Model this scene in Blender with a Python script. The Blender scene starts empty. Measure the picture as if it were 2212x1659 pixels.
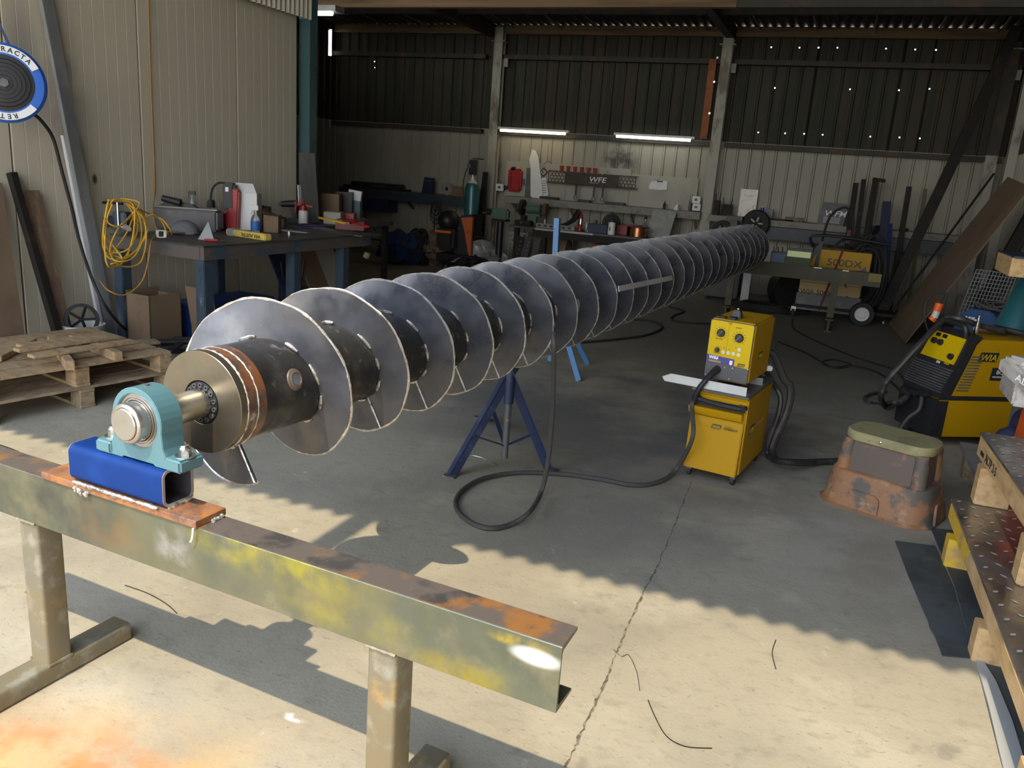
import bpy, bmesh, math, random
from mathutils import Matrix, Vector
random.seed(7)
PI = math.pi
C = bpy.context.scene.collection
# ---------------------------------------------------------------- camera
W_, H_ = 2212.0, 1659.0
FPX, ROLL, PITCH, TY, CAMH = 1760.4, math.radians(4.1626), math.radians(14.8176), 730.6, 1.65
_down = Vector((-math.sin(ROLL)*math.cos(PITCH), math.cos(ROLL)*math.cos(PITCH), math.sin(PITCH)))
_yy = -(_down.x*TY + _down.z*FPX)/_down.y
_Y = Vector((TY, _yy, FPX)).normalized(); _U = -_down; _X = _Y.cross(_U)
CAMP = Vector((0, 0, CAMH))
cam_d = bpy.data.cameras.new('camera'); cam = bpy.data.objects.new('camera', cam_d); C.objects.link(cam)
cam_d.sensor_fit = 'HORIZONTAL'; cam_d.sensor_width = 36; cam_d.lens = FPX/W_*36; cam_d.clip_end = 200
def _w(v): return Vector((_X.dot(v), _Y.dot(v), _U.dot(v)))
_cx, _cy, _cz = _w(Vector((1, 0, 0))), _w(Vector((0, -1, 0))), _w(Vector((0, 0, -1)))
Mc = Matrix((_cx, _cy, _cz)).transposed().to_4x4(); Mc.translation = CAMP; cam.matrix_world = Mc
bpy.context.scene.camera = cam
# ---------------------------------------------------------------- world, sun, exposure
SUN_E, SKY_E = 2.55, 4.8
SDIR = Vector((0.03, 0.57, -1.0)).normalized()
wd = bpy.data.worlds.new('sky'); bpy.context.scene.world = wd; wd.use_nodes = True
nt = wd.node_tree; nt.nodes.clear()
tc = nt.nodes.new('ShaderNodeTexCoord'); sp = nt.nodes.new('ShaderNodeSeparateXYZ'); rmp = nt.nodes.new('ShaderNodeValToRGB')
bg = nt.nodes.new('ShaderNodeBackground'); wo = nt.nodes.new('ShaderNodeOutputWorld')
nt.links.new(tc.outputs['Generated'], sp.inputs[0]); nt.links.new(sp.outputs['Z'], rmp.inputs[0])
e = rmp.color_ramp.elements; e[0].position = 0.0; e[0].color = (.66, .64, .58, 1); e[1].position = .6; e[1].color = (.34, .43, .58, 1)
nt.links.new(rmp.outputs[0], bg.inputs[0]); bg.inputs[1].default_value = SKY_E; nt.links.new(bg.outputs[0], wo.inputs[0])
sl = bpy.data.lights.new('sun', 'SUN'); sl.energy = SUN_E; sl.angle = math.radians(.55); sl.color = (1, .87, .62)
so = bpy.data.objects.new('sun', sl); C.objects.link(so); so.rotation_euler = SDIR.to_track_quat('-Z', 'Y').to_euler(); so.location = (0, -4, 9)
vs = bpy.context.scene.view_settings; vs.view_transform = 'Standard'; vs.look = 'None'; vs.gamma = 1; vs.use_curve_mapping = False; vs.exposure = 0.9
# ---------------------------------------------------------------- pixel -> place helpers (photograph taken as 2212 x 1659)
def ray(px, py): return _w(Vector((px-W_/2, py-829.5, FPX)))
def fl(px, py, z=0.0):
    d = ray(px, py); return CAMP + d*((z-CAMH)/d.z)
def oY(px, py, y):
    d = ray(px, py); return CAMP + d*(y/d.y)
def oX(px, py, x):
    d = ray(px, py); return CAMP + d*(x/d.x)
# ---------------------------------------------------------------- mesh helpers
WM = {}
def V(*a): return Vector(a[0]) if len(a) == 1 else Vector(a)
class MB:
    def __init__(s, fr=None):
        s.v = []; s.f = []; s.M = WM[fr.name] if isinstance(fr, bpy.types.Object) else (fr or Matrix())
    def add(s, vs, fs):
        n = len(s.v); s.v += [Vector(p) for p in vs]; s.f += [tuple(i+n for i in f) for f in fs]; return s
    def box(s, x0, x1, y0, y1, z0, z1):
        return s.hexa([(x0,y0,z0),(x1,y0,z0),(x1,y1,z0),(x0,y1,z0),(x0,y0,z1),(x1,y0,z1),(x1,y1,z1),(x0,y1,z1)])
    def hexa(s, p): return s.add(p, [(0,3,2,1),(4,5,6,7),(0,1,5,4),(1,2,6,5),(2,3,7,6),(3,0,4,7)])
    def cbox(s, c, sz, rot=None):
        c = V(c); R = rot or Matrix.Identity(3); h = V(sz)/2
        return s.hexa([c+R@Vector((a*h.x, b*h.y, d*h.z)) for d in (-1,1) for a, b in ((-1,-1),(1,-1),(1,1),(-1,1))])
    def bar(s, p, q, w, h, up=(0,0,1)):
        p = V(p); q = V(q); d = (q-p).normalized(); u = V(up); sd = d.cross(u)
        if sd.length < 1e-4: sd = d.cross(Vector((1,0,0)))
        sd.normalize(); u = sd.cross(d)
        P = []
        for b in (p, q): P += [b-sd*w/2-u*h/2, b+sd*w/2-u*h/2, b+sd*w/2+u*h/2, b-sd*w/2+u*h/2]
        return s.hexa(P)
    def angle(s, p, q, w, t, n1, n2):        # L section
        p = V(p); q = V(q); n1 = V(n1).normalized(); n2 = V(n2).normalized()
        for a, b in ((n1, n2), (n2, n1)):
            s.hexa([p, p+a*w, p+a*w+b*t, p+b*t, q, q+a*w, q+a*w+b*t, q+b*t])
        return s
    def cyl(s, p, q, r, r2=None, n=16, cap=True):
        p = V(p); q = V(q); r2 = r if r2 is None else r2; d = (q-p).normalized()
        a = d.orthogonal().normalized(); b = d.cross(a); P = []
        for c, rr in ((p, r), (q, r2)):
            P += [c + (a*math.cos(2*PI*i/n)+b*math.sin(2*PI*i/n))*rr for i in range(n)]
        F = [(i, (i+1) % n, n+(i+1) % n, n+i) for i in range(n)]
        if cap: F += [tuple(reversed(range(n))), tuple(range(n, 2*n))]
        return s.add(P, F)
    def tube(s, pts, r, n=8, closed=False, rf=None):
        pts = [V(p) for p in pts]; N = len(pts); P = []; a = None
        for i, p in enumerate(pts):
            if closed: d = pts[(i+1) % N]-pts[i-1]
            else: d = pts[min(i+1, N-1)]-pts[max(i-1, 0)]
            if d.length < 1e-9: d = Vector((0,0,1))
            d.normalize()
            a = d.orthogonal() if a is None else a - d*a.dot(d)
            if a.length < 1e-6: a = d.orthogonal()
            a.normalize(); b = d.cross(a); rr = rf(i/(N-1)) if rf else r
            P += [p+(a*math.cos(2*PI*k/n)+b*math.sin(2*PI*k/n))*rr for k in range(n)]
        F = []
        for i in range(N if closed else N-1):
            j = (i+1) % N
            F += [(i*n+k, i*n+(k+1) % n, j*n+(k+1) % n, j*n+k) for k in range(n)]
        if not closed: F += [tuple(reversed(range(n))), tuple(range((N-1)*n, N*n))]
        return s.add(P, F)
    def lathe(s, prof, o=(0,0,0), ax=(0,0,1), n=24, cap=True):     # prof: (r, h) along ax
        o = V(o); ax = V(ax).normalized(); a = ax.orthogonal().normalized(); b = ax.cross(a); P = []
        for r, h in prof: P += [o+ax*h+(a*math.cos(2*PI*k/n)+b*math.sin(2*PI*k/n))*r for k in range(n)]
        F = []
        for i in range(len(prof)-1): F += [(i*n+k, i*n+(k+1) % n, (i+1)*n+(k+1) % n, (i+1)*n+k) for k in range(n)]
        if cap and prof[0][0] > 1e-6: F.append(tuple(reversed(range(n))))
        if cap and prof[-1][0] > 1e-6: F.append(tuple(range((len(prof)-1)*n, len(prof)*n)))
        return s.add(P, F)
    def prism(s, poly, o, ex, ey, d):       # polygon in (ex,ey) plane at o, extruded by vector d
        o = V(o); ex = V(ex); ey = V(ey); d = V(d); n = len(poly)
        P = [o+ex*x+ey*y for x, y in poly]; P += [p+d for p in P]
        return s.add(P, [tuple(reversed(range(n))), tuple(range(n, 2*n))]+[(i, (i+1) % n, n+(i+1) % n, n+i) for i in range(n)])
    def ring(s, outer, inner, o, ex, ey, d):  # matching outlines with a hole
        o = V(o); ex = V(ex); ey = V(ey); d = V(d); n = len(outer)
        A = [o+ex*x+ey*y for x, y in outer]; B = [o+ex*x+ey*y for x, y in inner]
        P = A+B+[p+d for p in A]+[p+d for p in B]; F = []
        for i in range(n):
            j = (i+1) % n
            F += [(i, n+i, n+j, j), (2*n+i, 2*n+j, 3*n+j, 3*n+i), (i, j, 2*n+j, 2*n+i), (n+i, 3*n+i, 3*n+j, n+j)]
        return s.add(P, F)
    def sph(s, c, r, n=12, m=8):
        c = V(c); r = V(r) if not isinstance(r, (int, float)) else Vector((r, r, r)); P = [c+Vector((0,0,r.z))]
        for i in range(1, m):
            t = PI*i/m
            P += [c+Vector((r.x*math.sin(t)*math.cos(2*PI*k/n), r.y*math.sin(t)*math.sin(2*PI*k/n), r.z*math.cos(t))) for k in range(n)]
        P.append(c-Vector((0,0,r.z))); F = [(0, 1+k, 1+(k+1) % n) for k in range(n)]
        for i in range(m-2):
            a = 1+i*n
            F += [(a+k, a+n+k, a+n+(k+1) % n, a+(k+1) % n) for k in range(n)]
        a = 1+(m-2)*n; F += [(a+k, len(P)-1, a+(k+1) % n) for k in range(n)]
        return s.add(P, F)
    def build(s, name, mat, parent=None, bev=0, seg=2, ang=35, jit=0, fix=True, lump=0):
        me = bpy.data.meshes.new(name); o = bpy.data.objects.new(name, me); C.objects.link(o)
        PM = WM[parent.name] if parent else Matrix()
        T = PM.inverted() @ s.M
        bm = bmesh.new(); vv = [bm.verts.new(T@v) for v in s.v]
        for f in s.f:
            try: bm.faces.new([vv[i] for i in f])
            except ValueError: pass
        if fix: bmesh.ops.recalc_face_normals(bm, faces=bm.faces)
        if bev:
            ed = [x for x in bm.edges if len(x.link_faces) == 2 and x.calc_face_angle(0) > .5]
            bmesh.ops.bevel(bm, geom=ed, offset=bev, segments=seg, affect='EDGES', clamp_overlap=True)
        if lump:
            from mathutils import noise as _n
            for v in bm.verts: v.co += Vector([_n.noise(v.co*5+Vector((k*7.3,0,0))) for k in range(3)])*lump + Vector([_n.noise(v.co*14+Vector((k*7.3,3,0))) for k in range(3)])*lump*.35; v.co.z = max(v.co.z, .002)
        if jit:
            for v in bm.verts: v.co += Vector((random.uniform(-jit, jit), random.uniform(-jit, jit), random.uniform(-jit, jit)))
        for f in bm.faces: f.smooth = True
        bm.to_mesh(me); bm.free()
        me.set_sharp_from_angle(angle=math.radians(ang))
        if mat: me.materials.append(mat)
        if parent: o.parent = parent
        WM[o.name] = PM
        return o
def thing(name, label, cat, loc=(0,0,0), rz=0, group=None, M=None):
    o = bpy.data.objects.new(name, None); C.objects.link(o); o.empty_display_size = .05
    if M is None: M = Matrix.Translation(V(loc)) @ Matrix.Rotation(rz, 4, 'Z')
    o.matrix_world = M; WM[o.name] = M.copy(); o['label'] = label; o['category'] = cat
    if group: o['group'] = group
    return o
def tag(o, label, cat, group=None):
    o['label'] = label; o['category'] = cat
    if group: o['group'] = group
    return o
def struct(o): o['kind'] = 'structure'; return o
def dup(root, M, label=None):
    r = root.copy(); C.objects.link(r); r.matrix_world = M; WM[r.name] = M.copy()
    if label: r['label'] = label
    for ch in list(root.children):
        c = ch.copy(); C.objects.link(c); c.parent = r; WM[c.name] = M
        for g in list(ch.children):
            d = g.copy(); C.objects.link(d); d.parent = c; WM[d.name] = M
    return r
def spline(pts, k=6):
    pts = [V(p) for p in pts]; out = []; P = [pts[0]]+pts+[pts[-1]]
    for i in range(1, len(P)-2):
        a, b, c, d = P[i-1:i+3]
        for j in range(k):
            t = j/k
            out.append(.5*((2*b)+(c-a)*t+(2*a-5*b+4*c-d)*t*t+(3*b-a-3*c+d)*t**3))
    out.append(pts[-1]); return out
def rrect(w, h, r, n=5):                   # rounded rectangle outline centred on 0
    o = []
    for cx, cy, a0 in ((w/2-r, h/2-r, 0), (-w/2+r, h/2-r, 90), (-w/2+r, -h/2+r, 180), (w/2-r, -h/2+r, 270)):
        for i in range(n+1):
            a = math.radians(a0+90*i/n); o.append((cx+r*math.cos(a), cy+r*math.sin(a)))
    return o
def text(s, size, o, ex, ey, mat, parent, name='lettering', shear=0, ext=.0008, bold=0, align='LEFT', sx=1):
    cu = bpy.data.curves.new(name, 'FONT'); cu.body = s; cu.size = size; cu.extrude = ext; cu.shear = shear; cu.offset = bold; cu.align_x = align; cu.resolution_u = 3
    t = bpy.data.objects.new(name, cu); C.objects.link(t); bpy.context.view_layer.update()
    me = bpy.data.meshes.new_from_object(t); bpy.data.objects.remove(t); bpy.data.curves.remove(cu)
    ex = V(ex).normalized(); ey = V(ey).normalized(); ez = ex.cross(ey)
    M = Matrix((ex*sx, ey, ez)).transposed().to_4x4(); M.translation = V(o)
    PM = WM[parent.name] if parent else Matrix()
    me.transform(PM.inverted()@M); ob = bpy.data.objects.new(name, me); C.objects.link(ob); me.materials.clear(); me.materials.append(mat)
    if parent: ob.parent = parent
    WM[ob.name] = PM
    return ob
# ---------------------------------------------------------------- materials
def mat(name, base, layers=(), rough=.6, metal=0, bump=None, spec=.5, emit=None, trans=0, alpha=1, spots=(), coat=0, rr=0):
    m = bpy.data.materials.new(name); m.use_nodes = True; t = m.node_tree; b = t.nodes['Principled BSDF']
    b.inputs['Base Color'].default_value = (*base, 1); b.inputs['Roughness'].default_value = rough; b.inputs['Metallic'].default_value = metal
    b.inputs['Specular IOR Level'].default_value = spec; b.inputs['Coat Weight'].default_value = coat
    if emit: b.inputs['Emission Color'].default_value = (*emit[0], 1); b.inputs['Emission Strength'].default_value = emit[1]
    if trans: b.inputs['Transmission Weight'].default_value = trans
    if alpha < 1: b.inputs['Alpha'].default_value = alpha
    cd = None; col = None
    def coord():
        nonlocal cd
        if cd is None: cd = t.nodes.new('ShaderNodeTexCoord')
        return cd.outputs['Object']
    def noise(scale, st=(1,1,1), detail=6, off=0, src=None, rgh=.6):
        mp = t.nodes.new('ShaderNodeMapping'); mp.inputs['Scale'].default_value = st; mp.inputs['Location'].default_value = (off, off*.7, off*1.3)
        t.links.new(coord(), mp.inputs[0]); n = t.nodes.new('ShaderNodeTexNoise'); n.inputs['Scale'].default_value = scale; n.inputs['Detail'].default_value = detail; n.inputs['Roughness'].default_value = rgh
        t.links.new(mp.outputs[0], n.inputs[0]); return n.outputs[0]
    def mixin(fac, c):
        nonlocal col
        mx = t.nodes.new('ShaderNodeMix'); mx.data_type = 'RGBA'
        t.links.new(fac, mx.inputs[0])
        if col is None: mx.inputs[6].default_value = (*base, 1)
        else: t.links.new(col, mx.inputs[6])
        mx.inputs[7].default_value = (*c, 1); col = mx.outputs[2]
    def rng(v, lo, hi, a=0, bb=1):
        r = t.nodes.new('ShaderNodeMapRange'); r.interpolation_type = 'SMOOTHSTEP'; t.links.new(v, r.inputs[0])
        for i, x in enumerate((lo, hi, a, bb)): r.inputs[i+1].default_value = x
        return r.outputs[0]
    def mul(a, b_):
        q = t.nodes.new('ShaderNodeMath'); q.operation = 'MULTIPLY'; t.links.new(a, q.inputs[0]); t.links.new(b_, q.inputs[1]); return q.outputs[0]
    facs = []
    for i, L in enumerate(layers):
        c, sc, lo, hi = L[:4]; st = L[4] if len(L) > 4 else (1,1,1); mx = L[5] if len(L) > 5 else 1
        f = rng(noise(sc, st, off=3.7*i+1), lo, hi, 0, mx); mixin(f, c); facs.append(f)
    for i, S in enumerate(spots):          # colour blotch of its own shape: (colour, centre, radii, amount, noise scale)
        c, ctr, rad, am, sc = S
        mp = t.nodes.new('ShaderNodeMapping'); mp.vector_type = 'POINT'
        mp.inputs['Scale'].default_value = tuple(1/r for r in rad); mp.inputs['Location'].default_value = tuple(-a/r for a, r in zip(ctr, rad))
        t.links.new(coord(), mp.inputs[0]); ln = t.nodes.new('ShaderNodeVectorMath'); ln.operation = 'LENGTH'; t.links.new(mp.outputs[0], ln.inputs[0])
        f = rng(ln.outputs['Value'], .3, 1, am, 0)
        if sc: f = mul(f, rng(noise(sc, off=9.1+i), .38, .62))
        mixin(f, c)
    if col is not None: t.links.new(col, b.inputs['Base Color'])
    if rr: t.links.new(rng(noise(rr, off=5), .3, .7, max(rough-.15, .02), rough+.2), b.inputs['Roughness'])
    if bump:
        bp = t.nodes.new('ShaderNodeBump'); bp.inputs['Strength'].default_value = bump[0]; bp.inputs['Distance'].default_value = bump[2] if len(bump) > 2 else .004
        t.links.new(noise(bump[1], bump[3] if len(bump) > 3 else (1,1,1), off=2), bp.inputs['Height']); t.links.new(bp.outputs[0], b.inputs['Normal'])
    return m
def hx(s):
    c = [int(s[i:i+2], 16)/255 for i in (0, 2, 4)]; return tuple(x/12.92 if x < .04045 else ((x+.055)/1.055)**2.4 for x in c)
# ---------------------------------------------------------------- material palette
M_conc = mat('concrete', (.36,.315,.235), [((.25,.22,.17), .9, .42, .66, (1,1,1), .75), ((.47,.42,.32), 1.7, .5, .72, (1,1,1), .6), ((.17,.155,.13), 5, .6, .72, (1,1,1), .55), ((.5,.46,.38), 9, .66, .74, (1,1,1), .6), ((.27,.235,.175), 13, .5, .7, (1,1.6,1), .55), ((.13,.115,.085), 42, .62, .70, (1,2.5,1), .6), ((.16,.14,.10), 90, .64, .70, (2,1,1), .55)],
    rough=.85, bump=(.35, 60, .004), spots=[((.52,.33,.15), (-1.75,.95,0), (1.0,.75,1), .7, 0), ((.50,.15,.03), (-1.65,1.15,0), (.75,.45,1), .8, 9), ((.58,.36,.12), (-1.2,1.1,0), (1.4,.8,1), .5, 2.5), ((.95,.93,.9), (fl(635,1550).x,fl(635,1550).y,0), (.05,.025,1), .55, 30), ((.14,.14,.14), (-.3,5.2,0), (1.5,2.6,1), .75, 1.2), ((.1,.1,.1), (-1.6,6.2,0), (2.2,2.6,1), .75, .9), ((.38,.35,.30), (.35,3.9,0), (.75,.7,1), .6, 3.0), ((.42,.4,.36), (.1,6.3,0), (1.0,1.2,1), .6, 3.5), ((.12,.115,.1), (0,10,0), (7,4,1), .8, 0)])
M_crack = mat('crack_dark', (.10,.085,.06), [((.25,.22,.16), 30, .45, .6)], rough=.95)
M_panel = mat('cool_panel', (.64,.58,.45), [((.57,.54,.46), .8, .4, .7, (1,1,1), .5), ((.30,.27,.22), 3, .62, .8, (1,1,.3), .35)], rough=.5,
    spots=[((.05,.04,.035), (-5.76,5.12,1.32), (.2,.035,.06), .95, 0), ((.30,.25,.27), (-5.76,4.85,1.9), (.3,.3,.9), .5, 2), ((.2,.19,.2), (-5.76,4.55,2.1), (.3,.2,.6), .5, 0)])
M_joint = mat('panel_joint', (.05,.04,.035), rough=.8)
M_cream = mat('cream_sheet', (.62,.58,.47), [((.4,.36,.28), 4, .5, .8, (1,1,1), .4)], rough=.5)
M_wlow = mat('white_sheeting', (.33,.31,.25), [((.23,.21,.165), 1.1, .4, .7, (1,1,.4), .6), ((.25,.22,.18), 5, .62, .8, (1,1,.25), .5)], rough=.6,
    spots=[((.03,.03,.03), (-3.55,13.35,1.85), (.42,.5,.42), .85, 5), ((.03,.03,.03), (-5.75,13.35,1.5), (.22,.5,.7), .8, 4)])
M_wup = mat('dark_sheeting', (.042,.038,.024), [((.052,.032,.02), 1.6, .45, .65, (3,1,.15), .9), ((.022,.026,.016), 2.4, .45, .6, (3,1,.15), .9), ((.06,.055,.045), 6, .62, .75, (6,1,.1), .5)], rough=.75)
M_roof = mat('roof_sheet', (.05,.045,.04), [((.1,.06,.035), 2, .5, .7)], rough=.7)
M_steelW = mat('column_paint', (.36,.34,.29), [((.1,.07,.05), 4, .5, .66, (1,1,.4), .8)], rough=.6)
M_steelD = mat('dark_steel', (.018,.016,.014), [((.05,.028,.016), 5, .5, .75)], rough=.65, spec=.25)
M_girt = mat('girt_steel', (.04,.037,.03), [((.09,.05,.03), 4, .5, .7)], rough=.7)
M_timber = mat('rafter_timber', (.22,.14,.075), [((.1,.06,.03), 2, .4, .7, (.3,6,6))], rough=.8)
M_teal = mat('teal_post', (.05,.11,.12), [((.03,.05,.05), 5, .5, .7)], rough=.5)
M_blackp = mat('black_plastic', (.018,.018,.02), [((.05,.05,.05), 14, .55, .75, (1,1,1), .5)], rough=.5)
M_black = mat('black_paint', (.012,.012,.013), rough=.45)
M_rubber = mat('rubber', (.02,.02,.02), [((.06,.055,.05), 10, .5, .8, (1,1,1), .5)], rough=.75)
M_hose = mat('hose_rubber', (.055,.052,.048), [((.12,.11,.10), 12, .5, .8, (1,1,1), .6)], rough=.6)
M_yellow = mat('welder_yellow', (.46,.25,.002), [((.27,.16,.01), 7, .6, .8, (1,1,1), .5), ((.2,.13,.03), 30, .68, .74)], rough=.45, spec=.25)
M_yface = mat('panel_yellow', (.60,.41,.002), rough=.45, spec=.25)
M_purple = mat('panel_purple', (.07,.06,.24), rough=.4)
M_greyp = mat('grey_plate', (.09,.09,.095), [((.14,.13,.12), 8, .5, .7)], rough=.45)
M_white = mat('white_paint', (.7,.7,.68), [((.45,.43,.4), 9, .6, .8, (1,1,1), .5)], rough=.5)
M_ink = mat('ink', (.02,.02,.02), rough=.5)
M_whitei = mat('white_ink', (.8,.8,.8), rough=.5)
M_chrome = mat('chrome', (.75,.75,.74), rough=.18, metal=1)
M_zinc = mat('zinc', (.62,.62,.6), [((.4,.39,.36), 20, .5, .7)], rough=.3, metal=1)
M_shaft = mat('machined_steel', (.62,.59,.54), [((.48,.44,.38), 14, .5, .75, (1,1,1), .6)], rough=.27, metal=1, bump=(.1, 90, .001, (1,6,1)))
M_cap = mat('bearing_steel', (.50,.46,.43), [((.6,.56,.52), 25, .5, .7)], rough=.33, metal=.9)
M_hub = mat('turned_steel', (.24,.205,.15), [((.19,.15,.10), 5, .45, .7), ((.40,.2,.1), 16, .6, .75, (1,1,1), .6)], rough=.36, metal=.85, bump=(.08, 150, .001))
M_scale = mat('mill_scale', (.075,.072,.07), [((.35,.33,.30), 22, .6, .72, (1,1,1), .8), ((.2,.19,.18), 5, .5, .7, (1,1,1), .7), ((.3,.12,.05), 3.5, .62, .72)], rough=.38, metal=.75, rr=12,
    spots=[((.42,.15,.07), (0,0,0), (.2,.2,.2), .0, 0)])
M_flight = mat('flight_plate', (.13,.133,.15), [((.085,.09,.108), 3, .32, .7), ((.17,.135,.10), 2.2, .48, .8, (1,1,1), .75), ((.36,.34,.31), 34, .66, .76, (1,1,6), .45), ((.075,.075,.085), 5, .52, .9, (1,1,1), .5)], rough=.36, metal=.62, rr=9, bump=(.12, 14, .004))
M_rim = mat('rim_weld', (.58,.53,.46), [((.3,.15,.07), 12, .56, .7), ((.8,.76,.7), 40, .5, .65)], rough=.38, metal=.7, bump=(.6, 70, .003))
M_weld = mat('weld_bead', (.62,.60,.56), [((.25,.22,.2), 40, .5, .65)], rough=.3, metal=.8, bump=(.6, 120, .003))
M_flightedge = M_zinc
M_blue = mat('blue_paint', (.003,.028,.15), [((.006,.04,.2), 6, .5, .7), ((.09,.09,.12), 9, .66, .78)], rough=.5, spec=.18)
M_cutsteel = mat('cut_steel', (.36,.31,.29), [((.5,.45,.42), 20, .5, .7)], rough=.5, metal=.3)
M_tubein = mat('tube_inside', (.05,.045,.05), rough=.6)
M_green = mat('bearing_green', (.085,.185,.21), [((.11,.22,.24), 6, .5, .8, (1,1,1), .5)], rough=.36, coat=.25, bump=(.1, 60, .002))
M_rust = mat('rust_plate', (.20,.08,.035), [((.33,.13,.035), 16, .42, .6), ((.09,.065,.055), 12, .52, .68), ((.22,.12,.08), 40, .5, .65)], rough=.75, bump=(.3, 50, .002))
M_beam = mat('stand_steel', (.145,.14,.085), [((.10,.11,.08), 5, .42, .62, (1,1,1), .8), ((.22,.19,.11), 9, .5, .7, (1,1,1), .7), ((.13,.12,.1), 26, .64, .72)], rough=.42, metal=.35, bump=(.15, 40, .002), rr=7,
    spots=[((.05,.05,.045), (-.35,0,.62), (.45,.5,.2), .8, 3)]+[(c_, (x_+1.695,y_-1.5,z_), r_, a_, s_) for c_, (x_,y_,z_), r_, a_, s_ in [((.36,.32,.02), (-1.15,1.5,.68), (.38,.5,.075), .75, 6), ((.36,.27,.01), (-.62,1.5,.55), (.2,.5,.06), .7, 5), ((.34,.30,.02), (-.95,1.5,.60), (.25,.5,.07), .5, 5), ((.42,.42,.40), (-1.5,1.5,.62), (.085,.5,.12), .7, 6), ((.9,.9,.86), (-.455,1.46,.658), (.075,.5,.026), 1.0, 0), ((.2,.12,.05), (-1.75,1.5,.62), (.2,.5,.1), .6, 5), ((.6,.42,.02), (-.5,1.46,.68), (.1,.5,.02), .8, 8)]])
M_beamtop = mat('stand_top_rust', (.16,.13,.11), [((.36,.16,.05), 6, .48, .62), ((.08,.07,.065), 9, .52, .66), ((.4,.36,.3), 40, .66, .74, (4,1,1))], rough=.5, metal=.4, bump=(.2, 50, .002))
M_leg = mat('stand_leg', (.22,.18,.11), [((.2,.18,.13), 6, .42, .66), ((.38,.25,.10), 9, .58, .72), ((.3,.28,.22), 16, .5, .7)], rough=.5, metal=.3, bump=(.15, 50, .002))
M_wood = mat('pallet_wood', (.40,.275,.15), [((.27,.18,.10), 2.5, .4, .65, (3,12,12)), ((.5,.36,.2), 5, .55, .75, (1,6,6)), ((.12,.08,.05), 14, .68, .74)], rough=.8, bump=(.3, 25, .003, (1,8,8)))
M_wood2 = mat('grey_wood', (.33,.235,.14), [((.2,.15,.1), 2.5, .4, .65, (12,3,12)), ((.42,.32,.2), 5, .55, .75, (6,1,6))], rough=.85, bump=(.3, 25, .003, (8,1,8)))
M_plank = mat('old_plank', (.17,.11,.07), [((.25,.17,.11), 3, .45, .65, (8,8,1)), ((.07,.05,.04), 8, .6, .7)], rough=.85)
M_brown = mat('brown_board', (.22,.15,.095), [((.17,.11,.07), 2, .4, .7)], rough=.7)
M_pine = mat('new_pine', (.55,.36,.17), [((.42,.26,.11), 3, .4, .65, (10,2,10)), ((.62,.42,.22), 6, .5, .7)], rough=.75)
M_lug = mat('lug_metal', (.75,.75,.74), rough=.3, metal=.5)  # brighter than the sheet: sky reflected off the lug slopes put into the colour
M_chq = mat('bright_plate', (.42,.41,.40), [((.3,.29,.28), 3, .4, .7, (1,1,1), .7)], rough=.3, metal=.9, rr=5)
M_chqred = mat('plate_film', (.10,.05,.045), [((.16,.09,.08), 3, .5, .7)], rough=.35, metal=.3)
M_mat = mat('rubber_mat', (.075,.085,.085), [((.045,.05,.052), 2.5, .45, .6), ((.12,.125,.12), 8, .58, .75, (1,1,1), .6)], rough=.7)
M_sheetwhite = mat('light_sheet', (.62,.62,.60), [((.5,.5,.48), 3, .4, .7)], rough=.45)
M_stoolb = mat('stool_orange', (.27,.13,.06), [((.10,.085,.07), 7, .47, .58), ((.34,.22,.12), 11, .55, .7), ((.08,.07,.06), 24, .62, .7)], rough=.65, bump=(.2, 40, .002))
M_stooltop = mat('stool_tread', (.30,.265,.13), [((.2,.18,.1), 6, .45, .7), ((.09,.08,.05), 18, .64, .72)], rough=.75, bump=(.2, 60, .002))
M_stooldark = mat('stool_recess', (.11,.085,.07), [((.3,.14,.07), 8, .54, .66)], rough=.7)
M_tripod = mat('tripod_blue', (.028,.042,.10), [((.06,.08,.15), 8, .5, .7), ((.1,.09,.08), 12, .62, .72)], rough=.45, metal=.2)
M_tripodg = mat('tripod_grey', (.11,.115,.12), [((.28,.25,.2), 18, .58, .7)], rough=.5, metal=.3)
M_lblue = mat('light_blue', (.07,.20,.42), [((.04,.1,.22), 10, .6, .75)], rough=.4)
M_bblue = mat('bench_blue', (.05,.075,.105), [((.03,.04,.06), 5, .5, .7), ((.2,.22,.24), 8, .6, .75, (1,1,.4))], rough=.45, metal=.2)
M_benchtop = mat('bench_top', (.075,.07,.065), [((.15,.13,.11), 6, .5, .75), ((.04,.035,.03), 4, .5, .65)], rough=.5, metal=.3)
M_cord = mat('yellow_cord', (.62,.36,.03), [((.4,.22,.04), 9, .5, .8)], rough=.5)
M_ocord = mat('orange_cord', (.42,.20,.04), rough=.5)
M_red = mat('red_plastic', (.36,.012,.015), [((.2,.01,.01), 8, .5, .7)], rough=.4)
M_orange = mat('orange_plastic', (.75,.12,.015), rough=.45)
M_card = mat('cardboard', (.19,.13,.08), [((.14,.10,.06), 4, .5, .7)], rough=.85)
M_paper = mat('paper', (.72,.72,.72), [((.55,.55,.56), 5, .5, .8)], rough=.8)
M_clear = mat('clear_plastic', (.75,.78,.8), rough=.12, trans=.85)
M_label = mat('label_blue', (.04,.14,.42), rough=.5)
M_cap_cloth = mat('cap_cloth', (.16,.16,.165), [((.1,.1,.105), 12, .5, .7)], rough=.9)
M_tealcyl = mat('cylinder_teal', (.015,.10,.115), [((.03,.14,.16), 5, .5, .8)], rough=.4, coat=.2)
M_navy = mat('navy_cloth', (.018,.022,.06), [((.03,.035,.09), 6, .5, .7)], rough=.9)
M_mblue = mat('machine_blue', (.01,.05,.15), rough=.4)
M_dblue = mat('dark_blue', (.012,.02,.06), rough=.5)
M_copper = mat('copper', (.65,.26,.13), rough=.3, metal=.9)
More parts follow.
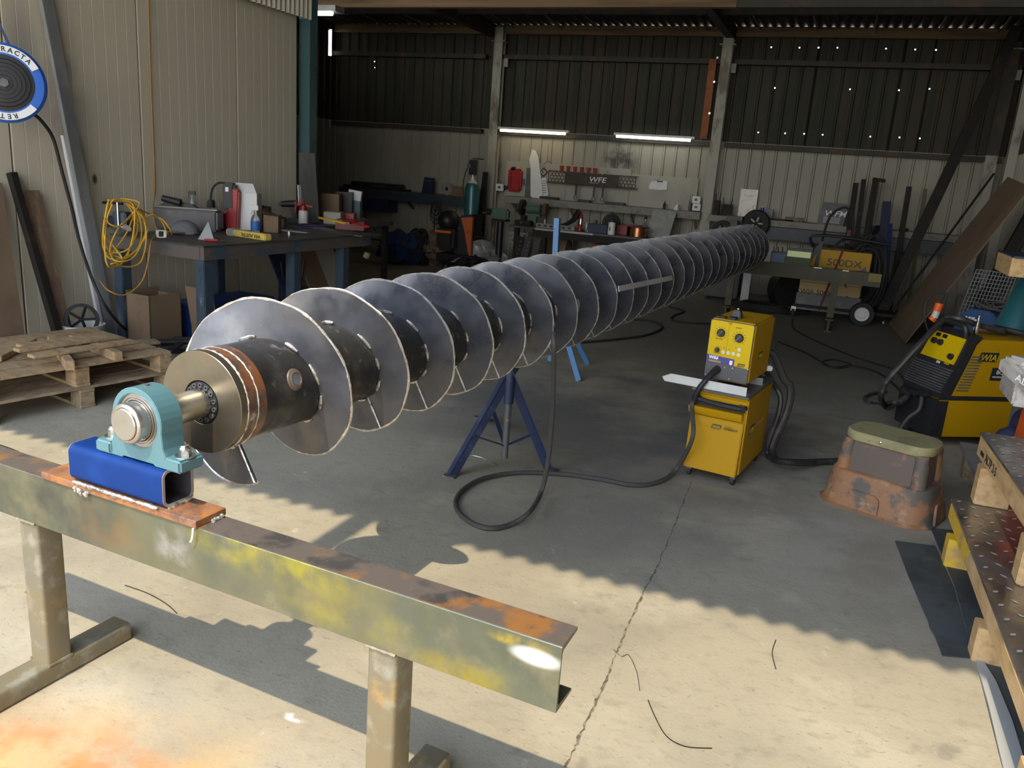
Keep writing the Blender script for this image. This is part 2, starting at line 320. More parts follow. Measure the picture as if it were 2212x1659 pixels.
M_rackb = mat('rack_brown', (.045,.025,.018), [((.08,.04,.025), 8, .5, .7)], rough=.6)
M_board = mat('wall_board', (.36,.34,.28), [((.26,.24,.2), 1.5, .5, .75)], rough=.6, spots=[((.03,.03,.03), (-3.5,13.2,1.75), (.3,.5,.25), .9, 6), ((.05,.05,.05), (-4.6,13.2,1.4), (.16,.5,.3), .75, 4), ((.05,.05,.05), (-3.6,13.2,1.35), (.12,.5,.35), .7, 4), ((.06,.06,.06), (-5.3,13.2,1.3), (.2,.5,.15), .5, 3)])
M_tubeW = mat('tube_warm', (.9,.85,.7), emit=((1,.84,.55), 5))
M_tubeC = mat('tube_cool', (.9,.9,.85), emit=((1,.98,.90), 5))
M_led = mat('led_panel', (.3,.32,.16), emit=((.8,.9,.45), .10))
M_galv = mat('galvanised', (.33,.34,.34), [((.22,.225,.23), 3, .4, .65, (1,1,.5), .8)], rough=.5, metal=.35)
M_conduit = mat('white_conduit', (.55,.56,.58), rough=.5)
M_grinderg = mat('machine_green', (.07,.13,.09), rough=.45)
M_bubble = mat('bubble_wrap', (.62,.58,.54), [((.42,.37,.33), 14, .5, .65)], rough=.3)

# ---------------------------------------------------------------- the setting
YB = 13.39; XL = -8.97; XR = 1.95; XP = -5.76; ZB = 2.27; ZE = 3.875
b = MB(); b.add([(-30,-25,0),(30,-25,0),(30,16,0),(-30,16,0)], [(0,1,2,3)])
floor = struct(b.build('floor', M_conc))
# saw-cut joint in the slab, a ragged dark groove
jp = [fl(1222,1659), fl(1262,1570), fl(1300,1490), fl(1335,1400), fl(1385,1290), fl(1420,1225), fl(1470,1100), fl(1495,1035), fl(1530,930)]
for k in range(8):
    b = MB(); a, c = jp[k], jp[k+1]; n = 14; P = []
    for i in range(n+1):
        p = a.lerp(c, i/n); w = random.uniform(.0015, .006)*(1 if k < 5 else .6); o = random.uniform(-.004, .004)
        P += [(p.x-w+o, p.y, .0012), (p.x+w+o, p.y, .0012)]
    b.add(P, [(2*i, 2*i+1, 2*i+3, 2*i+2) for i in range(n)]); b.build('joint_groove', M_crack, floor)
def corr(x0, x1, z0, z1, axis='x', pos=0, depth=.026, pitch=.19, holes=(), sgn=-1):
    """trapezoidal rib sheeting as a grid; holes = (u, z, du, dz)"""
    us = []; u = x0
    while u < x1:
        for du, h in ((0, 0), (.03, 0), (.042, 1), (.062, 1), (.074, 0), (.10, 0)): us.append((u+du, h*depth))
        u += pitch
    us = [q for q in us if q[0] < x1]+[(x1, 0)]; zs = [z0, z1]
    for hu, hz, a, c in holes:
        us += [(hu-a, 0), (hu+a, 0)]; zs += [hz-c, hz+c]
    us.sort(); zs.sort(); b = MB(); P = []; m = len(zs)
    for u, h in us:
        for z in zs: P.append((u, pos+sgn*h, z) if axis == 'x' else (pos-sgn*h, u, z))
    F = []
    for i in range(len(us)-1):
        um = (us[i][0]+us[i+1][0])/2
        for j in range(m-1):
            zm = (zs[j]+zs[j+1])/2
            if any(abs(um-hu) <= a and abs(zm-hz) <= c for hu, hz, a, c in holes): continue
            F.append((i*m+j, (i+1)*m+j, (i+1)*m+j+1, i*m+j+1))
    return b.add(P, F)
def empty_struct(name, loc=(0,0,0)):
    o = bpy.data.objects.new(name, None); C.objects.link(o); o.location = loc; WM[name] = Matrix.Translation(V(loc)); o['kind'] = 'structure'; return o
wb = empty_struct('wall_back')
hp = [(1666,102),(1727,103),(1768,103),(1809,103),(1914,105),(1977,107),(2022,108),(1674,190),(1836,193),(1942,195),(2008,192),(1638,286),(1696,288),(1737,289),(1777,291),(1880,295),(1943,297),(1987,299),(1092,78),(1585,83),(809,133),(810,146)]
holes = []
for px, py in hp:
    q = oY(px, py, YB); holes.append((q.x, q.z, .009, .009))
corr(XL, XR, 0, ZB, pos=YB).build('lower_sheeting', M_wlow, wb, fix=False, ang=20)
corr(XL, XR, ZB, ZE, pos=YB, holes=holes).build('upper_sheeting', M_wup, wb, fix=False, ang=20)
wl = empty_struct('wall_left')
corr(7.8, YB, 0, ZB, 'y', XL).build('lower_sheeting', M_wlow, wl, fix=False, ang=20)
slit = oX(713, 92, XL)
corr(7.8, YB, ZB, 4.1, 'y', XL, holes=[(slit.y, slit.z, .05, .22)]).build('upper_sheeting', M_wup, wl, fix=False, ang=20)
wr = empty_struct('wall_right')
corr(-3.0, YB, 0, ZB, 'y', XR, sgn=1).build('lower_sheeting', M_wlow, wr, fix=False, ang=20)
corr(-3.0, YB, ZB, 4.5, 'y', XR, sgn=1).build('upper_sheeting', M_wup, wr, fix=False, ang=20)
# cool-room panel wall on the left with its joints
wp = empty_struct('wall_panel'); wp.name = 'wall_side'; WM['wall_side'] = Matrix()
jy = [-3.0, -1.3, .1, 1.5, 2.9, oX(22,280,XP).y, oX(302,200,XP).y, oX(512,200,XP).y, 7.83]
for k in range(8):
    y0, y1 = jy[k]+.007, jy[k+1]-.007; b = MB(); n = max(2, int((y1-y0)/.11)); prof = [(XP-.02, y0), (XP, y0+.004)]
    for i in range(1, n):
        y = y0+(y1-y0)*i/n; prof += [(XP, y-.005), (XP-.0018, y), (XP, y+.005)]
    prof += [(XP, y1-.004), (XP-.02, y1)]
    P = []
    for x, y in prof: P += [(x, y, 0), (x, y, 3.06)]
    b.add(P, [(2*i, 2*i+2, 2*i+3, 2*i+1) for i in range(len(prof)-1)]); b.build('insulated_panel', M_panel, wp, fix=False, ang=15)
MB().box(XP-.09, XP-.016, -3, 7.83, 0, 3.05).build('panel_core', M_joint, wp)
MB().box(XL, XP-.09, 7.74, 7.83, 0, 3.05).build('end_panel', M_wup, wp)
b = MB(); P = []; n = 0; y = 3.2
while y < 7.95: P += [(XP+.10+.018*math.sin(y/.076*2*PI), y, 3.03), (XP+.10+.018*math.sin(y/.076*2*PI), y, 4.15)]; y += .0095; n += 1
b.add(P, [(2*i, 2*i+2, 2*i+3, 2*i+1) for i in range(n-1)]); b.build('corrugated_fascia', M_cream, wp, fix=False, ang=60)
MB().box(XP, XP+.08, 3.2, 7.9, 3.05, 3.12).build('fascia_rail', M_girt, wp)
# roof: corrugated sheets over purlins and rafters, the front lip casts the wavy shadow
def zr(y): return 4.62-(y-.45)*(4.62-3.905)/13.0
rf = empty_struct('ceiling')
def roofsheet(x0, x1, y0, y1, name):
    b = MB(); P = []; n = 0; x = x0
    while x <= x1: h = math.sin(x/.125*2*PI); P += [(x, y0, zr(y0)+.042*h), (x, y1, zr(y1)+.022*h)]; x += .0156; n += 1
    b.add(P, [(2*i, 2*i+2, 2*i+3, 2*i+1) for i in range(n-1)]); return b.build(name, M_roof, rf, fix=False, ang=60)
YR = 3.06-.57*4.62
for k in range(9): roofsheet(-14+k*1.8-.02, -14+(k+1)*1.8 if k < 8 else 4.0, YR+random.uniform(-.012, .012), 13.75, 'roof_sheet')
roofsheet(.60, 5, -6, YR+.05, 'roof_sheet')
for y in (11.8, 8.6, 7.2, 5.8, 4.4, 3.0, 1.6):
    MB().box(XL, XR, y-.035, y+.035, zr(y)-.2, zr(y)-.03).build('purlin', M_girt, rf)
yb1 = 10.0; q = oY(1300, 17, yb1)
MB().box(XL, oY(1592,17,yb1).x, yb1-.05, yb1+.05, q.z, q.z+.3).build('timber_purlin', M_timber, rf)
MB().box(oY(1592,17,yb1).x, XR, yb1-.03, yb1+.03, q.z-.0, q.z+.25).build('purlin', M_girt, rf)
for x in (-5.87, -2.0, 1.75):
    MB().box(x-.06, x+.06, .6, 13.3, 3.72, 3.9).build('rafter', M_girt, rf)
MB().box(XL, XR, YB-.12, YB-.03, ZE-.11, ZE+.03).build('eave_timber', M_timber, rf)
for px in (845,912,932,1112,1215,1300,1530,1645,1768,1893,2030,2163):
    p = oY(px, 48, 13.3); x = p.x; b = MB()
    pts = [(x+random.uniform(-.02,.02), 13.3-.45*i, zr(13.3-.45*i)-.05-random.uniform(0,.03)) for i in range(4)]
    b.tube(pts, .012, 5); b.build('lap_seal', M_galv, rf, jit=.008)
for z, nm in ((oY(1840,328,13.3).z, 'girt'), (oY(900,119,13.3).z, 'girt')):
    for xa, xb in ((XL, -5.97), (-5.77, -2.1), (-1.9, XR-.1)): MB().box(xa, xb, 13.22, 13.34, z-.04, z+.03).build(nm, M_girt, wb)
for i, x in enumerate((oY(1068,300,13.2).x, oY(1548,300,13.2).x, oY(2160,250,13.2).x)):
    cd_ = empty_struct('steel_column'); nm = cd_.name; WM[nm] = Matrix()
    for z0, z1, m in ((0, ZB, M_steelW), (ZB, 3.85, M_girt if i == 2 else M_steelW)):
        MB().box(x-.075, x+.075, 13.12, 13.135, z0, z1).box(x-.075, x+.075, 13.25, 13.265, z0, z1).box(x-.006, x+.006, 13.135, 13.25, z0, z1).build('column_section', m, cd_)
    MB().box(x-.12, x+.12, 13.1, 13.28, 3.62, 3.64).build('cap_plate', M_steelW, cd_)
    MB().box(x+.08, x+.15, 13.2, 13.25, 3.25, 3.38).build('cleat', M_steelW, cd_)
MB().box(XR-.13, XR-.02, 12.6, 12.75, 0, 3.8).build('column_section', M_steelW, cd_)
# teal post at the end of the panel wall
px_ = oX(668, 300, -5.72); b = MB().box(-5.80, -5.66, 7.92, 8.06, 0, 4.2); b.build('post_section', M_teal, empty_struct('corner_post'))
# orange downpipe-like channel beside the second column
q0 = oY(1541, 128, 13.17); q1 = oY(1520, 300, 13.17); t = thing('orange_channel', 'rusty orange steel channel fixed upright beside the middle wall column', 'channel', (q1.x,13.17,q1.z))
MB().bar(q0, (q1.x,13.17,q1.z), .11, .05, (0,1,0)).build('web', mat('orange_rust',(.30,.09,.03),[((.15,.05,.02),5,.5,.7)],rough=.7), t, bev=.004)
for py, dx in ((125,1550),(177,1543),(245,1533)):
    c = oY(dx, py, 13.14); MB().cyl(c, c-Vector((0,.02,0)), .016, n=8).build('bolt', M_zinc, t)
# ================================================================ auger and its front stand
AO = Vector((-1.615, 1.753, .943)); YAW = .0624; TLT = -.0029; RF = .2697; RT = .1506; PT = .3225; PH = .0973
ax_ = Vector((math.sin(YAW)*math.cos(TLT), math.cos(YAW)*math.cos(TLT), math.sin(TLT)))
sd_ = ax_.cross(Vector((0,0,1))).normalized(); up_ = sd_.cross(ax_)
MA = Matrix((sd_, ax_, up_)).transposed().to_4x4(); MA.translation = AO      # local: x side, y along the shaft, z up
aug = thing('screw_auger', 'long steel screw auger with welded flights lying across the workshop', 'auger', M=MA)
LT = PH+PT*27+.05
MB(aug).cyl((0,.028,0), (0,LT,0), RT-.003, n=64).build('centre_tube', M_scale, aug, ang=40)
# red-brown ground patches on the tube near the end plate are rust spots of their own
M_scale2 = mat('ground_band', (.16,.12,.10), [((.42,.17,.08), 7, .44, .6), ((.6,.57,.52), 18, .6, .72), ((.08,.075,.07), 10, .56, .68)], rough=.36, metal=.6)
MB(aug).cyl((0,.024,0), (0,.105,0), RT-.0015, n=64).build('ground_band', M_scale2, aug)
ring = [(r*math.cos(2*PI*k/64), r*math.sin(2*PI*k/64)) for r in (RT,) for k in range(64)]
rin = [(.064*math.cos(2*PI*k/64), .064*math.sin(2*PI*k/64)) for k in range(64)]
MB(aug).ring(ring, rin, (0,0,0), (1,0,0), (0,0,1), (0,.026,0)).build('end_plate', M_hub, aug, bev=.0015, seg=1)
MB(aug).cyl((0,.012,0), (0,.02,0), .064, n=40).build('locking_ring', M_black, aug)
lk = MB(aug).cyl((0,.001,0), (0,.015,0), .0605, n=40).build('locking_collar', M_blackp, aug)
for k in range(14):
    a = 2*PI*(k+.5)/14; c = Vector((.0515*math.cos(a), -.001, .0515*math.sin(a)))
    MB(aug).ring([(.0068*math.cos(j*PI/6), .0068*math.sin(j*PI/6)) for j in range(12)], [(.0042*math.cos(j*PI/6), .0042*math.sin(j*PI/6)) for j in range(12)], c-Vector((0,.003,0)), (1,0,0), (0,0,1), (0,.006,0)).build('socket_bolt', M_greyp, lk)
MB(aug).lathe([(0.0,-.262),(.0405,-.262),(.0425,-.260),(.0425,.02)], ax=(0,1,0), n=48).build('shaft', M_shaft, aug)
# weld round the end plate
def wavering(bm_, r, y, a0, a1, tr, n, amp=.0015):
    pts = [((r+random.uniform(-amp,amp))*math.cos(a0+(a1-a0)*i/n), 0, (r+random.uniform(-amp,amp))*math.sin(a0+(a1-a0)*i/n)) for i in range(n+1)]
    bm_.tube([(p[0], y+random.uniform(-amp,amp), p[2]) for p in pts], tr, 6, rf=lambda t: tr*random.uniform(.75,1.2))
b = MB(aug); wavering(b, RT-.003, .030, 0, 2*PI, .0045, 120, .0012); b.build('end_weld', M_rim, aug)
b = MB(aug); wavering(b, RT-.0025, .070, 0, 2*PI, .003, 110, .0012); b.build('end_weld', M_rim, aug)
# lifting port on the tube
pp = oX(587, 821, -9e9) if False else None
pa = math.radians(18); pc = Vector((RT*math.cos(pa), .235, RT*math.sin(pa))); pn = Vector((math.cos(pa),0,math.sin(pa)))
pt_ = MB(aug).lathe([(.034,-.006),(.032,-.0005),(.026,.002),(.023,.0045),(.0195,.0045),(.0175,-.002)], pc, pn, 28, cap=False).build('port_boss', mat('ground_boss',(.2,.16,.13),[((.45,.2,.1),14,.5,.65)],rough=.45,metal=.6), aug)
MB(aug).lathe([(.0178,.003),(.0176,-.006),(0,-.007)], pc, pn, 24).build('port_hole', M_chrome, pt_)
# flights, one mesh per turn
def flight(k, t0, t1, r_out):
    seg = 56; b = MB(aug); P = []; F = []; th = .006; N = int(seg*(t1-t0))+1; ph0 = random.uniform(0, 6)
    for i in range(N+1):
        t = t0+(t1-t0)*i/N; a = -PI/2-2*PI*t; y = PH+PT*t
        for r, dy in ((RT-.006,0),(r_out,0),(r_out,th),(RT-.006,th)):
            rr = r + (.0018*math.sin(9*a+ph0)+random.uniform(-.0006,.0006) if r == r_out else 0)
            P.append((rr*math.cos(a), y+dy+.002*math.sin(5*a+ph0)*(r == r_out), rr*math.sin(a)))
    for i in range(N): F += [(i*4+j, i*4+(j+1) % 4, i*4+4+(j+1) % 4, i*4+4+j) for j in range(4)]
    F += [(3,2,1,0), (N*4, N*4+1, N*4+2, N*4+3)]
    fo = b.add(P, F).build('flight', M_flight, aug, ang=25)
    b = MB(aug); pts = []
    for i in range(2*N+1):
        t = t0+(t1-t0)*i/(2*N); a = -PI/2-2*PI*t; r = r_out+.0005+.0018*math.sin(9*a+ph0)
        pts.append((r*math.cos(a), PH+PT*t+.003, r*math.sin(a)))
    rr_ = .0042 if k < 6 else .0036
    b.tube(pts, rr_, 6, rf=lambda t: rr_*random.uniform(.72,1.28)); b.build('rim_bead', M_rim, fo)
    for j in range(9):
        if k > 12 and j % 2: continue
        b = MB(aug); tc_ = t0+(t1-t0)*(j+.3+random.uniform(-.15,.15))/9; pts = []; ln_ = random.uniform(.035,.075)
        for i in range(6):
            t = tc_+ln_*i/5; a = -PI/2-2*PI*t; r = RT+.003; pts.append((r*math.cos(a), PH+PT*t-.003, r*math.sin(a)))
        b.tube(pts, .0055, 6, rf=lambda t: .0062*(.6+.5*math.sin(PI*min(max(t,.05),.95)))*random.uniform(.85,1.1))
        b.build('stitch_weld', M_weld, fo)
    b = MB(aug); t = math.floor(t0+.05)+.92; a = -PI/2-2*PI*t         # butt weld between segments
    if k >= 0:
        pts = [((RT+(r_out-RT)*i/8)*math.cos(a), PH+PT*t-.001, (RT+(r_out-RT)*i/8)*math.sin(a)) for i in range(9)]
        b.tube(pts, .004, 6, rf=lambda t: .004*random.uniform(.7,1.2)); b.build('butt_weld', M_weld, fo)
for k in range(27): flight(k, k-(.085 if k == 0 else 0), k+1, RF)
MB(aug).lathe([(.0425,LT-.02),(.0425,LT+.30),(0,LT+.30)], ax=(0,1,0), n=24).build('shaft', M_shaft, aug)
MB(aug).cyl((0,LT,0), (0,LT+.02,0), RT, n=48).build('end_plate', M_hub, aug)
# flat white bar lying against the flights
p0 = oX(1333,628,-9e9) if False else None
def onaug(px, py, r):                       # nearest intersection of the pixel ray with the flight envelope
    Mi = MA.inverted(); o = Mi@CAMP; d = (Mi.to_3x3()@ray(px,py)); A = d.x*d.x+d.z*d.z; B = 2*(o.x*d.x+o.z*d.z); Cc = o.x*o.x+o.z*o.z-r*r
    D = B*B-4*A*Cc; t = (-B-math.sqrt(max(D,0)))/(2*A); return CAMP+ray(px,py)*t
a0 = onaug(1336,624,RF+.008); a1 = onaug(1452,600,RF+.008)
a1 = a0+(a1-a0)
t = thing('flat_bar', 'white flat steel bar lying along the edges of the auger flights', 'bar', a0)
mid = (a0+a1)/2; nrm = (MA.inverted()@mid); nrm = (MA.to_3x3()@Vector((nrm.x,0,nrm.z))).normalized()
MB().bar(a0, a1, .034, .006, nrm).build('bar', M_sheetwhite, t, bev=.001)

# ---------------------------------------------------------------- front stand (trestle)
MS = Matrix((sd_, Vector((ax_.x,ax_.y,0)).normalized(), Vector((0,0,1)))).transposed().to_4x4()
MS.translation = Vector((-1.695, 1.525, 0))       # local x along the beam, y=0 front web face, z=0 floor
st = thing('steel_trestle', 'mottled yellow-green steel channel trestle under the near bearing', 'trestle', M=MS)
ZT, ZBm = .702, .543
xl, xr = -.93, 1.33-.035
inv = MS.inverted()
xr = (inv@oY(1213,1399,1.44)).x; 
def chan(x0, x1):
    pr = [(0,ZBm),(.088,ZBm),(.090,ZBm+.006),(.012,ZBm+.013),(.0065,ZBm+.02),(.0065,ZT-.02),(.012,ZT-.013),(.090,ZT-.007),(.088,ZT),(0.003,ZT),(0,ZT-.003)]
    return MB(st).prism(pr, (x0,0,0), (0,1,0), (0,0,1), (x1-x0,0,0))
chan(xl, xr).build('channel_beam', M_beam, st, ang=30)
MB(st).box(xl, xr, .001, .089, ZT+.0002, ZT+.0012).build('worn_top', M_beamtop, st)
lx = (inv@oY(850,1432,1.46)).x; lxl = (inv@oY(42,1140,1.5)).x
for xe, sgn in ((lx, 1), (lxl, 1)):
    lo = rrect(.082, .082, .010, 3); li = rrect(.072, .072, .006, 3)
    MB(st).ring(lo, li, (xe-.041,.044,.062), (1,0,0), (0,1,0), (0,0,ZBm-.062)).build('leg', M_leg, st, ang=40)
    fo = rrect(.088, .064, .012, 4); fi = rrect(.076, .052, .008, 4)
    MB(st).ring(fo, fi, (xe-.041,-.42,.032), (1,0,0), (0,0,1), (0,.72,0)).build('foot', M_leg, st, ang=40)
    for sx in (-.042, .042): MB(st).tube([(xe-.041+sx,.004+.08*i/8,.064) for i in range(9)], .005, 5, rf=lambda t:.005*random.uniform(.6,1.3)).build('fillet_weld', M_leg, st)
    MB(st).tube([(xe-.082+.082*i/8,-.001,ZBm-.001) for i in range(9)], .005, 5, rf=lambda t:.005*random.uniform(.6,1.3)).build('fillet_weld', M_leg, st)
# pedestal: rusty plate and blue tube
pd = thing('bearing_pedestal', 'bright blue square steel tube welded on a rusty plate under the bearing', 'pedestal', M=MS@Matrix.Translation((0,0,ZT+.0014)))
z1 = .020
plx0, plx1 = (inv@fl(88,1020,.722)).x, (inv@fl(435,1122,.722)).x
MB(pd).box(plx0, plx1, -.008, .098, 0, z1).build('base_plate', M_rust, pd, bev=.0015, seg=1)
tx0, tx1 = (inv@oY(147,1000,1.53)).x, (inv@oY(350,1060,1.51)).x
oo = rrect(.104,.104,.022,6); ii = rrect(.088,.088,.014,6); yc = .048; zc = z1+.052+.002
MB(pd).ring(oo, ii, (tx0,yc,zc), (0,1,0), (0,0,1), (tx1-tx0-.0,0,0)).build('square_tube', M_blue, pd, ang=30)
o2 = rrect(.1035,.1035,.022,6); i2 = rrect(.0875,.0875,.014,6)
for xx, dx in ((tx1,.0015),(tx0,-.0015)): MB(pd).ring(o2, i2, (xx,yc,zc), (0,1,0), (0,0,1), (dx,0,0)).build('cut_end', M_cutsteel, pd)
i3 = rrect(.0868,.0868,.0135,6)
MB(pd).ring(rrect(.0878,.0878,.014,6), i3, (tx0,yc,zc), (0,1,0), (0,0,1), (tx1-tx0,0,0)).build('tube_lining', M_tubein, pd)
for yy in (yc-.056, yc+.056): MB(pd).tube([(tx0+.02+(tx1-tx0-.03)*i/40, yy+random.uniform(-.002,.002), z1+.002) for i in range(41)], .006, 6, rf=lambda t:.006*random.uniform(.6,1.25)).build('seam_weld', M_weld, pd)
b = MB(pd).tube([(tx1+.006+random.uniform(-.001,.002), yc-.04+.08*i/12, z1+.002) for i in range(13)], .006, 6, rf=lambda t:.006*random.uniform(.6,1.25))
b.build('seam_weld', M_weld, pd, jit=.0006)
for xx, yy in ((plx0+.16,-.009),(plx1+.004,.07)):
    b = MB(pd)
    for i in range(16): b.sph((xx+random.uniform(-.03,.03)*(yy<0)+random.uniform(-.003,.003), yy+random.uniform(-.03,.02)*(yy>0)+random.uniform(-.003,.002), random.uniform(-.006,.006)), random.uniform(.003,.007), 7, 5)
    b.build('tack_weld', M_weld, pd)
MB(pd).tube([(plx1-.004,-.0125,.002),(plx1-.005,-.0135,-.015),(plx1-.009,-.0125,-.030),(plx1-.016,-.0115,-.040)], .0028, 6).build('paint_drip', M_white, pd)
# pillow block bearing
ZB0 = ZT+.0014+z1+.002+.104
MBk = MS@Matrix.Translation((0,0,ZB0)); 
cx0 = (MBk.inverted()@(MA@Vector((0,-.19,0)))); HC = cx0.z; CXb = cx0.x
bk = thing('pillow_block_bearing', 'pale teal cast pillow block bearing carrying the auger shaft', 'bearing', M=MBk)
pr = [(CXb-.104,.001),(CXb-.06,.001),(CXb-.055,.006),(CXb+.055,.006),(CXb+.06,.001),(CXb+.104,.001),(CXb+.102,.030)]
RD = .090
for i in range(0, 19):
    a = math.radians(-12+204*i/18); 
    if i == 0: pr.append((CXb+.092,.052))
    pr.append((CXb+RD*math.cos(a), HC+RD*math.sin(a)))
pr += [(CXb-.092,.052),(CXb-.102,.030)]
hole = .0735; yb0, yb1_ = yc-.036, yc+.036
# body as ring between outline and bore (matching counts by angle)
def outline(ang):
    best = None
    c = (CXb, HC); d = (math.cos(ang), math.sin(ang)); n = len(pr)
    for i in range(n):
        x1, y1 = pr[i]; x2, y2 = pr[(i+1) % n]; ex, ey = x2-x1, y2-y1; den = d[0]*ey-d[1]*ex
        if abs(den) < 1e-12: continue
        t = ((x1-c[0])*ey-(y1-c[1])*ex)/den; s = ((x1-c[0])*d[1]-(y1-c[1])*d[0])/den
        if t > 0 and -1e-6 <= s <= 1+1e-6 and (best is None or t > best): best = t
    return (c[0]+d[0]*best, c[1]+d[1]*best)
angs = sorted(set([2*PI*i/96 for i in range(96)]+[math.atan2(y-HC, x-CXb) % (2*PI) for x, y in pr]))
po = [outline(a) for a in angs]; pi_ = [(CXb+hole*math.cos(a), HC+hole*math.sin(a)) for a in angs]
MB(bk).ring(po, pi_, (0,yb0,0), (1,0,0), (0,0,1), (0,yb1_-yb0,0)).build('housing', M_green, bk, bev=.004, seg=3, ang=50)
for s_ in (-1, 1): MB(bk).box(CXb+s_*.127-.030, CXb+s_*.127+.030, yc-.042, yc+.042, .001, .036).build('mounting_foot', M_green, bk, bev=.006, seg=3)
MB(bk).lathe([(.0745,.008),(.0745,.012),(.066,.012),(.066,.008),(.064,.008),(.064,.014),(.059,.014),(.059,.006),(.0565,.006)], (CXb,yb0-.004,HC), (0,1,0), 64, cap=False).build('outer_race', M_cap, bk)
MB(bk).lathe([(.073,.016),(.05,.017)], (CXb,yb0,HC), (0,1,0), 48).build('seal', M_black, bk)
yf = yc-.072
MB(bk).lathe([(.0435,.004),(.0435,0),(.0500,0),(.0535,.003),(.0545,.008),(.0545,.055),(.0435,.055)], (CXb,yf,HC), (0,1,0), 64, cap=False).build('inner_ring', M_cap, bk, ang=50)
MB(bk).lathe([(0,.003),(.038,.003),(.0425,.004),(.0432,.006)], (CXb,yf,HC), (0,1,0), 64).build('shaft_end', M_cap, bk)
g = math.radians(-48); gc = Vector((CXb+.0546*math.cos(g), yf+.024, HC+.0546*math.sin(g))); gn = Vector((math.cos(g),0,math.sin(g)))
MB(bk).lathe([(.0075,-.001),(.0075,.0006),(.005,.0006),(.005,-.004),(0,-.004)], gc, gn, 16).build('grub_screw', M_chrome, bk)
MB(bk).cyl((CXb,yc,HC+RD-.002), (CXb,yc,HC+RD+.003), .008, n=12).build('grease_plug', M_greyp, bk)
for s_ in (-1, 1):
    x = CXb+s_*.131
    bo = MB(bk).cyl((x,yc,.0375), (x,yc,.0525), .0165, n=6).build('hex_bolt', M_zinc, bk, bev=.0015)
    MB(bk).lathe([(0,.0525),(.0145,.0525),(.0155,.056),(.0155,.058),(.010,.066),(0,.067)], (x,yc,0), (0,0,1), 20).build('bolt_dome', M_zinc, bo)
    MB(bk).cyl((x,yc,.0352), (x,yc,.0385), .0255, n=28).build('washer', M_zinc, bo)
# ================================================================ middle of the floor
def cable(name, label, cat, pts, r, m, k=8, n=8, group=None):
    o = MB().tube(spline(pts, k), r, n).build(name, m, None); return tag(o, label, cat, group)
# blue tripod stand under the auger
hub = Vector((-1.62, 4.12, 0)); ta = thing('tripod_stand', 'blue steel tripod stand with grey centre post under the auger', 'stand', hub)
top = Vector((-1.555, 4.02, .60))
feet = [fl(972,1030), fl(1192,1016), fl(1035,903)]
for f in feet:
    d = (f-top); dn = d.normalized(); sdv = dn.cross(Vector((0,0,1))).normalized(); out = sdv.cross(dn)
    l = MB().angle(top+Vector((0,0,.0)), f+Vector((0,0,.012)), .045, .005, sdv, -out).build('leg', M_tripod, ta)
    MB().cbox(f+Vector((0,0,.005)), (.07,.045,.008)).build('foot_pad', M_tripodg, l)
for i in range(3):
    a, c = feet[i], feet[(i+1) % 3]; p = top.lerp(a, .62); q = top+Vector((0,0,-.45)); 
    MB().bar(p, q, .025, .005).build('brace', M_tripod, ta)
MB().cyl(top+Vector((0,0,-.62+.10)), top+Vector((0,0,.10)), .019, n=14).build('screw_post', M_tripodg, ta)
MB().cyl(top+Vector((0,0,-.2)), top+Vector((0,0,.05)), .027, n=14).build('sleeve', M_tripod, ta)
MB().bar(top+Vector((-.09,0,.078)), top+Vector((.09,0,.078)), .05, .012).build('cradle', M_tripod, ta)
# second, light blue stand behind the auger
f0 = fl(1250,824); tb = Vector((f0.x-.16, f0.y+.32, 0)); t2 = thing('support_stand', 'light blue stand behind the auger with its square post rising above it', 'stand', tb)
ptop = oY(1204, 471, tb.y); px0 = ptop.x; y0_ = tb.y
MB().bar((px0+.05,y0_,.06), (px0,y0_,ptop.z), .046, .046, (0,1,0)).build('post', M_lblue, t2)
pj_ = Vector((px0+.03, y0_, .62))
for f in (f0, Vector((px0-.28,y0_+.2,0)), Vector((px0+.3,y0_+.3,0))):
    MB().bar(pj_, f+Vector((0,0,.004)), .045, .008, (0,1,0)).build('leg', M_lblue, t2)
# welding gun lead: feeder -> floor loop -> up over the flight
hs = [(1548,803,.70),(1530,830,.60),(1512,868,.48)]
fp = Vector((-.50,4.50,.64))
MFq = Matrix.Translation((-.482,4.585,.5765))@Matrix.Rotation(math.radians(-9),4,'Z')
pts = [MFq@Vector((-.126,-.109,-.105)), MFq@Vector((-.135,-.110,-.16)), oY(1496,945,4.38), fl(1462,1012,.05), fl(1425,1040,.016), fl(1370,1048,.014), fl(1290,1034,.014), fl(1200,1023,.014), fl(1110,1022,.014), fl(1040,1035,.014), fl(1000,1058,.014), fl(984,1085,.014), fl(995,1112,.014), fl(1030,1135,.014), fl(1068,1141,.014), fl(1110,1130,.014), fl(1145,1105,.05), oY(1168,1065,3.72), oY(1182,1010,3.72), oY(1191,930,3.68), oY(1195,850,3.62), oY(1196,790,3.56), oY(1196,745,3.50), oY(1194,718,3.53)]
cable('welding_lead', 'long dark welding gun lead looping on the floor and up over the auger', 'cable', pts, .0125, M_hose)
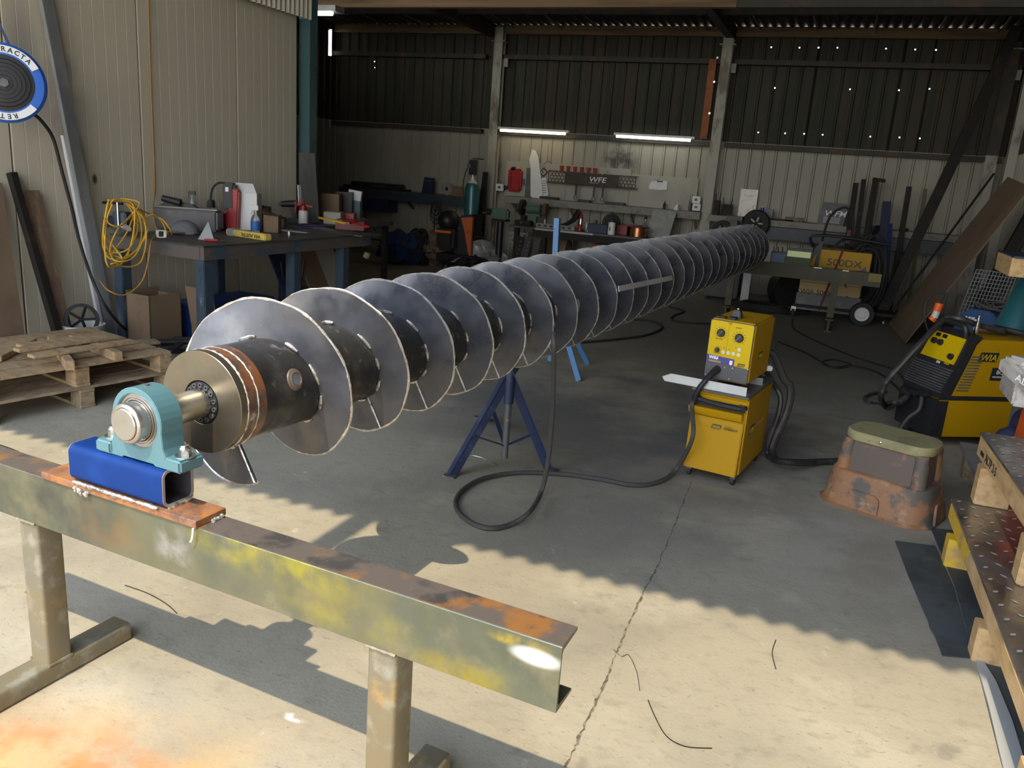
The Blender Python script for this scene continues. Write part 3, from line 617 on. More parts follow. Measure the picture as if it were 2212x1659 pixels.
# leads on the floor behind the auger
cable('floor_cable', 'black cable curving on the floor beyond the middle of the auger', 'cable', [fl(1255,740,.012), fl(1330,733,.012), fl(1395,724,.012), fl(1430,708,.012), fl(1410,694,.012), fl(1370,690,.012)], .012, M_rubber)
cable('floor_cable', 'black cable with a small S bend on the floor under the far auger', 'cable', [fl(1445,662,.012), fl(1478,672,.012), fl(1455,682,.012), fl(1452,692,.012), fl(1500,698,.012), fl(1560,700,.012)], .012, M_rubber)
cable('floor_cable', 'thin black cable with one loop on the floor behind the wire feeder', 'cable', [fl(1680,738,.01), fl(1740,762,.01), fl(1790,790,.01), fl(1815,795,.01), fl(1838,787,.01), fl(1800,777,.01), fl(1776,783,.01), fl(1800,794,.01), fl(1840,790,.01), fl(1890,802,.01), fl(1925,825,.01), fl(1950,850,.05)], .009, M_rubber)
cable('floor_cable', 'thin black cable running from the far caster to the big yellow welder', 'cable', [fl(1712,690,.01), fl(1715,710,.01), fl(1760,735,.01), fl(1830,765,.01), fl(1890,785,.01), fl(1935,800,.01), fl(1955,825,.01)], .008, M_rubber)
# ------------------------------------------------ trolley and wire feeder
R8 = math.radians(-8)
ct = thing('machine_trolley', 'yellow steel tool trolley with black front handle carrying the wire feeder', 'trolley', (-.49,4.50,0), R8)
w = .157
pr = [(.03,.062),(.03,.50),(.045,.515),(.60,.515),(.60,.062)]
MB(ct).prism(pr, (-w,0,0), (0,1,0), (0,0,1), (2*w,0,0)).build('body', M_yellow, ct, bev=.008)
MB(ct).prism([(-.012,.064),(.028,.064),(.028,.375),(.012,.375)], (-w+.006,0,0), (0,1,0), (0,0,1), (2*w-.014,0,0)).build('door', M_yellow, ct, bev=.005)
MB(ct).prism([(-.0,.385),(.028,.385),(.028,.430),(-.018,.430),(-.018,.425)], (-w-.006,0,0), (0,1,0), (0,0,1), (2*w-.01,0,0)).build('drawer', M_yellow, ct, bev=.003)
MB(ct).box(-w+.012, w-.012, .024, .032, .432, .47).build('drawer_slot', M_black, ct)
hb = MB(ct).tube(spline([(-w+.012,.025,.478),(-w+.02,.0,.478),(-w+.05,-.012,.474),(0,-.018,.466),(w-.05,-.012,.462),(w-.02,0,.462),(w-.012,.025,.464)],5), .013, 10).build('handle', M_blackp, ct)
for sx, z in ((-1,.476),(1,.462)): MB(ct).cbox((sx*(w-.03),.004,z), (.05,.035,.034)).build('handle_end', M_blackp, hb, bev=.008)
MB(ct).box(-w-.004, w+.004, .0, .61, .517, .530).build('top_tray', M_greyp, ct, bev=.003)
for sx in (-1, 1):
    for yy in (.05, .56):
        cs = MB(ct).box(sx*(w-.03)-.014, sx*(w-.03)+.014, yy-.018, yy+.018, .038, .062).build('caster', M_greyp, ct)
        MB(ct).cyl((sx*(w-.03)-.010,yy,.024), (sx*(w-.03)+.010,yy,.024), .024, n=18).build('wheel', M_rubber, cs)
def wia(o, ex, ez, s, parent, txt='WIA', box=M_ink, ink=M_yface, dd=None):
    o = V(o); ex = V(ex).normalized(); ez = V(ez).normalized(); nr = ex.cross(ez).normalized()
    pl = MB().prism([(-.1*s,-.12*s),(2.15*s,-.12*s),(2.4*s,.92*s),(.15*s,.92*s)], o, ex, ez, nr*.0012).build('logo_plate', box, parent)
    text(txt, s*1.02, o+nr*.0014+ex*.12*s, ex, ez, ink, parent, 'logo', shear=.25, bold=.012*s, sx=1.0)
MC = WM[ct.name]; cx_, cy_, czv = [MC.to_3x3()@Vector(v) for v in ((1,0,0),(0,1,0),(0,0,1))]
fn = (MC.to_3x3()@Vector((0,.04,.311))).normalized()
wia(MC@Vector((-.02,-.0065,.325)), cx_, fn, .022, ct)
text('WELDMATIC', .0075, MC@Vector((.052,-.0075,.342)), cx_, fn, M_ink, ct, shear=.2)
text('WORKSHOP', .0135, MC@Vector((.048,-.0065,.327)), cx_, fn, M_ink, ct, shear=.25, bold=.0003)
wia(MC@Vector((w+.0005,.14,.28)), cy_, czv, .05, ct, box=M_ink)
text('WORKSHOP', .034, MC@Vector((w+.001,.28,.29)), cy_, czv, mat('faded_ink',(.30,.2,.03)), ct, shear=.25)
# angle iron and cradle on the trolley
an = thing('angle_section', 'white painted steel angle lying under the wire feeder, sticking out left', 'angle iron', MC@Vector((-.05,.06,.531)), R8)
def anm(x0, x1, y, z, m=M_sheetwhite):
    return MB(ct).prism([(y,z),(y+.045,z),(y+.045,z+.003),(y+.003,z+.003),(y+.003,z+.040),(y,z+.040)], (x0,0,0), (0,1,0), (0,0,1), (x1-x0,0,0))
b = MB(ct).hexa([(-.33,.012,.5315),(.14,.012,.5315),(.14,.068,.5315),(-.295,.068,.5315),(-.33,.012,.5345),(.14,.012,.5345),(.14,.068,.5345),(-.295,.068,.5345)])
b.build('flange', M_sheetwhite, an)
MB(ct).prism([(-.345,.556),(-.295,.582),(.14,.582),(.14,.5345),(-.33,.5345)], (0,.009,0), (1,0,0), (0,0,1), (0,.003,0)).build('upstand', M_sheetwhite, an)
an2 = thing('angle_section', 'short bluish-grey steel angle under the back of the wire feeder', 'angle iron', MC@Vector((0,.38,.531)), R8)
MB(ct).prism([(.34,.5315),(.39,.5315),(.39,.5345),(.343,.5345),(.343,.575),(.34,.575)], (-.15,0,0), (0,1,0), (0,0,1), (.30,0,0)).build('section', M_galv, an2)
fd = thing('wire_feeder', 'yellow wire feeder box with dials on top of the trolley', 'wire feeder', (-.482,4.585,.5765), math.radians(-9))
MF = WM[fd.name]; fx, fy, fz = [MF.to_3x3()@Vector(v) for v in ((1,0,0),(0,1,0),(0,0,1))]
fw, fh, fdp = .127, .345, .43
MB(fd).box(-fw, fw, 0, fdp, 0, fh).build('case', M_yellow, fd, bev=.012, seg=3)
MB(fd).box(-fw+.004, fw-.004, -.004, .002, .006, fh-.004).build('front_plate', M_greyp, fd, bev=.008)
MB(fd).prism([(-fw+.007,.135),(.068-.03,.128),(.068-.03,.098),(fw-.008,.092),(fw-.008,fh-.016),(fw-.016,fh-.008),(-fw+.016,fh-.008),(-fw+.007,fh-.016)], (0,-.0045,0), (1,0,0), (0,0,1), (0,-.0012,0)).build('control_panel', M_yface, fd)
MB(fd).prism([(-fw+.007,.095),(.038,.095),(.038,.134),(-fw+.007,.141)], (0,-.0058,0), (1,0,0), (0,0,1), (0,-.0009,0)).build('purple_strip', M_purple, fd)
def Fp(x, z, y=-.0068): return MF@Vector((x, y, z))
text('W66', .026, Fp(-.108,.118), fx, fz, M_whitei, fd, shear=.2, bold=.0012)
text('WIREFEEDER', .0125, Fp(-.108,.102), fx, fz, M_yface, fd, bold=.0004)
MB(fd).prism([(.012,.103),(.020,.098),(.028,.103),(.028,.124),(.012,.124)], (0,-.0066,0), (1,0,0), (0,0,1), (0,-.0008,0)).build('shield_badge', M_whitei, fd)
wia(Fp(.058,.101,-.0056), fx, fz, .017, fd)
for x, z, r in ((-.058,fh-.075,.0225),(.046,fh-.088,.0245),(-.066,.172,.012)):
    k_ = MB(fd).lathe([(0,-.024),(r*.85,-.023),(r,-.008),(r*1.05,-.005)], (x,0,z), (0,1,0), 24).build('dial', M_blackp, fd)
    MB(fd).cbox((x,-.0245,z), (r*.35,.006,r*1.7), Matrix.Rotation(math.radians(40),3,'Y')).build('dial_grip', M_greyp, k_)
    b = MB(fd)
    for j in range(11):
        a = math.radians(-135+27*j)+PI/2; b.cbox((x+1.38*r*math.cos(a), -.006, z+1.38*r*math.sin(a)), (.0022,.0010,.009), Matrix.Rotation(-(a-PI/2),3,'Y'))
    o = b.build('dial_ticks', M_ink, fd); o['kind'] = 'stuff'
for x, z in ((-.031,.165),(-.002,.165),(.026,.165),(.056,.163),(.056,.193)):
    MB(fd).cyl((x,-.0055,z), (x,-.0085,z), .0095, n=18).build('button', M_white, fd)
    text('SET' if x < .05 else 'JOG', .0055, Fp(x,z-.002,-.0088), fx, fz, M_ink, fd, align='CENTER')
for x, z in ((-.012,fh-.022),(-.03,.190),(-.0,.186),(.036,.203)): MB(fd).cyl((x,-.0055,z), (x,-.0075,z), .0028, n=10).build('indicator', mat('led_red',(.25,.01,.01),rough=.3) if x == -.012 else bpy.data.materials['led_red'], fd)
MB(fd).box(-.0165, -.0157, -.0065, -.0055, .15, fh-.03).build('panel_line', M_ink, fd)
for s_, x, z in (('ARC LENGTH',-.085,.153),('WIRE SPEED',.018,fh-.035),('VOLTS ADJUST',-.085,fh-.112),('POWER',-.024,fh-.016)): text(s_, .0065, Fp(x,z), fx, fz, M_ink, fd)
for x, z in ((.032,.083),(-.012,.078),(.020,.018),(-.115,.02),(fw-.01,.09)): MB(fd).sph((x,-.005,z), (.0038,.002,.0038), 10, 6).build('rivet', M_zinc, fd)
sk = MB(fd).cyl((-.052,0,.062), (-.052,-.018,.060), .022, n=20).build('euro_socket', M_blackp, fd)
gp = MB(fd).tube([(-.052,-.015,.060),(-.062,-.05,.045),(-.082,-.09,.01)], .017, 12, rf=lambda t: .021-.006*t).build('gun_plug', M_blackp, fd)
b = MB(fd)
cp = spline([(-.080,-.088,.012),(-.100,-.105,-.025),(-.118,-.110,-.07),(-.128,-.108,-.115)], 8)
b.tube(cp, .0125, 8)
for i in range(2, len(cp), 1): d = (cp[i]-cp[i-1]).normalized(); b.cyl(cp[i]-d*.0022, cp[i]+d*.0022, .0165, n=10)
o = b.build('strain_spring', M_blackp, gp); o['kind'] = 'stuff'
tb_ = MB(fd).box(-.04, .0, .03, .09, fh, fh+.012).build('top_bracket', M_blackp, fd, bev=.003)
MB(fd).hexa([(-.045,.10,fh),(.01,.10,fh),(.01,.16,fh),(-.045,.16,fh),(-.035,.11,fh+.045),(0,.11,fh+.045),(0,.15,fh+.045),(-.035,.15,fh+.045)]).build('hook_mount', M_blackp, fd, bev=.004)
MB(fd).sph((-.017,.13,fh+.05), .009, 10, 6).build('hook_ball', M_zinc, fd)
MB(fd).box(-.11, -.055, .03, .07, fh, fh+.010).build('cable_clip', M_blackp, fd, bev=.003)
wia(MF@Vector((fw+.0005,.15,.13)), fy, fz, .035, fd)
cn = MB(fd).cyl((.06,fdp,.11), (.08,fdp+.08,.10), .028, n=16).build('rear_connector', M_blackp, fd)
MB(fd).cbox((.10,fdp+.03,.02), (.09,.05,.03), Matrix.Rotation(.5,3,'Z')).build('cable_clamp', M_white, fd, bev=.006)
M_sleeve = mat('cable_sleeve', (.03,.028,.026), [((.09,.085,.08), 7, .5, .7)], rough=.5)
pts = [MF@Vector((.08,fdp+.08,.10)), MF@Vector((.13,fdp+.10,.09)), oY(1692,815,5.05), oY(1708,840,5.05), oY(1700,890,5.03), oY(1678,940,5.0), oY(1668,972,4.98)+Vector((0,0,0)), fl(1680,994,.022), fl(1730,999,.022), fl(1790,997,.022), fl(1860,995,.022)]
cable('interconnect_cable', 'thick black sleeved cable from the wire feeder down to the orange stool', 'cable', pts, .022, M_sleeve)
cable('interconnect_cable', 'second black sleeved cable hanging close behind the yellow trolley', 'cable', [MF@Vector((.05,fdp+.02,.08)), oY(1672,830,5.15), oY(1686,860,5.15), oY(1680,900,5.13), oY(1662,950,5.12), fl(1660,985,.022), fl(1700,998,.075), fl(1760,1000,.03)], .017, M_sleeve)
# ------------------------------------------------ step stool
sm = thing('step_stool', 'worn orange plastic step stool with yellow-green tread near the big welder', 'step stool', (.43,4.66,0), math.radians(-22))
def rr_lo(w, d, r, n=6): return rrect(w, d, r, n)
def loft(mb, outs):             # outs: list of (outline, z)
    P = []; n = len(outs[0][0])
    for o, z in outs: P += [(x, y, z) for x, y in o]
    F = [(i*n+k, i*n+(k+1) % n, (i+1)*n+(k+1) % n, (i+1)*n+k) for i in range(len(outs)-1) for k in range(n)]
    F += [tuple(reversed(range(n))), tuple(range((len(outs)-1)*n, len(outs)*n))]
    return mb.add(P, F)
loft(MB(sm), [(rr_lo(.60,.42,.13), 0), (rr_lo(.605,.425,.13), .008), (rr_lo(.57,.39,.12), .02), (rr_lo(.52,.35,.11), .19), (rr_lo(.50,.33,.10), .20)]).build('lower_step', M_stoolb, sm, ang=50)
loft(MB(sm), [(rr_lo(.43,.27,.06), .20), (rr_lo(.41,.25,.055), .37)]).build('riser', M_stooldark, sm, ang=50)
for sx in (-1, 1):
    for sy in (-1, 1):
        MB(sm).cyl((sx*.195,sy*.115,.195), (sx*.185,sy*.108,.372), .040, .034, n=16).build('corner_pillar', M_stoolb, sm)
loft(MB(sm), [(rr_lo(.45,.29,.10), .368), (rr_lo(.455,.295,.10), .374), (rr_lo(.455,.295,.10), .408), (rr_lo(.44,.28,.09), .416)]).build('tread', M_stooltop, sm, ang=40)
for x0 in (-.12, ):
    P = [(-.13,.0),(-.105,.075),(-.08,.10),(.05,.10),(.075,.08),(.08,0)]
    MB(sm).prism([(x, z+.014) for x, z in P], (-.03,-.2145,0), (1,0,0), (0,.155,.985), (0,.012,0)).build('side_panel', M_stoolb, sm, bev=.003)
MB(sm).prism([(-.09,0),(-.07,.085),(-.05,.105),(.06,.105),(.08,.09),(.10,0)], (.305,.0,.014), (0,1,0), (-.155,0,.985), (-.012,0,0)).build('end_panel', M_stoolb, sm, bev=.003)
MB(sm).sph((-.02,-.149,.392), (.009,.004,.009), 10, 6).build('rivet', M_zinc, sm)
# ------------------------------------------------ big yellow welder on the right
RW = math.radians(-58)
bw = thing('welding_machine', 'large yellow and black welding machine with lead over it on the right', 'welding machine', (.655,6.15,0), RW)
MW = WM[bw.name]; wx, wy, wz = [MW.to_3x3()@Vector(v) for v in ((1,0,0),(0,1,0),(0,0,1))]
hw = .19; LW = .86
MB(bw).box(-hw, hw, .02, LW, .085, .36).build('lower_cabinet', M_yellow, bw, bev=.004)
MB(bw).box(-hw-.002, hw+.002, .02, LW+.01, .345, .375).build('waist_band', M_blackp, bw)
MB(bw).prism([(.09,.375),(.20,.735),(.25,.765),(LW-.08,.765),(LW-.01,.72),(LW,.68),(LW,.375)], (-hw,0,0), (0,1,0), (0,0,1), (2*hw,0,0)).build('upper_case', M_yellow, bw, bev=.004)
MB(bw).prism([(-.0,.085),(.10,.085),(.10,.345),(.0,.345)], (-hw-.005,0,0), (0,1,0), (0,0,1), (2*hw+.01,0,0)).build('lower_front', M_blackp, bw, bev=.006)
MB(bw).prism([(.02,.375),(.105,.375),(.185,.62),(.215,.73),(.255,.78),(.20,.80),(.15,.76),(.10,.60),(.03,.44)], (-hw-.006,0,0), (0,1,0), (0,0,1), (2*hw+.012,0,0)).build('front_fascia', M_blackp, bw, bev=.004)
sl_ = Vector((0,.05,.16)).normalized(); slw = MW.to_3x3()@sl_
MB(bw).prism([(-hw+.03,0),(hw-.02,0),(hw-.02,.185),(-hw+.05,.185)], (0,.094,.585), (1,0,0), sl_, (0,-.012,.003)).build('control_panel', M_yface, bw)
fnw = wx.cross(slw).normalized()
def Wp(x, s): return MW@(Vector((x,.094,.585))+sl_*s) + fnw*.0135
for x in (-.10,-.035): 
    MB().prism([(0,0),(.045,0),(.045,.026),(0,.026)], Wp(x,.15), wx, slw, fnw*.002).build('display', M_black, bw)
for x, s in ((-.085,.115),(-.02,.115),(.13,.045)): MB().cyl(Wp(x,s), Wp(x,s)+fnw*.02, .023, .019, n=18).build('dial', M_blackp, bw)
text('250i', .022, Wp(.02,-.022), wx, slw, M_whitei, bw, bold=.0006); wia(Wp(.085,-.015)-fnw*.004, wx, slw, .026, bw)
for i in range(10):
    z = .40+.0165*i; y = (.024+(z-.40)*.15 if z < .44 else .03+(z-.44)/.16*.07)+.008
    MB(bw).bar((-hw-.002,y-.012+.0*i,z), (hw+.002,y-.012,z), .018, .008).build('grille_slat', M_greyp, bw, bev=.002)
hnd = MB(bw).tube(spline([(-.13,.17,.765),(-.13,.16,.82),(-.09,.155,.845),(.09,.155,.845),(.13,.16,.82),(.13,.17,.765)],5), .020, 10).build('handle', M_blackp, bw)
for i in range(13):
    z = .415+.0195*i; y = .135+i*.0055
    MB(bw).bar((hw+.001,y,z), (hw+.001,y+.09,z), .006, .009, (0,0,1)).build('louvre', M_greyp, bw)
wia(MW@Vector((hw+.0012,.255,.625)), wy, wz, .062, bw, 'WIA', ink=M_yface)
text('WELDMATIC', .045, MW@Vector((hw+.001,.43,.635)), wy, wz, mat('faint_ink',(.25,.16,.03)), bw, shear=.2)
MB(bw).prism([(0,0),(.15,0),(.155,.09),(.005,.09)], (hw+.001,.37,.49), (0,1,0), (0,0,1), (.001,0,0)).build('sticker', M_ink, bw)
text('BC', .04, MW@Vector((hw+.0025,.41,.535)), wy, wz, M_whitei, bw)
text('WELDING', .016, MW@Vector((hw+.0025,.385,.51)), wy, wz, M_whitei, bw)
for sx in (-1, 1):
    cs = MB(bw).box(sx*.14-.02, sx*.14+.02, .05, .11, .05, .085).build('caster', M_greyp, bw)
    MB(bw).cyl((sx*.14-.016,.07,.045), (sx*.14+.016,.07,.045), .045, n=20).build('wheel', M_rubber, cs)
    MB(bw).cyl((sx*.2-.02,LW-.12,.085), (sx*.2+.02,LW-.12,.085), .085, n=24).build('rear_wheel', M_rubber, bw)
for i, x in enumerate((-.10,-.04,.03,.10)): MB(bw).cyl((x,.0,.33+.01*i), (x,-.05,.32+.01*i), .02, n=14).build('cable_socket', M_blackp, bw)
# leads of the big welder
hp_ = [MW@Vector((.02,.55,.80)), MW@Vector((.0,.35,.835)), MW@Vector((.0,.2,.875)), oY(2040,690,6.3), oY(1995,735,6.15), oY(1945,790,6.1), oY(1915,825,6.1), oY(1903,858,6.1), fl(1915,880,.1), oY(1935,872,6.1), oY(1960,855,6.15), MW@Vector((-.10,-.04,.33))]
cable('welder_lead', 'thick black lead arching from behind over the big welder and down its front', 'cable', [oY(2212,722,6.55), oY(2150,708,6.55)]+hp_, .021, M_sleeve)
cable('welder_lead', 'grey earth lead looped on the floor left of the big welder', 'cable', [MW@Vector((-.04,-.04,.33)), oY(1950,870,6.1), oY(1925,868,6.1), fl(1905,873,.02), fl(1875,868,.02), fl(1868,858,.02), fl(1885,850,.02), fl(1915,846,.02)], .012, M_hose)
cable('welder_lead', 'black lead hanging from the big welder sockets to the floor', 'cable', [MW@Vector((.10,-.04,.34)), oY(1985,885,6.0), oY(1960,905,6.0), fl(1930,950,.03), fl(1925,965,.02)], .013, M_hose)
sktl = thing('socket_tool', 'chrome extension socket standing on top of the big yellow welder', 'tool', MW@Vector((.06,.30,.7665)))
MB(sktl).lathe([(.021,0),(.021,.004),(.016,.008),(.016,.07),(.0135,.072),(.0135,.10),(.011,.102),(.011,.128),(.009,.13),(.009,.142),(0,.143)], n=16).build('socket', M_chrome, sktl)
# blue machine behind
bm_l = oY(2035,690,7.0)
bb = thing('blue_power_source', 'blue suitcase welder with white label behind the big yellow welder', 'welding machine', (1.10,6.98,.0), math.radians(-30))
MK = WM[bb.name]; kx, kz = MK.to_3x3()@Vector((1,0,0)), Vector((0,0,1))
MB(bb).box(-.30,.24,.0,.5,0,.52).build('crate_base', M_blackp, bb, bev=.01)
MB(bb).prism([(-.27,.52),(.08,.52),(.10,.79),(.02,.86),(-.13,.86),(-.20,.80)], (0,0,0), (1,0,0), (0,0,1), (0,.40,0)).build('case', M_mblue, bb, bev=.01)
MB(bb).box(-.075,.075,-.003,.0,.60,.73).build('label', M_paper, bb)
MB(bb).box(-.07,.07,-.004,-.002,.705,.725).build('label_band', mat('label_red',(.35,.08,.06)), bb)
text('Miller', .05, MK@Vector((-.16,-.003,.765)), kx, kz, M_whitei, bb, shear=.3, bold=.001)
b = MB()
cc = MK@Vector((.12,.15,.87))
for i in range(7):
    r1 = random.uniform(.10,.20); pts = [cc+Vector((r1*math.cos(a)*1.3+random.uniform(-.02,.02), r1*math.sin(a)*.8, random.uniform(-.02,.05)+.008*i)) for a in [2*PI*j/9 for j in range(9)]]
    b.tube(spline(pts+[pts[0]], 4), .007, 6)
o = tag(b.build('cable_coil', M_hose), 'tangled coil of grey cable on the blue suitcase welder', 'cable')
ep = oY(2022,672,6.9); t = thing('orange_plug', 'orange and clear three-pin plug hanging beside the blue suitcase welder', 'plug', ep)
MB().cyl(oY(2030,655,6.9), oY(2024,672,6.9), .030, n=14).build('body', M_orange, t); MB().cyl(oY(2024,672,6.9), oY(2018,686,6.9), .026, n=14).build('clear_collar', M_bubble, t); MB().cyl(oY(2018,686,6.9), oY(2012,692,6.9), .031, n=14).build('ring', M_orange, t)
cable('black_lead', 'black lead curving from the orange plug round the brown board', 'cable', [oY(2030,652,6.9), oY(2040,632,6.92), oY(2010,640,6.95), oY(1998,665,6.95), oY(2000,700,6.9), oY(2012,730,6.8)], .008, M_rubber)
# leaning steel, board, mesh on the right
def lean(name, label, cat, b0, t0, w, h, m, up=(0,1,0), group=None):
    o = MB().bar(b0, t0, w, h, up).build(name, m, None, bev=.002); return tag(o, label, cat, group)
bd = thing('brown_board', 'long brown board leaning diagonally against the right wall', 'board', fl(1940,722))
A_, B_ = fl(1922,700,.01), fl(1957,742,.01); C_, D_ = oY(2230,405,9.2), oY(2180,383,10.6)
nn = (B_-A_).cross(D_-A_).normalized()*.016
MB().hexa([A_,B_,C_,D_,A_+nn,B_+nn,C_+nn,D_+nn]).build('panel', M_brown, bd)
lean('steel_beam', 'long black hollow steel beam leaning into the back right corner', 'steel beam', fl(1897,696,.02)+Vector((0,.15,0)), oY(2197,60,12.6), .13, .10, M_steelD)
lean('steel_rod', 'thin dark steel rod leaning beside the long black beam', 'steel rod', fl(1912,694,.01), oY(2147,375,12.7), .028, .028, M_steelD)
lean('steel_rod', 'short bare steel rod lying at the foot of the leaning beam', 'steel rod', fl(1908,697,.02), fl(1938,662,.10), .03, .02, M_zinc)
lean('dark_channel', 'dark steel channel leaning on the back side of the brown board', 'steel channel', fl(2010,760,.02)+Vector((.25,.3,0)), oY(2245,430,9.6), .10, .09, M_steelD)
lean('dark_channel', 'second dark channel leaning right of the brown board', 'steel channel', fl(2040,740,.02)+Vector((.25,.5,0)), oY(2275,470,9.4), .14, .09, M_greyp)
ms = thing('wire_mesh', 'galvanised wire mesh panel standing behind the coiled cables', 'mesh', oY(2100,730,8.0))
mo, mux, muz = oY(2062,700,7.9), (oY(2150,712,8.0)-oY(2062,700,7.9)), (oY(2110,582,8.1)-oY(2062,700,7.9))
for i in range(13): MB().tube([mo+mux*(i/12), mo+mux*(i/12)+muz], .0035, 5).build('wire', M_galv, ms)
for i in range(15): MB().tube([mo+muz*(i/14), mo+mux+muz*(i/14)], .0035, 5).build('wire', M_galv, ms)
tg = thing('gas_cylinder', 'large teal gas cylinder leaning at the right edge behind the welder', 'gas cylinder', (1.3,6.6,0))
cp0 = oY(2200,690,6.75); cp1 = oY(2268,560,6.9); cdd = (cp1-cp0).normalized(); cb0 = cp0-cdd*((cp0.z-.12)/cdd.z)
MT = Matrix.Translation((1.60,6.75,0))@Matrix.Rotation(math.radians(0),4,'X')
MB().lathe([(.115,0),(.125,.01),(.125,1.15),(.11,1.23),(.06,1.29),(.035,1.31),(.035,1.36),(0,1.36)], cb0, cdd, 28).build('shell', M_tealcyl, tg)
# timber block above, resting on the cylinder cage
bxk = thing('storage_rack', 'dark steel rack post carrying timber at the right edge', 'rack', (1.62,6.3,0))
q = oY(2196,600,6.0)
MB().box(q.x+.20, q.x+.24, 6.3, 6.45, 0, oY(2190,565,6.0).z).build('post', M_greyp, bxk)
tmb = MB().box(q.x-.055, q.x+.25, 5.95, 6.5, oY(2192,597,6.0).z, oY(2192,556,6.0).z).build('timber_block', M_pine, None, bev=.003); tag(tmb, 'sawn pine block with grain at the top right edge', 'timber')
MB().box(q.x-.05, q.x+.3, 5.93, 6.55, oY(2192,556,6.0).z, oY(2192,552,6.0).z+.0).build('shelf', M_dblue, bxk)
# bubble wrapped parcels, orange bin, navy bag
YP = 4.9
def pxbox(name, label, cat, x0, y0, x1, y1, Y, d, m, bev=.01, jit=.0, rz=0):
    p = oY(x0, y1, Y); q = oY(x1, y0, Y); r = oY(x1, y1, Y)
    o = MB().box(p.x, max(r.x, q.x), Y, Y+d, p.z, q.z).build(name, m, None, bev=bev, jit=jit); return tag(o, label, cat)
zt_ = .30
pk = thing('wrapped_parcel', 'bubble-wrapped long parcel with felt pen writing at the right edge', 'parcel', oY(2185,800,YP))
MB().bar(oY(2178,785,YP+.1), oY(2255,852,YP-.3), .10, .09).build('wrapping', M_bubble, pk, bev=.018, jit=.003)
text('ALT', .05, oY(2192,820,YP-.28), (.75,-.5,-.35), (.1,0,1), M_whitei, pk)
pk2 = thing('wrapped_parcel', 'small crumpled bubble-wrapped bundle lying on the long parcel', 'parcel', oY(2200,775,YP))
MB().bar(oY(2197,775,YP+.05), oY(2235,790,YP-.1), .12, .05).build('wrapping', M_bubble, pk2, bev=.015, jit=.006)
pk3 = thing('plastic_tub', 'translucent white ribbed plastic tub under the wrapped parcels', 'tub', oY(2200,860,YP))
p = oY(2176,868,YP); q = oY(2190,818,YP); MB().box(p.x, p.x+.3, YP-.1, YP+.3, p.z, q.z).build('tub', M_bubble, pk3, bev=.012)
for i in range(5): z = p.z+.02+.02*i; MB().box(p.x-.003, p.x+.3, YP-.104, YP-.1, z, z+.006).build('rib', M_bubble, pk3)
ob = thing('orange_rack', 'orange painted rack upright with slots at the right edge', 'rack', (oY(2200,930,YP-.1).x,YP,0))
p = oY(2192,960,YP-.05); MB().hexa([(p.x,YP-.1,0),(p.x+.25,YP-.1,0),(p.x+.25,YP+.1,0),(p.x,YP+.1,0),(p.x+.03,YP-.1,oY(2208,868,YP).z),(p.x+.3,YP-.1,oY(2208,868,YP).z),(p.x+.3,YP+.1,oY(2208,868,YP).z),(p.x+.03,YP+.1,oY(2208,868,YP).z)]).build('upright', M_orange, ob)
for i in range(7): MB().bar((p.x+.002+.004*i,YP-.103,.10+.055*i), (p.x+.014+.004*i,YP-.103,.12+.055*i), .008, .004, (0,1,0)).build('slot', M_black, ob)
nb = MB()
q = oY(2165,925,5.25)
nb.sph((q.x+.10,5.3,.20), (.12,.12,.20), 30, 20); nb.sph((q.x+.14,5.27,.40), (.10,.10,.12), 14, 9); nb.sph((q.x+.07,5.24,.30), (.09,.08,.14), 14, 9)
tag(nb.build('cloth_bag', M_navy, None, lump=.07), 'dark navy cloth bundle stuffed between the welder and the orange upright', 'bag')
# caster and grey trestle board behind the stool
pc_ = thing('grey_plank', 'grey weathered plank on timber blocks behind the plate pallets', 'plank', fl(2110,1040))
a = fl(2092,962,.17); c = fl(2160,1092,.17)
MB().bar(a, c+(c-a)*.25, .10, .03).build('board', M_galv, pc_)
for k in (.12, .75, 1.1): pbl = a.lerp(c, k); MB().box(pbl.x-.03, pbl.x+.12, pbl.y-.05, pbl.y+.06, 0, .152).build('block', M_wood2, pc_, bev=.003)
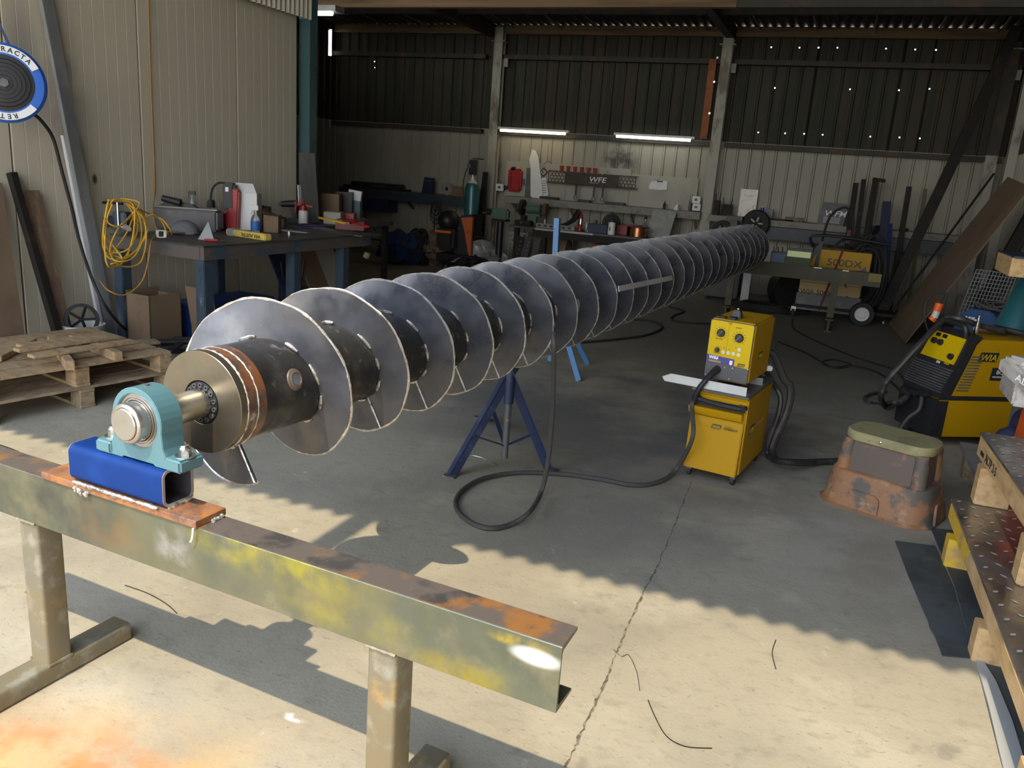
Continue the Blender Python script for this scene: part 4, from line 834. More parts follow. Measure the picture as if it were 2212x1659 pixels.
# ------------------------------------------------ checker plates on timber, lower and upper stack
def platepile(label, blabel, TL, TLpx, zt, x_off, n_blk, mfilm, wr=None, ylen=2.4, dirv=None, zb=0, w=1.10):
    """TL = front-left top corner region; plate runs along dirv towards the camera"""
    o = V(TL); d = V(dirv).normalized(); s = Vector((-d.y, d.x, 0)); s = s if s.x > 0 else -s
    pl = thing('checker_plate', label, 'metal sheet', o-Vector((0,0,.012)))
    cr = [o, o+d*ylen, o+d*ylen+s*w, o+s*w]
    MB().hexa([p-Vector((0,0,.012)) for p in cr]+[V(p) for p in cr]).build('sheet', M_chq, pl)
    in0 = .10
    c2 = [o+s*.17+d*.12, o+d*ylen*.99+s*.17, o+d*ylen*.99+s*w*.98, o+s*w*.98+d*.12]
    MB().hexa([p+Vector((0,0,.0002)) for p in c2]+[p+Vector((0,0,.0010)) for p in c2]).build('protective_film', mfilm, pl)
    lugs = MB(); 
    r = 0; step = .055; cnt = 0
    for i in range(int(ylen/step)):
        for j in range(int(w/step)):
            if cnt >= 290 : break
            if (i+j) % 2: continue
            if j > 5 and i > 20: continue
            c = o+d*(.03+step*i)+s*(.03+step*j)+Vector((0,0,.0018)); a_ = d if j % 2 == 0 else s
            a_ = (d+s).normalized() if (i//1) % 2 else (d-s).normalized()
            b_ = Vector((-a_.y, a_.x, 0)); cnt += 1
            MB().add([c-a_*.017, c-b_*.008, c+a_*.017, c+b_*.008, c+Vector((0,0,.0015))-a_*.010, c+Vector((0,0,.0015))+a_*.010], [(0,1,4),(1,5,4),(1,2,5),(2,3,5),(3,4,5),(3,0,4)]).build('raised_lug', M_lug, pl) if cnt == 1 else None
            if cnt == 1: proto = bpy.context.scene.collection.objects[-1]; pc0 = c; pa = math.atan2(a_.y, a_.x)
            else:
                q = proto.copy(); C.objects.link(q); q.parent = pl; aa = math.atan2(a_.y, a_.x)-pa
                R = Matrix.Translation(c-WM[pl.name].translation)@Matrix.Rotation(aa,4,'Z')@Matrix.Translation(-(pc0-WM[pl.name].translation)); q.matrix_local = R
    return o, d, s
dR = (fl(2200,1452,.2)-fl(2055,1075,.2)); dR.z = 0
LT0 = fl(2055,1076,.23)
o1, d1, s1 = platepile('lower checker plate with dark red film on a yellow-edged timber pallet', '', LT0, None, .23, 0, 4, M_chqred, ylen=2.6, dirv=dR)
pr1 = thing('timber_pallet', 'pine pallet with yellow painted end under the lower checker plate', 'pallet', o1-Vector((0,0,.23)))
M_ypine = mat('yellow_painted_pine', (.62,.40,.03), [((.45,.28,.12), 6, .5, .65)], rough=.7)
def seg(a, c, w_, h_, z, m, nm, par, off=.02):
    p = o1+d1*a+s1*off; q = o1+d1*c+s1*off; p.z = q.z = z; return MB().bar(p, q, w_, h_).build(nm, m, par, bev=.003)
seg(.03, .62, .045, .075, .178, M_ypine, 'bearer', pr1); seg(.62, 2.5, .045, .075, .178, M_pine, 'bearer', pr1)
seg(.03, 2.5, .045, .075, .178, M_pine, 'bearer', pr1, .65); seg(.03, 2.5, .045, .075, .178, M_pine, 'bearer', pr1, 1.02)
for a, m in ((.28, M_ypine), (1.12, M_pine), (1.95, M_pine)):
    for off in (.02, .6, 1.0):
        p = o1+d1*a+s1*(off-.05); q = o1+d1*a+s1*(off+.08); p.z = q.z = .069; MB().bar(p, q, .09, .138).build('foot_block', m if off < .1 else M_pine, pr1, bev=.003)
dU = (fl(2212,1072,.55)-fl(2115,935,.55)); dU.z = 0
LTu = fl(2118,932,.53)
o1b, d1b, s1b = platepile('upper checker plate with dark film on a timber frame marked ALTP', '', LTu, None, .53, 0, 4, M_chqred, ylen=1.5, dirv=dU, w=.78)
pr2 = thing('timber_pallet', 'pine frame with handwritten ALTP 2-5 under the upper checker plate', 'pallet', o1b-Vector((0,0,.30)))
p = o1b+s1b*.02; q = o1b+d1b*1.5+s1b*.02; p.z = q.z = .53-.062-.05+.0; p.z = q.z = .466
MB().bar(p+d1b*.02, q, .04, .10).build('bearer', M_pine, pr2, bev=.003)
p2 = p+s1b*.7; q2 = q+s1b*.7; MB().bar(p2, q2, .04, .10).build('bearer', M_pine, pr2, bev=.003)
for a in (.22, 1.1):
    for off in (.03, .7):
        c = o1b+d1b*a+s1b*off; MB().box(c.x-.05, c.x+.10, c.y-.05, c.y+.05, .232, .416).build('stacking_block', M_pine, pr2, bev=.004)
fnU = -s1b
tx = o1b+d1b*.10; tx.z = .440
text('mm', .05, tx-s1b*.0015, d1b, (0,0,1), M_ink, pr2); tx = o1b+d1b*.21; tx.z = .437; text('ALTP 2-5', .062, tx-s1b*.0015, d1b, (0,0,1), M_ink, pr2, sx=1.0)
cm = tag(MB().cyl(fl(2190,1070,.1)+Vector((.1,.3,-.1)), fl(2190,1070,.1)+Vector((.1,.3,.12)), .10, n=20).build('paint_tin', mat('tin_orange',(.6,.12,.02),[((.01,.1,.35),1.2,.5,.52,(0.1,0.1,8))],rough=.4)), 'orange and blue tin under the upper checker plate stack', 'tin')
# mats on the floor
def slab(name, label, cat, pxs, t, m):
    P = [fl(*p) for p in pxs]; n = len(P)
    b = MB().add([(p.x,p.y,.001) for p in P]+[(p.x,p.y,t) for p in P], [tuple(reversed(range(n))), tuple(range(n,2*n))]+[(i,(i+1) % n,n+(i+1) % n,n+i) for i in range(n)])
    return tag(b.build(name, m), label, cat)
slab('rubber_mat', 'narrow dark rubber mat with torn left edge on the floor', 'mat', [(1933,1170),(2020,1181),(2060,1270),(2104,1424),(2035,1418),(2020,1378),(2008,1358),(2003,1340),(1985,1300),(1960,1240)], .006, M_mat)
slab('rubber_mat', 'wide dark rubber mat on the floor beside the checker plate pallets', 'mat', [(2010,1142),(2110,1150),(2190,1330),(2300,1659),(2330,1800),(2200,1800),(2165,1659),(2108,1430),(2062,1265)], .004, M_mat)
slab('pale_strip', 'pale grey strip tapering to a point on the dark floor', 'sheet', [(2103,1416),(2118,1425),(2150,1475),(2185,1560),(2215,1659),(2240,1760),(2190,1760),(2165,1659),(2135,1530)], .010, mat('pale_grey', (.38,.38,.37), rough=.5))  # thin pale grey slab on the floor, narrowing to a point
# wire offcuts on the floor
for i, (lab, P) in enumerate((('thin steel wire offcut curved on the sunlit floor right of the trestle', [(1400,1512),(1415,1548),(1440,1590),(1480,1612),(1538,1616)]), ('short white welding wire offcut at the slab joint', [(1325,1403),(1342,1418),(1358,1415),(1375,1450),(1382,1492)]), ('fine wire offcut left of the trestle shadow', [(270,1264),(320,1282),(360,1305),(382,1325)]), ('tiny bright wire offcut under the tripod stand', [(990,985),(1020,984),(1050,992),(1072,1006)]), ('small hooked wire offcut near the roof shadow edge', [(1676,1382),(1668,1410),(1676,1445)]))):
    cable('wire_offcut', lab, 'wire', [fl(a, c, .003) for a, c in P], .0016, M_zinc if i in (1, 3) else M_steelD, 5, 5)
# ================================================================ left side
# reel
rc = Vector((-4.95, 3.92, oX(8,180,-4.95).z)); rp = oX(8,180,-4.95); rdir = (Vector((0,0,0))-Vector((rp.x,rp.y,0))).normalized(); rn = Vector((.80,-.60,0)).normalized()
re_ = thing('hose_reel', 'blue and black retractable cord reel hanging at the left edge', 'cord reel', rp)
rs = 82/ ( FPX/ (ray(8,180).normalized().dot(_w(Vector((0,0,1))))*(rp-CAMP).length) )
MB().lathe([(0,-.08),(rs*.92,-.08),(rs,-.05),(rs,.05),(rs*.92,.075),(rs*.80,.08)], rp, rn, 48).build('drum_case', mat('reel_blue',(.04,.14,.55),[((.03,.08,.35),8,.6,.8)],rough=.4), re_)
MB().lathe([(rs*.72,.062),(rs*.70,.083),(rs*.35,.092),(0,.09)], rp, rn, 40).build('black_face', M_blackp, re_)
ru = Vector((0,0,1)); rx = ru.cross(rn).normalized()
for k in range(5): MB().lathe([(rs*(.18+.1*k),.086),(rs*(.18+.1*k)+.004,.095),(rs*(.2+.1*k),.086)], rp, rn, 36).build('face_ridge', M_blackp, re_)
MB().cyl(rp+rn*.09, rp+rn*.105, .028, n=6).build('centre_nut', M_greyp, re_)
def arcband(a0, a1, r0, r1, m, nm, o=.081):
    P = []; n = 20
    for i in range(n+1):
        a = math.radians(a0+(a1-a0)*i/n)
        for r in (r0, r1): P.append(rp+rn*o+(rx*math.cos(a)+ru*math.sin(a))*r)
    MB().add(P+[p+rn*.002 for p in P], [(2*i,2*i+1,2*i+3,2*i+2) for i in range(n)]+[(2*n+2+2*i,2*n+4+2*i,2*n+5+2*i,2*n+3+2*i) for i in range(n)]+[(2*i+1,2*n+3+2*i,2*n+5+2*i,2*i+3) for i in range(n)]+[(2*i,2*i+2,2*n+4+2*i,2*n+2+2*i) for i in range(n)]).build(nm, m, re_)
arcband(28, 150, rs*.745, rs*.925, M_white, 'label_band'); arcband(-150, -40, rs*.745, rs*.925, M_white, 'label_band')
M_tick = M_ink
for s_, a0, step, flip in (('RETRACTA', 122, -10.5, 0), ('RETRACTA', -72, -10.5, 1)):
    for i, ch in enumerate(s_):
        a = math.radians(a0+step*i); rr = rs*(.775 if not flip else .775); er = rx*math.cos(a)+ru*math.sin(a); et = (rx*math.sin(a)-ru*math.cos(a))
        text(ch, rs*.17, rp+rn*.0835+er*rr, et, er, M_tick, re_, bold=.001)
for s in (-.045, .03):
    MB().bar(rp+ru*rs*.93+rx*(.02+s), rp+ru*(rs*.93+.9)-rx*(.32-s), .014, .02, rn).build('hanger_strap', mat('strap_blue',(.02,.035,.12),rough=.5) if s < 0 else bpy.data.materials['strap_blue'], re_)
ex_ = rp-ru*rs*.85+rx*rs*.62
cable('reel_hose', 'black hose running down from the cord reel behind the pallets', 'hose', [oX(72,246,-4.95), oX(90,262,-4.95), oX(115,300,-5.0), oX(135,375,-5.05), oX(155,450,-5.1), oX(170,515,-5.15), oX(200,605,-5.15), oX(235,672,-5.1), fl(285,722,.03), fl(340,740,.02), fl(395,760,.02)], .0115, M_rubber)
# galvanised strip and white conduit leaning
lean('galvanised_channel', 'tall galvanised steel channel leaning on the panel wall at left', 'steel channel', oX(238,728,-5.62), oX(92,-40,-5.72), .10, .035, M_galv, (1,0,0))
lean('white_conduit', 'white plastic strip leaning beside the tall galvanised channel', 'plastic strip', oX(222,728,-5.60), oX(137,292,-5.72), .035, .03, M_conduit, (1,0,0))
lean('black_post', 'black square steel length leaning on the panel wall at far left', 'steel post', oX(128,735,-5.42), oX(25,373,-5.72), .055, .055, M_steelD, (1,0,0))
lean('old_plank', 'weathered brown timber plank leaning beside the black steel length', 'plank', oX(145,735,-5.45), oX(68,412,-5.72), .105, .04, M_plank, (1,0,0))
b = MB(); a1_, a2_ = oX(-25,760,-5.35), oX(58,752,-5.35); a3_, a4_ = oX(4,395,-5.70), oX(-60,395,-5.70)
tag(MB().hexa([a1_,a2_,a3_,a4_]+[p+Vector((-.02,0,0)) for p in (a1_,a2_,a3_,a4_)]).build('brown_board', M_brown), 'wide brown board leaning at the left edge behind the pallets', 'board')
# bin and black item behind pallets
wbn = thing('white_tub', 'white plastic tub behind the pallets holding a black reel', 'tub', (-5.42,4.62,0))
MB(wbn).lathe([(.13,0),(.16,.22),(.165,.23),(.15,.23),(.12,.01)], n=24).build('tub', M_white, wbn)
bh = thing('black_spool', 'black spoked spool sitting in the white tub', 'spool', (-5.40,4.60,.2))
MB(bh).lathe([(.10,-.02),(.125,-.02),(.125,.02),(.10,.02)], (0,0,.07), (.8,-.5,.2), 24, cap=False).build('rim', M_blackp, bh)
for k in range(5): a = 2*PI*k/5; ax1 = Vector((.5,.8,0)); MB(bh).bar((0,0,.07), Vector((0,0,.07))+ax1.normalized()*.11*math.cos(a)+Vector((0,0,1))*.11*math.sin(a), .018, .012, (1,0,0)).build('spoke', M_blackp, bh)
# pallets
def pallet(name, label, o, ex, ey, L, W, z0, m, nb=6, decks=True, blocks=(0,.5,1)):
    t = thing(name, label, 'pallet', (o.x,o.y,z0)); ex = V(ex).normalized(); ey = V(ey).normalized(); o = Vector((o.x,o.y,z0)); bh_, st = .02, .085
    for j in range(3):                                     # bottom boards
        a = o+ey*(W*j/2*.92+W*.04); MB().bar(a+Vector((0,0,.010)), a+ex*L+Vector((0,0,.010)), .09, .019, (0,0,1)).build('bottom_board', m, t, bev=.002)
        for k in blocks: 
            c = a+ex*(L*(.06+.88*k))+Vector((0,0,.0605)); MB().bar(c-ex*.06, c+ex*.06, .09, .081).build('block', m, t, bev=.002)
        MB().bar(a+Vector((0,0,.110)), a+ex*L+Vector((0,0,.110)), .09, .018).build('stringer', m, t, bev=.002)
    for j in range(nb):
        a = o+ex*(L*(j+.5)/nb)+Vector((0,0,.128)); wj = L/nb*random.uniform(.80,.9)
        MB().bar(a, a+ey*W, wj, .018).build('deck_board', m, t, bev=.002)
    return t
# edge facing us runs from (0,920) to (375,845); lower pallet and upper pallet share it
ea = fl(385,845); eb = fl(-60,935); e1 = (ea-eb).normalized(); e2 = Vector((-e1.y, e1.x, 0)); e2 = e2 if e2.x < 0 else -e2
po_ = ea
pallet('wood_pallet', 'lower grey timber pallet of the stack beside the panel wall', fl(383,842)+e2*.0, e2, -e1, 1.1, 1.25, 0, M_wood2, 6)
pallet('wood_pallet', 'upper timber pallet of the stack with boards lying on it', fl(383,842)+e2*.01-e1*.02, e2, -e1, 1.05, 1.25, .138, M_wood, 6)
zt2 = .138+.137+.002
# broken small pallet on top
sp_ = thing('broken_pallet', 'small broken pallet of three boards on two bearers on the stack', 'pallet', fl(170,760,zt2+.05))
for p, q in (((152,790),(128,757)), ((257,770),(200,748))):
    MB().bar(fl(p[0],p[1],zt2+.030), fl(q[0],q[1],zt2+.030)+(fl(q[0],q[1],zt2+.03)-fl(p[0],p[1],zt2+.03))*.8, .05, .06).build('bearer', M_wood, sp_, bev=.003)
for p, q in (((66,770),(283,737)), ((35,757),(252,726)), ((40,748),(230,724))):
    MB().bar(fl(p[0],p[1],zt2+.074), fl(q[0],q[1],zt2+.074), .075, .022).build('board', M_wood, sp_, bev=.003)
tag(MB().bar(fl(-20,775,zt2+.02), fl(60,735,zt2+.02), .12, .035).build('loose_plank', M_wood, None, bev=.003), 'short thick plank lying on the pallet stack at the left edge', 'plank')
tag(MB().bar(fl(285,742,zt2-.04), fl(340,737,zt2-.04), .12, .02).build('loose_plank', M_wood2, None, bev=.003), 'thin offcut plank on the back corner of the pallet stack', 'plank')
# trestle with black foot far left (dark tube ends at px 0,970)
cable('black_hose', 'black hose lying on the floor behind the trestle at the left edge', 'hose', [fl(-20,960,.015), fl(25,975,.015), fl(70,998,.015)], .015, M_rubber)
# bench
BZ = .90
c0 = fl(440,531,BZ); c1 = fl(800,505,BZ); cl = fl(225,498,BZ)
bx = (c1-c0); bx.z = 0; bx.normalize(); by = Vector((-bx.y,bx.x,0)); by = by if by.x < 0 else -by
L1 = (c1-c0).length; Wd = 1.0
bn = thing('workbench', 'long steel workbench with dark top and blue legs against the panel wall', 'workbench', (c0.x,c0.y,0))
def Bp(u, v, z): return Vector((c0.x,c0.y,0))+bx*u+by*v+Vector((0,0,z))
def Bbox(u0,u1,v0,v1,z0,z1): return MB().hexa([Bp(u0,v0,z0),Bp(u1,v0,z0),Bp(u1,v1,z0),Bp(u0,v1,z0),Bp(u0,v0,z1),Bp(u1,v0,z1),Bp(u1,v1,z1),Bp(u0,v1,z1)])
Bbox(-.02,L1*.86,-.02,Wd,BZ-.012,BZ).build('top_plate', M_benchtop, bn)
Bbox(L1*.86,L1+.02,-.12,Wd,BZ-.008,BZ+.004).build('top_plate', M_benchtop, bn)
M_frame = mat('bench_frame', (.10,.085,.075), [((.05,.07,.1), 4, .5, .65), ((.17,.13,.1), 8, .6, .75)], rough=.55)
Bbox(-.01,L1,-.01,.03,BZ-.115,BZ-.0125).build('front_rail', M_frame, bn); Bbox(-.01,.03,.035,Wd,BZ-.115,BZ-.0125).build('end_rail', M_frame, bn)
Bbox(0,L1,Wd-.05,Wd-.01,BZ-.115,BZ-.0125).build('back_rail', M_frame, bn)
for u, v in ((.0,.0),(L1*.475,0),(L1*.80,0),(.0,Wd-.1),(L1*.475,Wd-.1),(L1*.9,Wd-.1)): Bbox(u,u+.10,v+.002,v+.10,0,BZ-.116).build('leg', M_bblue, bn, bev=.006)
MB().cbox(Bp(.04,-.005,BZ-.05), (.01,.01,.01)).build('weld_spot', M_zinc, bn)
Bbox(L1*.10,L1*.45,.25,.8,.02,.30).build('x', None)  if False else None
cr_ = thing('blue_crate', 'blue plastic crate with a torn label under the workbench', 'crate', Bp(.9,.45,0))
Bbox(.45,1.35,.45,.9,.0,.30).build('crate', mat('crate_blue',(.015,.05,.22),[((.03,.08,.3),7,.5,.7)],rough=.5), cr_, bev=.01); Bbox(.85,1.08,.444,.449,.17,.27).build('torn_label', M_paper, cr_)
cb = thing('cardboard_box', 'tall open cardboard box on the floor under the workbench left end', 'box', Bp(.25,.6,0))
for (u0,u1,v0,v1,z0,z1) in ((-.05,.28,.55,.56,0,.44),(-.05,.28,.80,.81,0,.46),(-.05,-.04,.55,.81,0,.44),(.27,.28,.55,.81,0,.42)): Bbox(u0,u1,v0,v1,z0,z1).build('side', M_card, cb)
Bbox(-.05,.28,.55,.81,0,.01).build('base', M_card, cb)
cb2 = thing('cardboard_box', 'cardboard box with raised flap behind the front leg of the workbench', 'box', Bp(.5,.3,0))
Bbox(.34,.62,.20,.50,0,.14).build('box_body', M_card, cb2); MB().hexa([Bp(.34,.2,.14),Bp(.345,.2,.14),Bp(.345,.5,.14),Bp(.34,.5,.14),Bp(.28,.2,.5),Bp(.285,.2,.5),Bp(.285,.5,.5),Bp(.28,.5,.5)]).build('flap', M_card, cb2)
dk = MB(); q = Bp(-.05,.35,0)
for i in range(6): dk.bar(q+Vector((random.uniform(-.25,.2),random.uniform(-.15,.15),.02+.015*i)), q+Vector((random.uniform(-.1,.35),random.uniform(-.1,.3),.03+.02*i)), .05, .02)
tag(dk.build('scrap_pile', M_blackp), 'low pile of dark offcuts on the floor by the workbench leg', 'scrap')
db = [('dark_board', 'dark blue panel leaning under the middle of the workbench', 1.55, M_dblue), ('pale_board', 'pale board leaning under the right half of the workbench', 1.95, M_brown), ('pale_board', 'second pale board behind the trolley handle under the workbench', 2.25, M_board)]
for nm, lb, u, m in db: tag(MB().hexa([Bp(u,.35,0),Bp(u+.3,.35,0),Bp(u+.3,.37,0),Bp(u,.37,0),Bp(u-.15,.6,.75),Bp(u+.15,.6,.75),Bp(u+.15,.62,.75),Bp(u-.15,.62,.75)]).build(nm, m), lb, 'board')
# tall white board + narrow white strip beside the corner post
tag(MB().hexa([oX(652,620,-5.45),oX(699,612,-5.45),oX(699,612,-5.45)+Vector((-.01,.01,0)),oX(652,620,-5.45)+Vector((-.01,.01,0)),oX(646,329,-5.62),oX(680,331,-5.62),oX(680,331,-5.62)+Vector((-.01,.01,0)),oX(646,329,-5.62)+Vector((-.01,.01,0))]).build('tall_board', M_galv), 'tall pale grey board standing behind the sprayer at the corner post', 'board')
tag(MB().bar(oX(648,440,-5.55), oX(646,400,-5.58), .05, .01, (1,0,0)).build('white_strip', M_paper), 'narrow white strip beside the tall pale grey board', 'strip')
# cord bundle on the bench's left end
yc_ = thing('extension_cord', 'big untidy bundle of yellow extension cord hanging over the bench end', 'cord', oX(270,500,-5.0))
def ycp(px, py, d=0): return oX(px, py, -5.02+d)
loops = [[(232,432),(285,440),(290,500),(270,560),(235,575),(228,520),(232,432)], [(255,428),(300,455),(318,510),(300,570),(262,572),(236,545),(250,500),(280,470),(300,440),(262,428)],
 [(240,440),(230,480),(260,490),(290,460),(296,500),(280,540),(240,540),(222,500),(232,440)], [(262,430),(310,470),(316,500),(295,550),(262,568),(240,550),(272,500),(286,450),(260,430)],
 [(298,452),(335,468),(352,478),(370,498),(366,510),(358,502),(352,480),(330,465),(310,470),(290,490)], [(225,470),(224,530),(244,560),(290,545),(318,500),(312,470),(285,440),(245,430),(228,460)],
 [(275,440),(292,470),(286,520),(262,560),(240,572),(262,575),(266,555),(240,530),(224,505)], [(285,438),(306,480),(300,530),(275,558),(245,553),(230,545)]]
for i, lp in enumerate(loops):
    pts = [ycp(x+random.uniform(-3,3), y+random.uniform(-3,3), random.uniform(-.03,.09)) for x, y in lp]
    MB().tube(spline(pts, 6), .0062, 7).build('cord_loop', M_cord, yc_)
MB().bar(ycp(262,486,.05), ycp(282,496,.05), .035, .035).build('clear_plug', M_bubble, yc_, bev=.008)
cable('orange_lead', 'thin orange cord hanging straight down the panel wall onto the bench', 'cord', [oX(320,-30,XP+.02), oX(322,60,XP+.02), oX(325,160,XP+.02), oX(329,260,XP+.02), oX(333,360,XP+.02), oX(334,420,XP+.05), oX(331,450,-5.3), oX(333,480,-5.2), oX(342,500,-5.1)], .0055, M_ocord)
cable('orange_lead', 'thin cord looping below the bench from the cord plug', 'cord', [oX(342,502,-5.05), oX(326,522,-4.95), oX(320,565,-4.95), oX(305,610,-4.95), oX(270,637,-4.95), oX(235,628,-5.0), oX(215,605,-5.2)], .0055, M_ocord)
plg = thing('cord_plug', 'pale angular plug lying at the left end of the workbench', 'plug', Bp(.12,.5,BZ)); MB().ring(rrect(.07,.06,.012,3), rrect(.055,.045,.01,3), oX(346,505,-5.0), (.4,.9,0), (0,0,1), (.02,0,0)).build('clip', M_white, plg)
# bench-top items placed by where they stand on the bench
def on(px, py, z=BZ): return fl(px, py, z+.001)
def mat_s(px, P): return px*((P-CAMP).dot(_w(Vector((0,0,1)))))/FPX       # metres for a length in photo pixels at P
cam_x = Vector((.92,.386,0)).normalized(); cam_y = Vector((-.386,.92,0)).normalized()
def item(name, label, cat, px, py, z=BZ, rz=None, group=None):
    P = on(px, py, z); return thing(name, label, cat, P, math.atan2(.386,.92) if rz is None else rz, group), P, mat_s(1, P)
# machine vise/blue tool behind cords
t, P, s = item('blue_bench_tool', 'blue bench tool with steel bar behind the yellow cord bundle', 'tool', 258, 500)
MB(t).box(-.06,.06,0,.12,0,.16).build('body', M_bblue, t, bev=.01); MB(t).box(-.14,-.03,0,.1,.03,.12).build('side_block', M_dblue, t, bev=.01); MB(t).cyl((0,-.01,.02),(0,-.01,.24),.012,n=10).build('bar', M_zinc, t); MB(t).box(-.2,.03,.0,.03,.22,.24).build('top_bar', M_steelD, t)
t, P, s = item('tool_case', 'flat grey tool case standing at the back of the bench', 'case', 395, 497)
MB(t).box(-.30,.30,.02,.22,0,.19).build('case', M_greyp, t, bev=.02); MB(t).box(-.31,.31,.0,.24,.19,.20).build('lid', M_galv, t, bev=.004)
t, P, s = item('angle_grinder', 'black angle grinder lying on the grey tool case', 'grinder', 376, 447, BZ+.201)
MB(t).cyl((-.10,0,.07),(.06,0,.04),.028,.034,n=12).build('body', M_blackp, t); MB(t).prism([(-.15,0),(.19,0),(.15,.03),(.06,.035),(.0,.07),(-.06,.06)], (0,.03,0), (1,0,0), (0,0,1), (0,.05,0)).build('guard', M_black, t)
t, P, s = item('spray_bottle', 'clear spray bottle with black trigger on the grey tool case', 'spray bottle', 416, 448, BZ+.201)
MB(t).lathe([(.03,0),(.032,.05),(.012,.09),(.012,.11)], n=14).build('bottle', M_clear, t); MB(t).box(-.035,.03,-.012,.012,.11,.145).build('trigger_head', M_blackp, t, bev=.004); MB(t).bar((-.03,0,.115),(-.035,0,.075),.01,.006).build('trigger', M_blackp, t)
t, P, s = item('peaked_hat', 'grey cloth cap with dark mark lying on the bench', 'cap', 398, 505)
MB(t).sph((0,.02,.015), (.115,.10,.10), 18, 12).build('crown', M_cap_cloth, t, lump=.03); MB(t).sph((-.04,-.05,.015), (.09,.08,.012), 14, 6).build('peak', M_cap_cloth, t)
t, P, s = item('steel_offcut', 'triangular bent steel offcut propped on the bench corner', 'offcut', 448, 518)
MB(t).add([(-.07,-.02,0),(.07,-.04,0),(.0,.03,.15),(-.07,-.018,0),(.07,-.037,0),(.0,.033,.15)], [(0,1,2),(5,4,3),(0,3,4,1),(1,4,5,2),(2,5,3,0)]).build('plate', M_galv, t)
t, P, s = item('screwdriver', 'small red-handled screwdriver near the bench corner', 'screwdriver', 452, 522)
MB(t).cyl((-.04,0,.011),(.06,.02,.011),.011,n=8).build('handle', M_red, t); MB(t).cyl((.06,.02,.011),(.10,.03,.011),.003,n=6).build('blade', M_zinc, t)
t, P, s = item('magnetic_drill', 'red and black magnetic base drill standing on the bench', 'drill', 490, 497)
MB(t).prism([(-.10,0),(.08,0),(.10,.36),(.03,.40),(.0,.34),(-.01,.16),(-.10,.12)], (0,.05,0), (1,0,0), (0,0,1), (0,.11,0)).build('body', M_red, t, bev=.012)
MB(t).box(-.05,.06,.04,.17,.18,.43).build('motor', M_blackp, t, bev=.02); MB(t).box(-.13,-.02,.03,.15,.0,.05).build('magnet_base', M_blackp, t, bev=.005)
MB(t).tube(spline([(-.0,.1,.42),(-.10,.1,.42),(-.16,.1,.36),(-.18,.1,.25)],5), .010, 8).build('power_lead', M_rubber, t); MB(t).cyl((-.075,.0,.02),(-.075,.0,.25),.006,n=8).build('steel_spindle', M_chrome, t); MB(t).box(-.20,-.15,.05,.15,.05,.26).build('feed_bracket', M_blackp, t, bev=.01); MB(t).box(-.02,.01,.035,.041,.35,.39).build('badge', M_whitei, t)
t, P, s = item('white_box', 'tall white cardboard box with open top flap beside the red drill', 'box', 535, 497)
MB(t).box(-.09,.09,0,.16,0,.34).build('carton', M_paper, t); MB(t).hexa([(-.09,0,.34),(.09,0,.34),(.09,.005,.34),(-.09,.005,.34),(-.15,.08,.43),(.03,.08,.43),(.03,.085,.43),(-.15,.085,.43)]).build('flap', M_paper, t)
t, P, s = item('trigger_sprayer', 'clear trigger spray bottle with blue label in front of the white box', 'spray bottle', 552, 501)
MB(t).lathe([(.042,0),(.044,.01),(.044,.11),(.035,.14),(.014,.17),(.014,.20)], n=18).build('bottle', M_clear, t); MB(t).cyl((0,0,.012),(0,0,.1),.0447,n=18,cap=False).build('label', M_label, t); MB(t).box(-.045,.03,-.014,.014,.20,.245).build('spray_head', M_white, t, bev=.005); MB(t).bar((-.03,0,.205),(-.045,0,.16),.012,.007).build('trigger', M_white, t)
t, P, s = item('electrode_tube', 'yellow electrode packet with black lettering lying on the bench', 'packet', 535, 510)
A0, A1 = on(495,500,BZ+.03), on(580,513,BZ+.03)
MB().bar(A0, A1, .075, .055).build('packet', mat('packet_yellow',(.62,.47,.10),[((.4,.32,.12),8,.5,.7)],rough=.6), t, bev=.008); dd = (A1-A0).normalized()
MB().bar(A0+dd*.02, A0+dd*.10, .085, .066).build('tape_wrap', M_galv, t, bev=.004)
nn_ = Vector((dd.y,-dd.x,0)); nn_ = nn_ if nn_.dot(CAMP-A0) > 0 else -nn_
text('WIA AUSTFIL', .042, A1-dd*.06+nn_*.0385+Vector((0,0,.012)), -dd, (0,0,-1), M_ink, t, bold=.0006)
for lab, px, py, w_, h_, m in (('open brown cardboard box right of the spray bottle', 585, 502, .14, .16, M_card), ('brown cardboard box with raised flap behind the spray bottle', 562, 490, .16, .20, M_card), ('small brown box behind the cordless drill', 603, 491, .10, .10, M_card)):
    t, P, s = item('cardboard_box', lab, 'box', px, py); MB(t).box(-w_/2,w_/2,0,.12,0,h_).build('carton', m, t); MB(t).hexa([(-w_/2,0,h_),(w_/2,0,h_),(w_/2,.004,h_),(-w_/2,.004,h_),(-w_/2-.02,-.06,h_+.05),(w_/2+.03,-.06,h_+.0),(w_/2+.03,-.056,h_+.0),(-w_/2-.02,-.056,h_+.05)]).build('flap', m, t)
t, P, s = item('cordless_drill', 'black and dark red cordless drill standing on its battery', 'drill', 632, 483)
MB(t).cyl((-.12,0,.20),(.04,0,.215),.032,.04,n=12).build('motor_body', M_blackp, t); MB(t).cyl((-.15,0,.198),(-.11,0,.2),.018,.028,n=12).build('chuck', M_greyp, t); MB(t).cyl((.03,0,.214),(.05,0,.215),.041,n=12).build('rear_cap', M_red, t); MB(t).bar((.0,0,.18),(.03,0,.04),.04,.045).build('grip', M_blackp, t, bev=.01); MB(t).box(-.05,.07,-.04,.04,0,.06).build('battery', M_blackp, t, bev=.01)
t, P, s = item('pump_sprayer', 'white pressure sprayer with red pump head on the bench', 'sprayer', 655, 485)
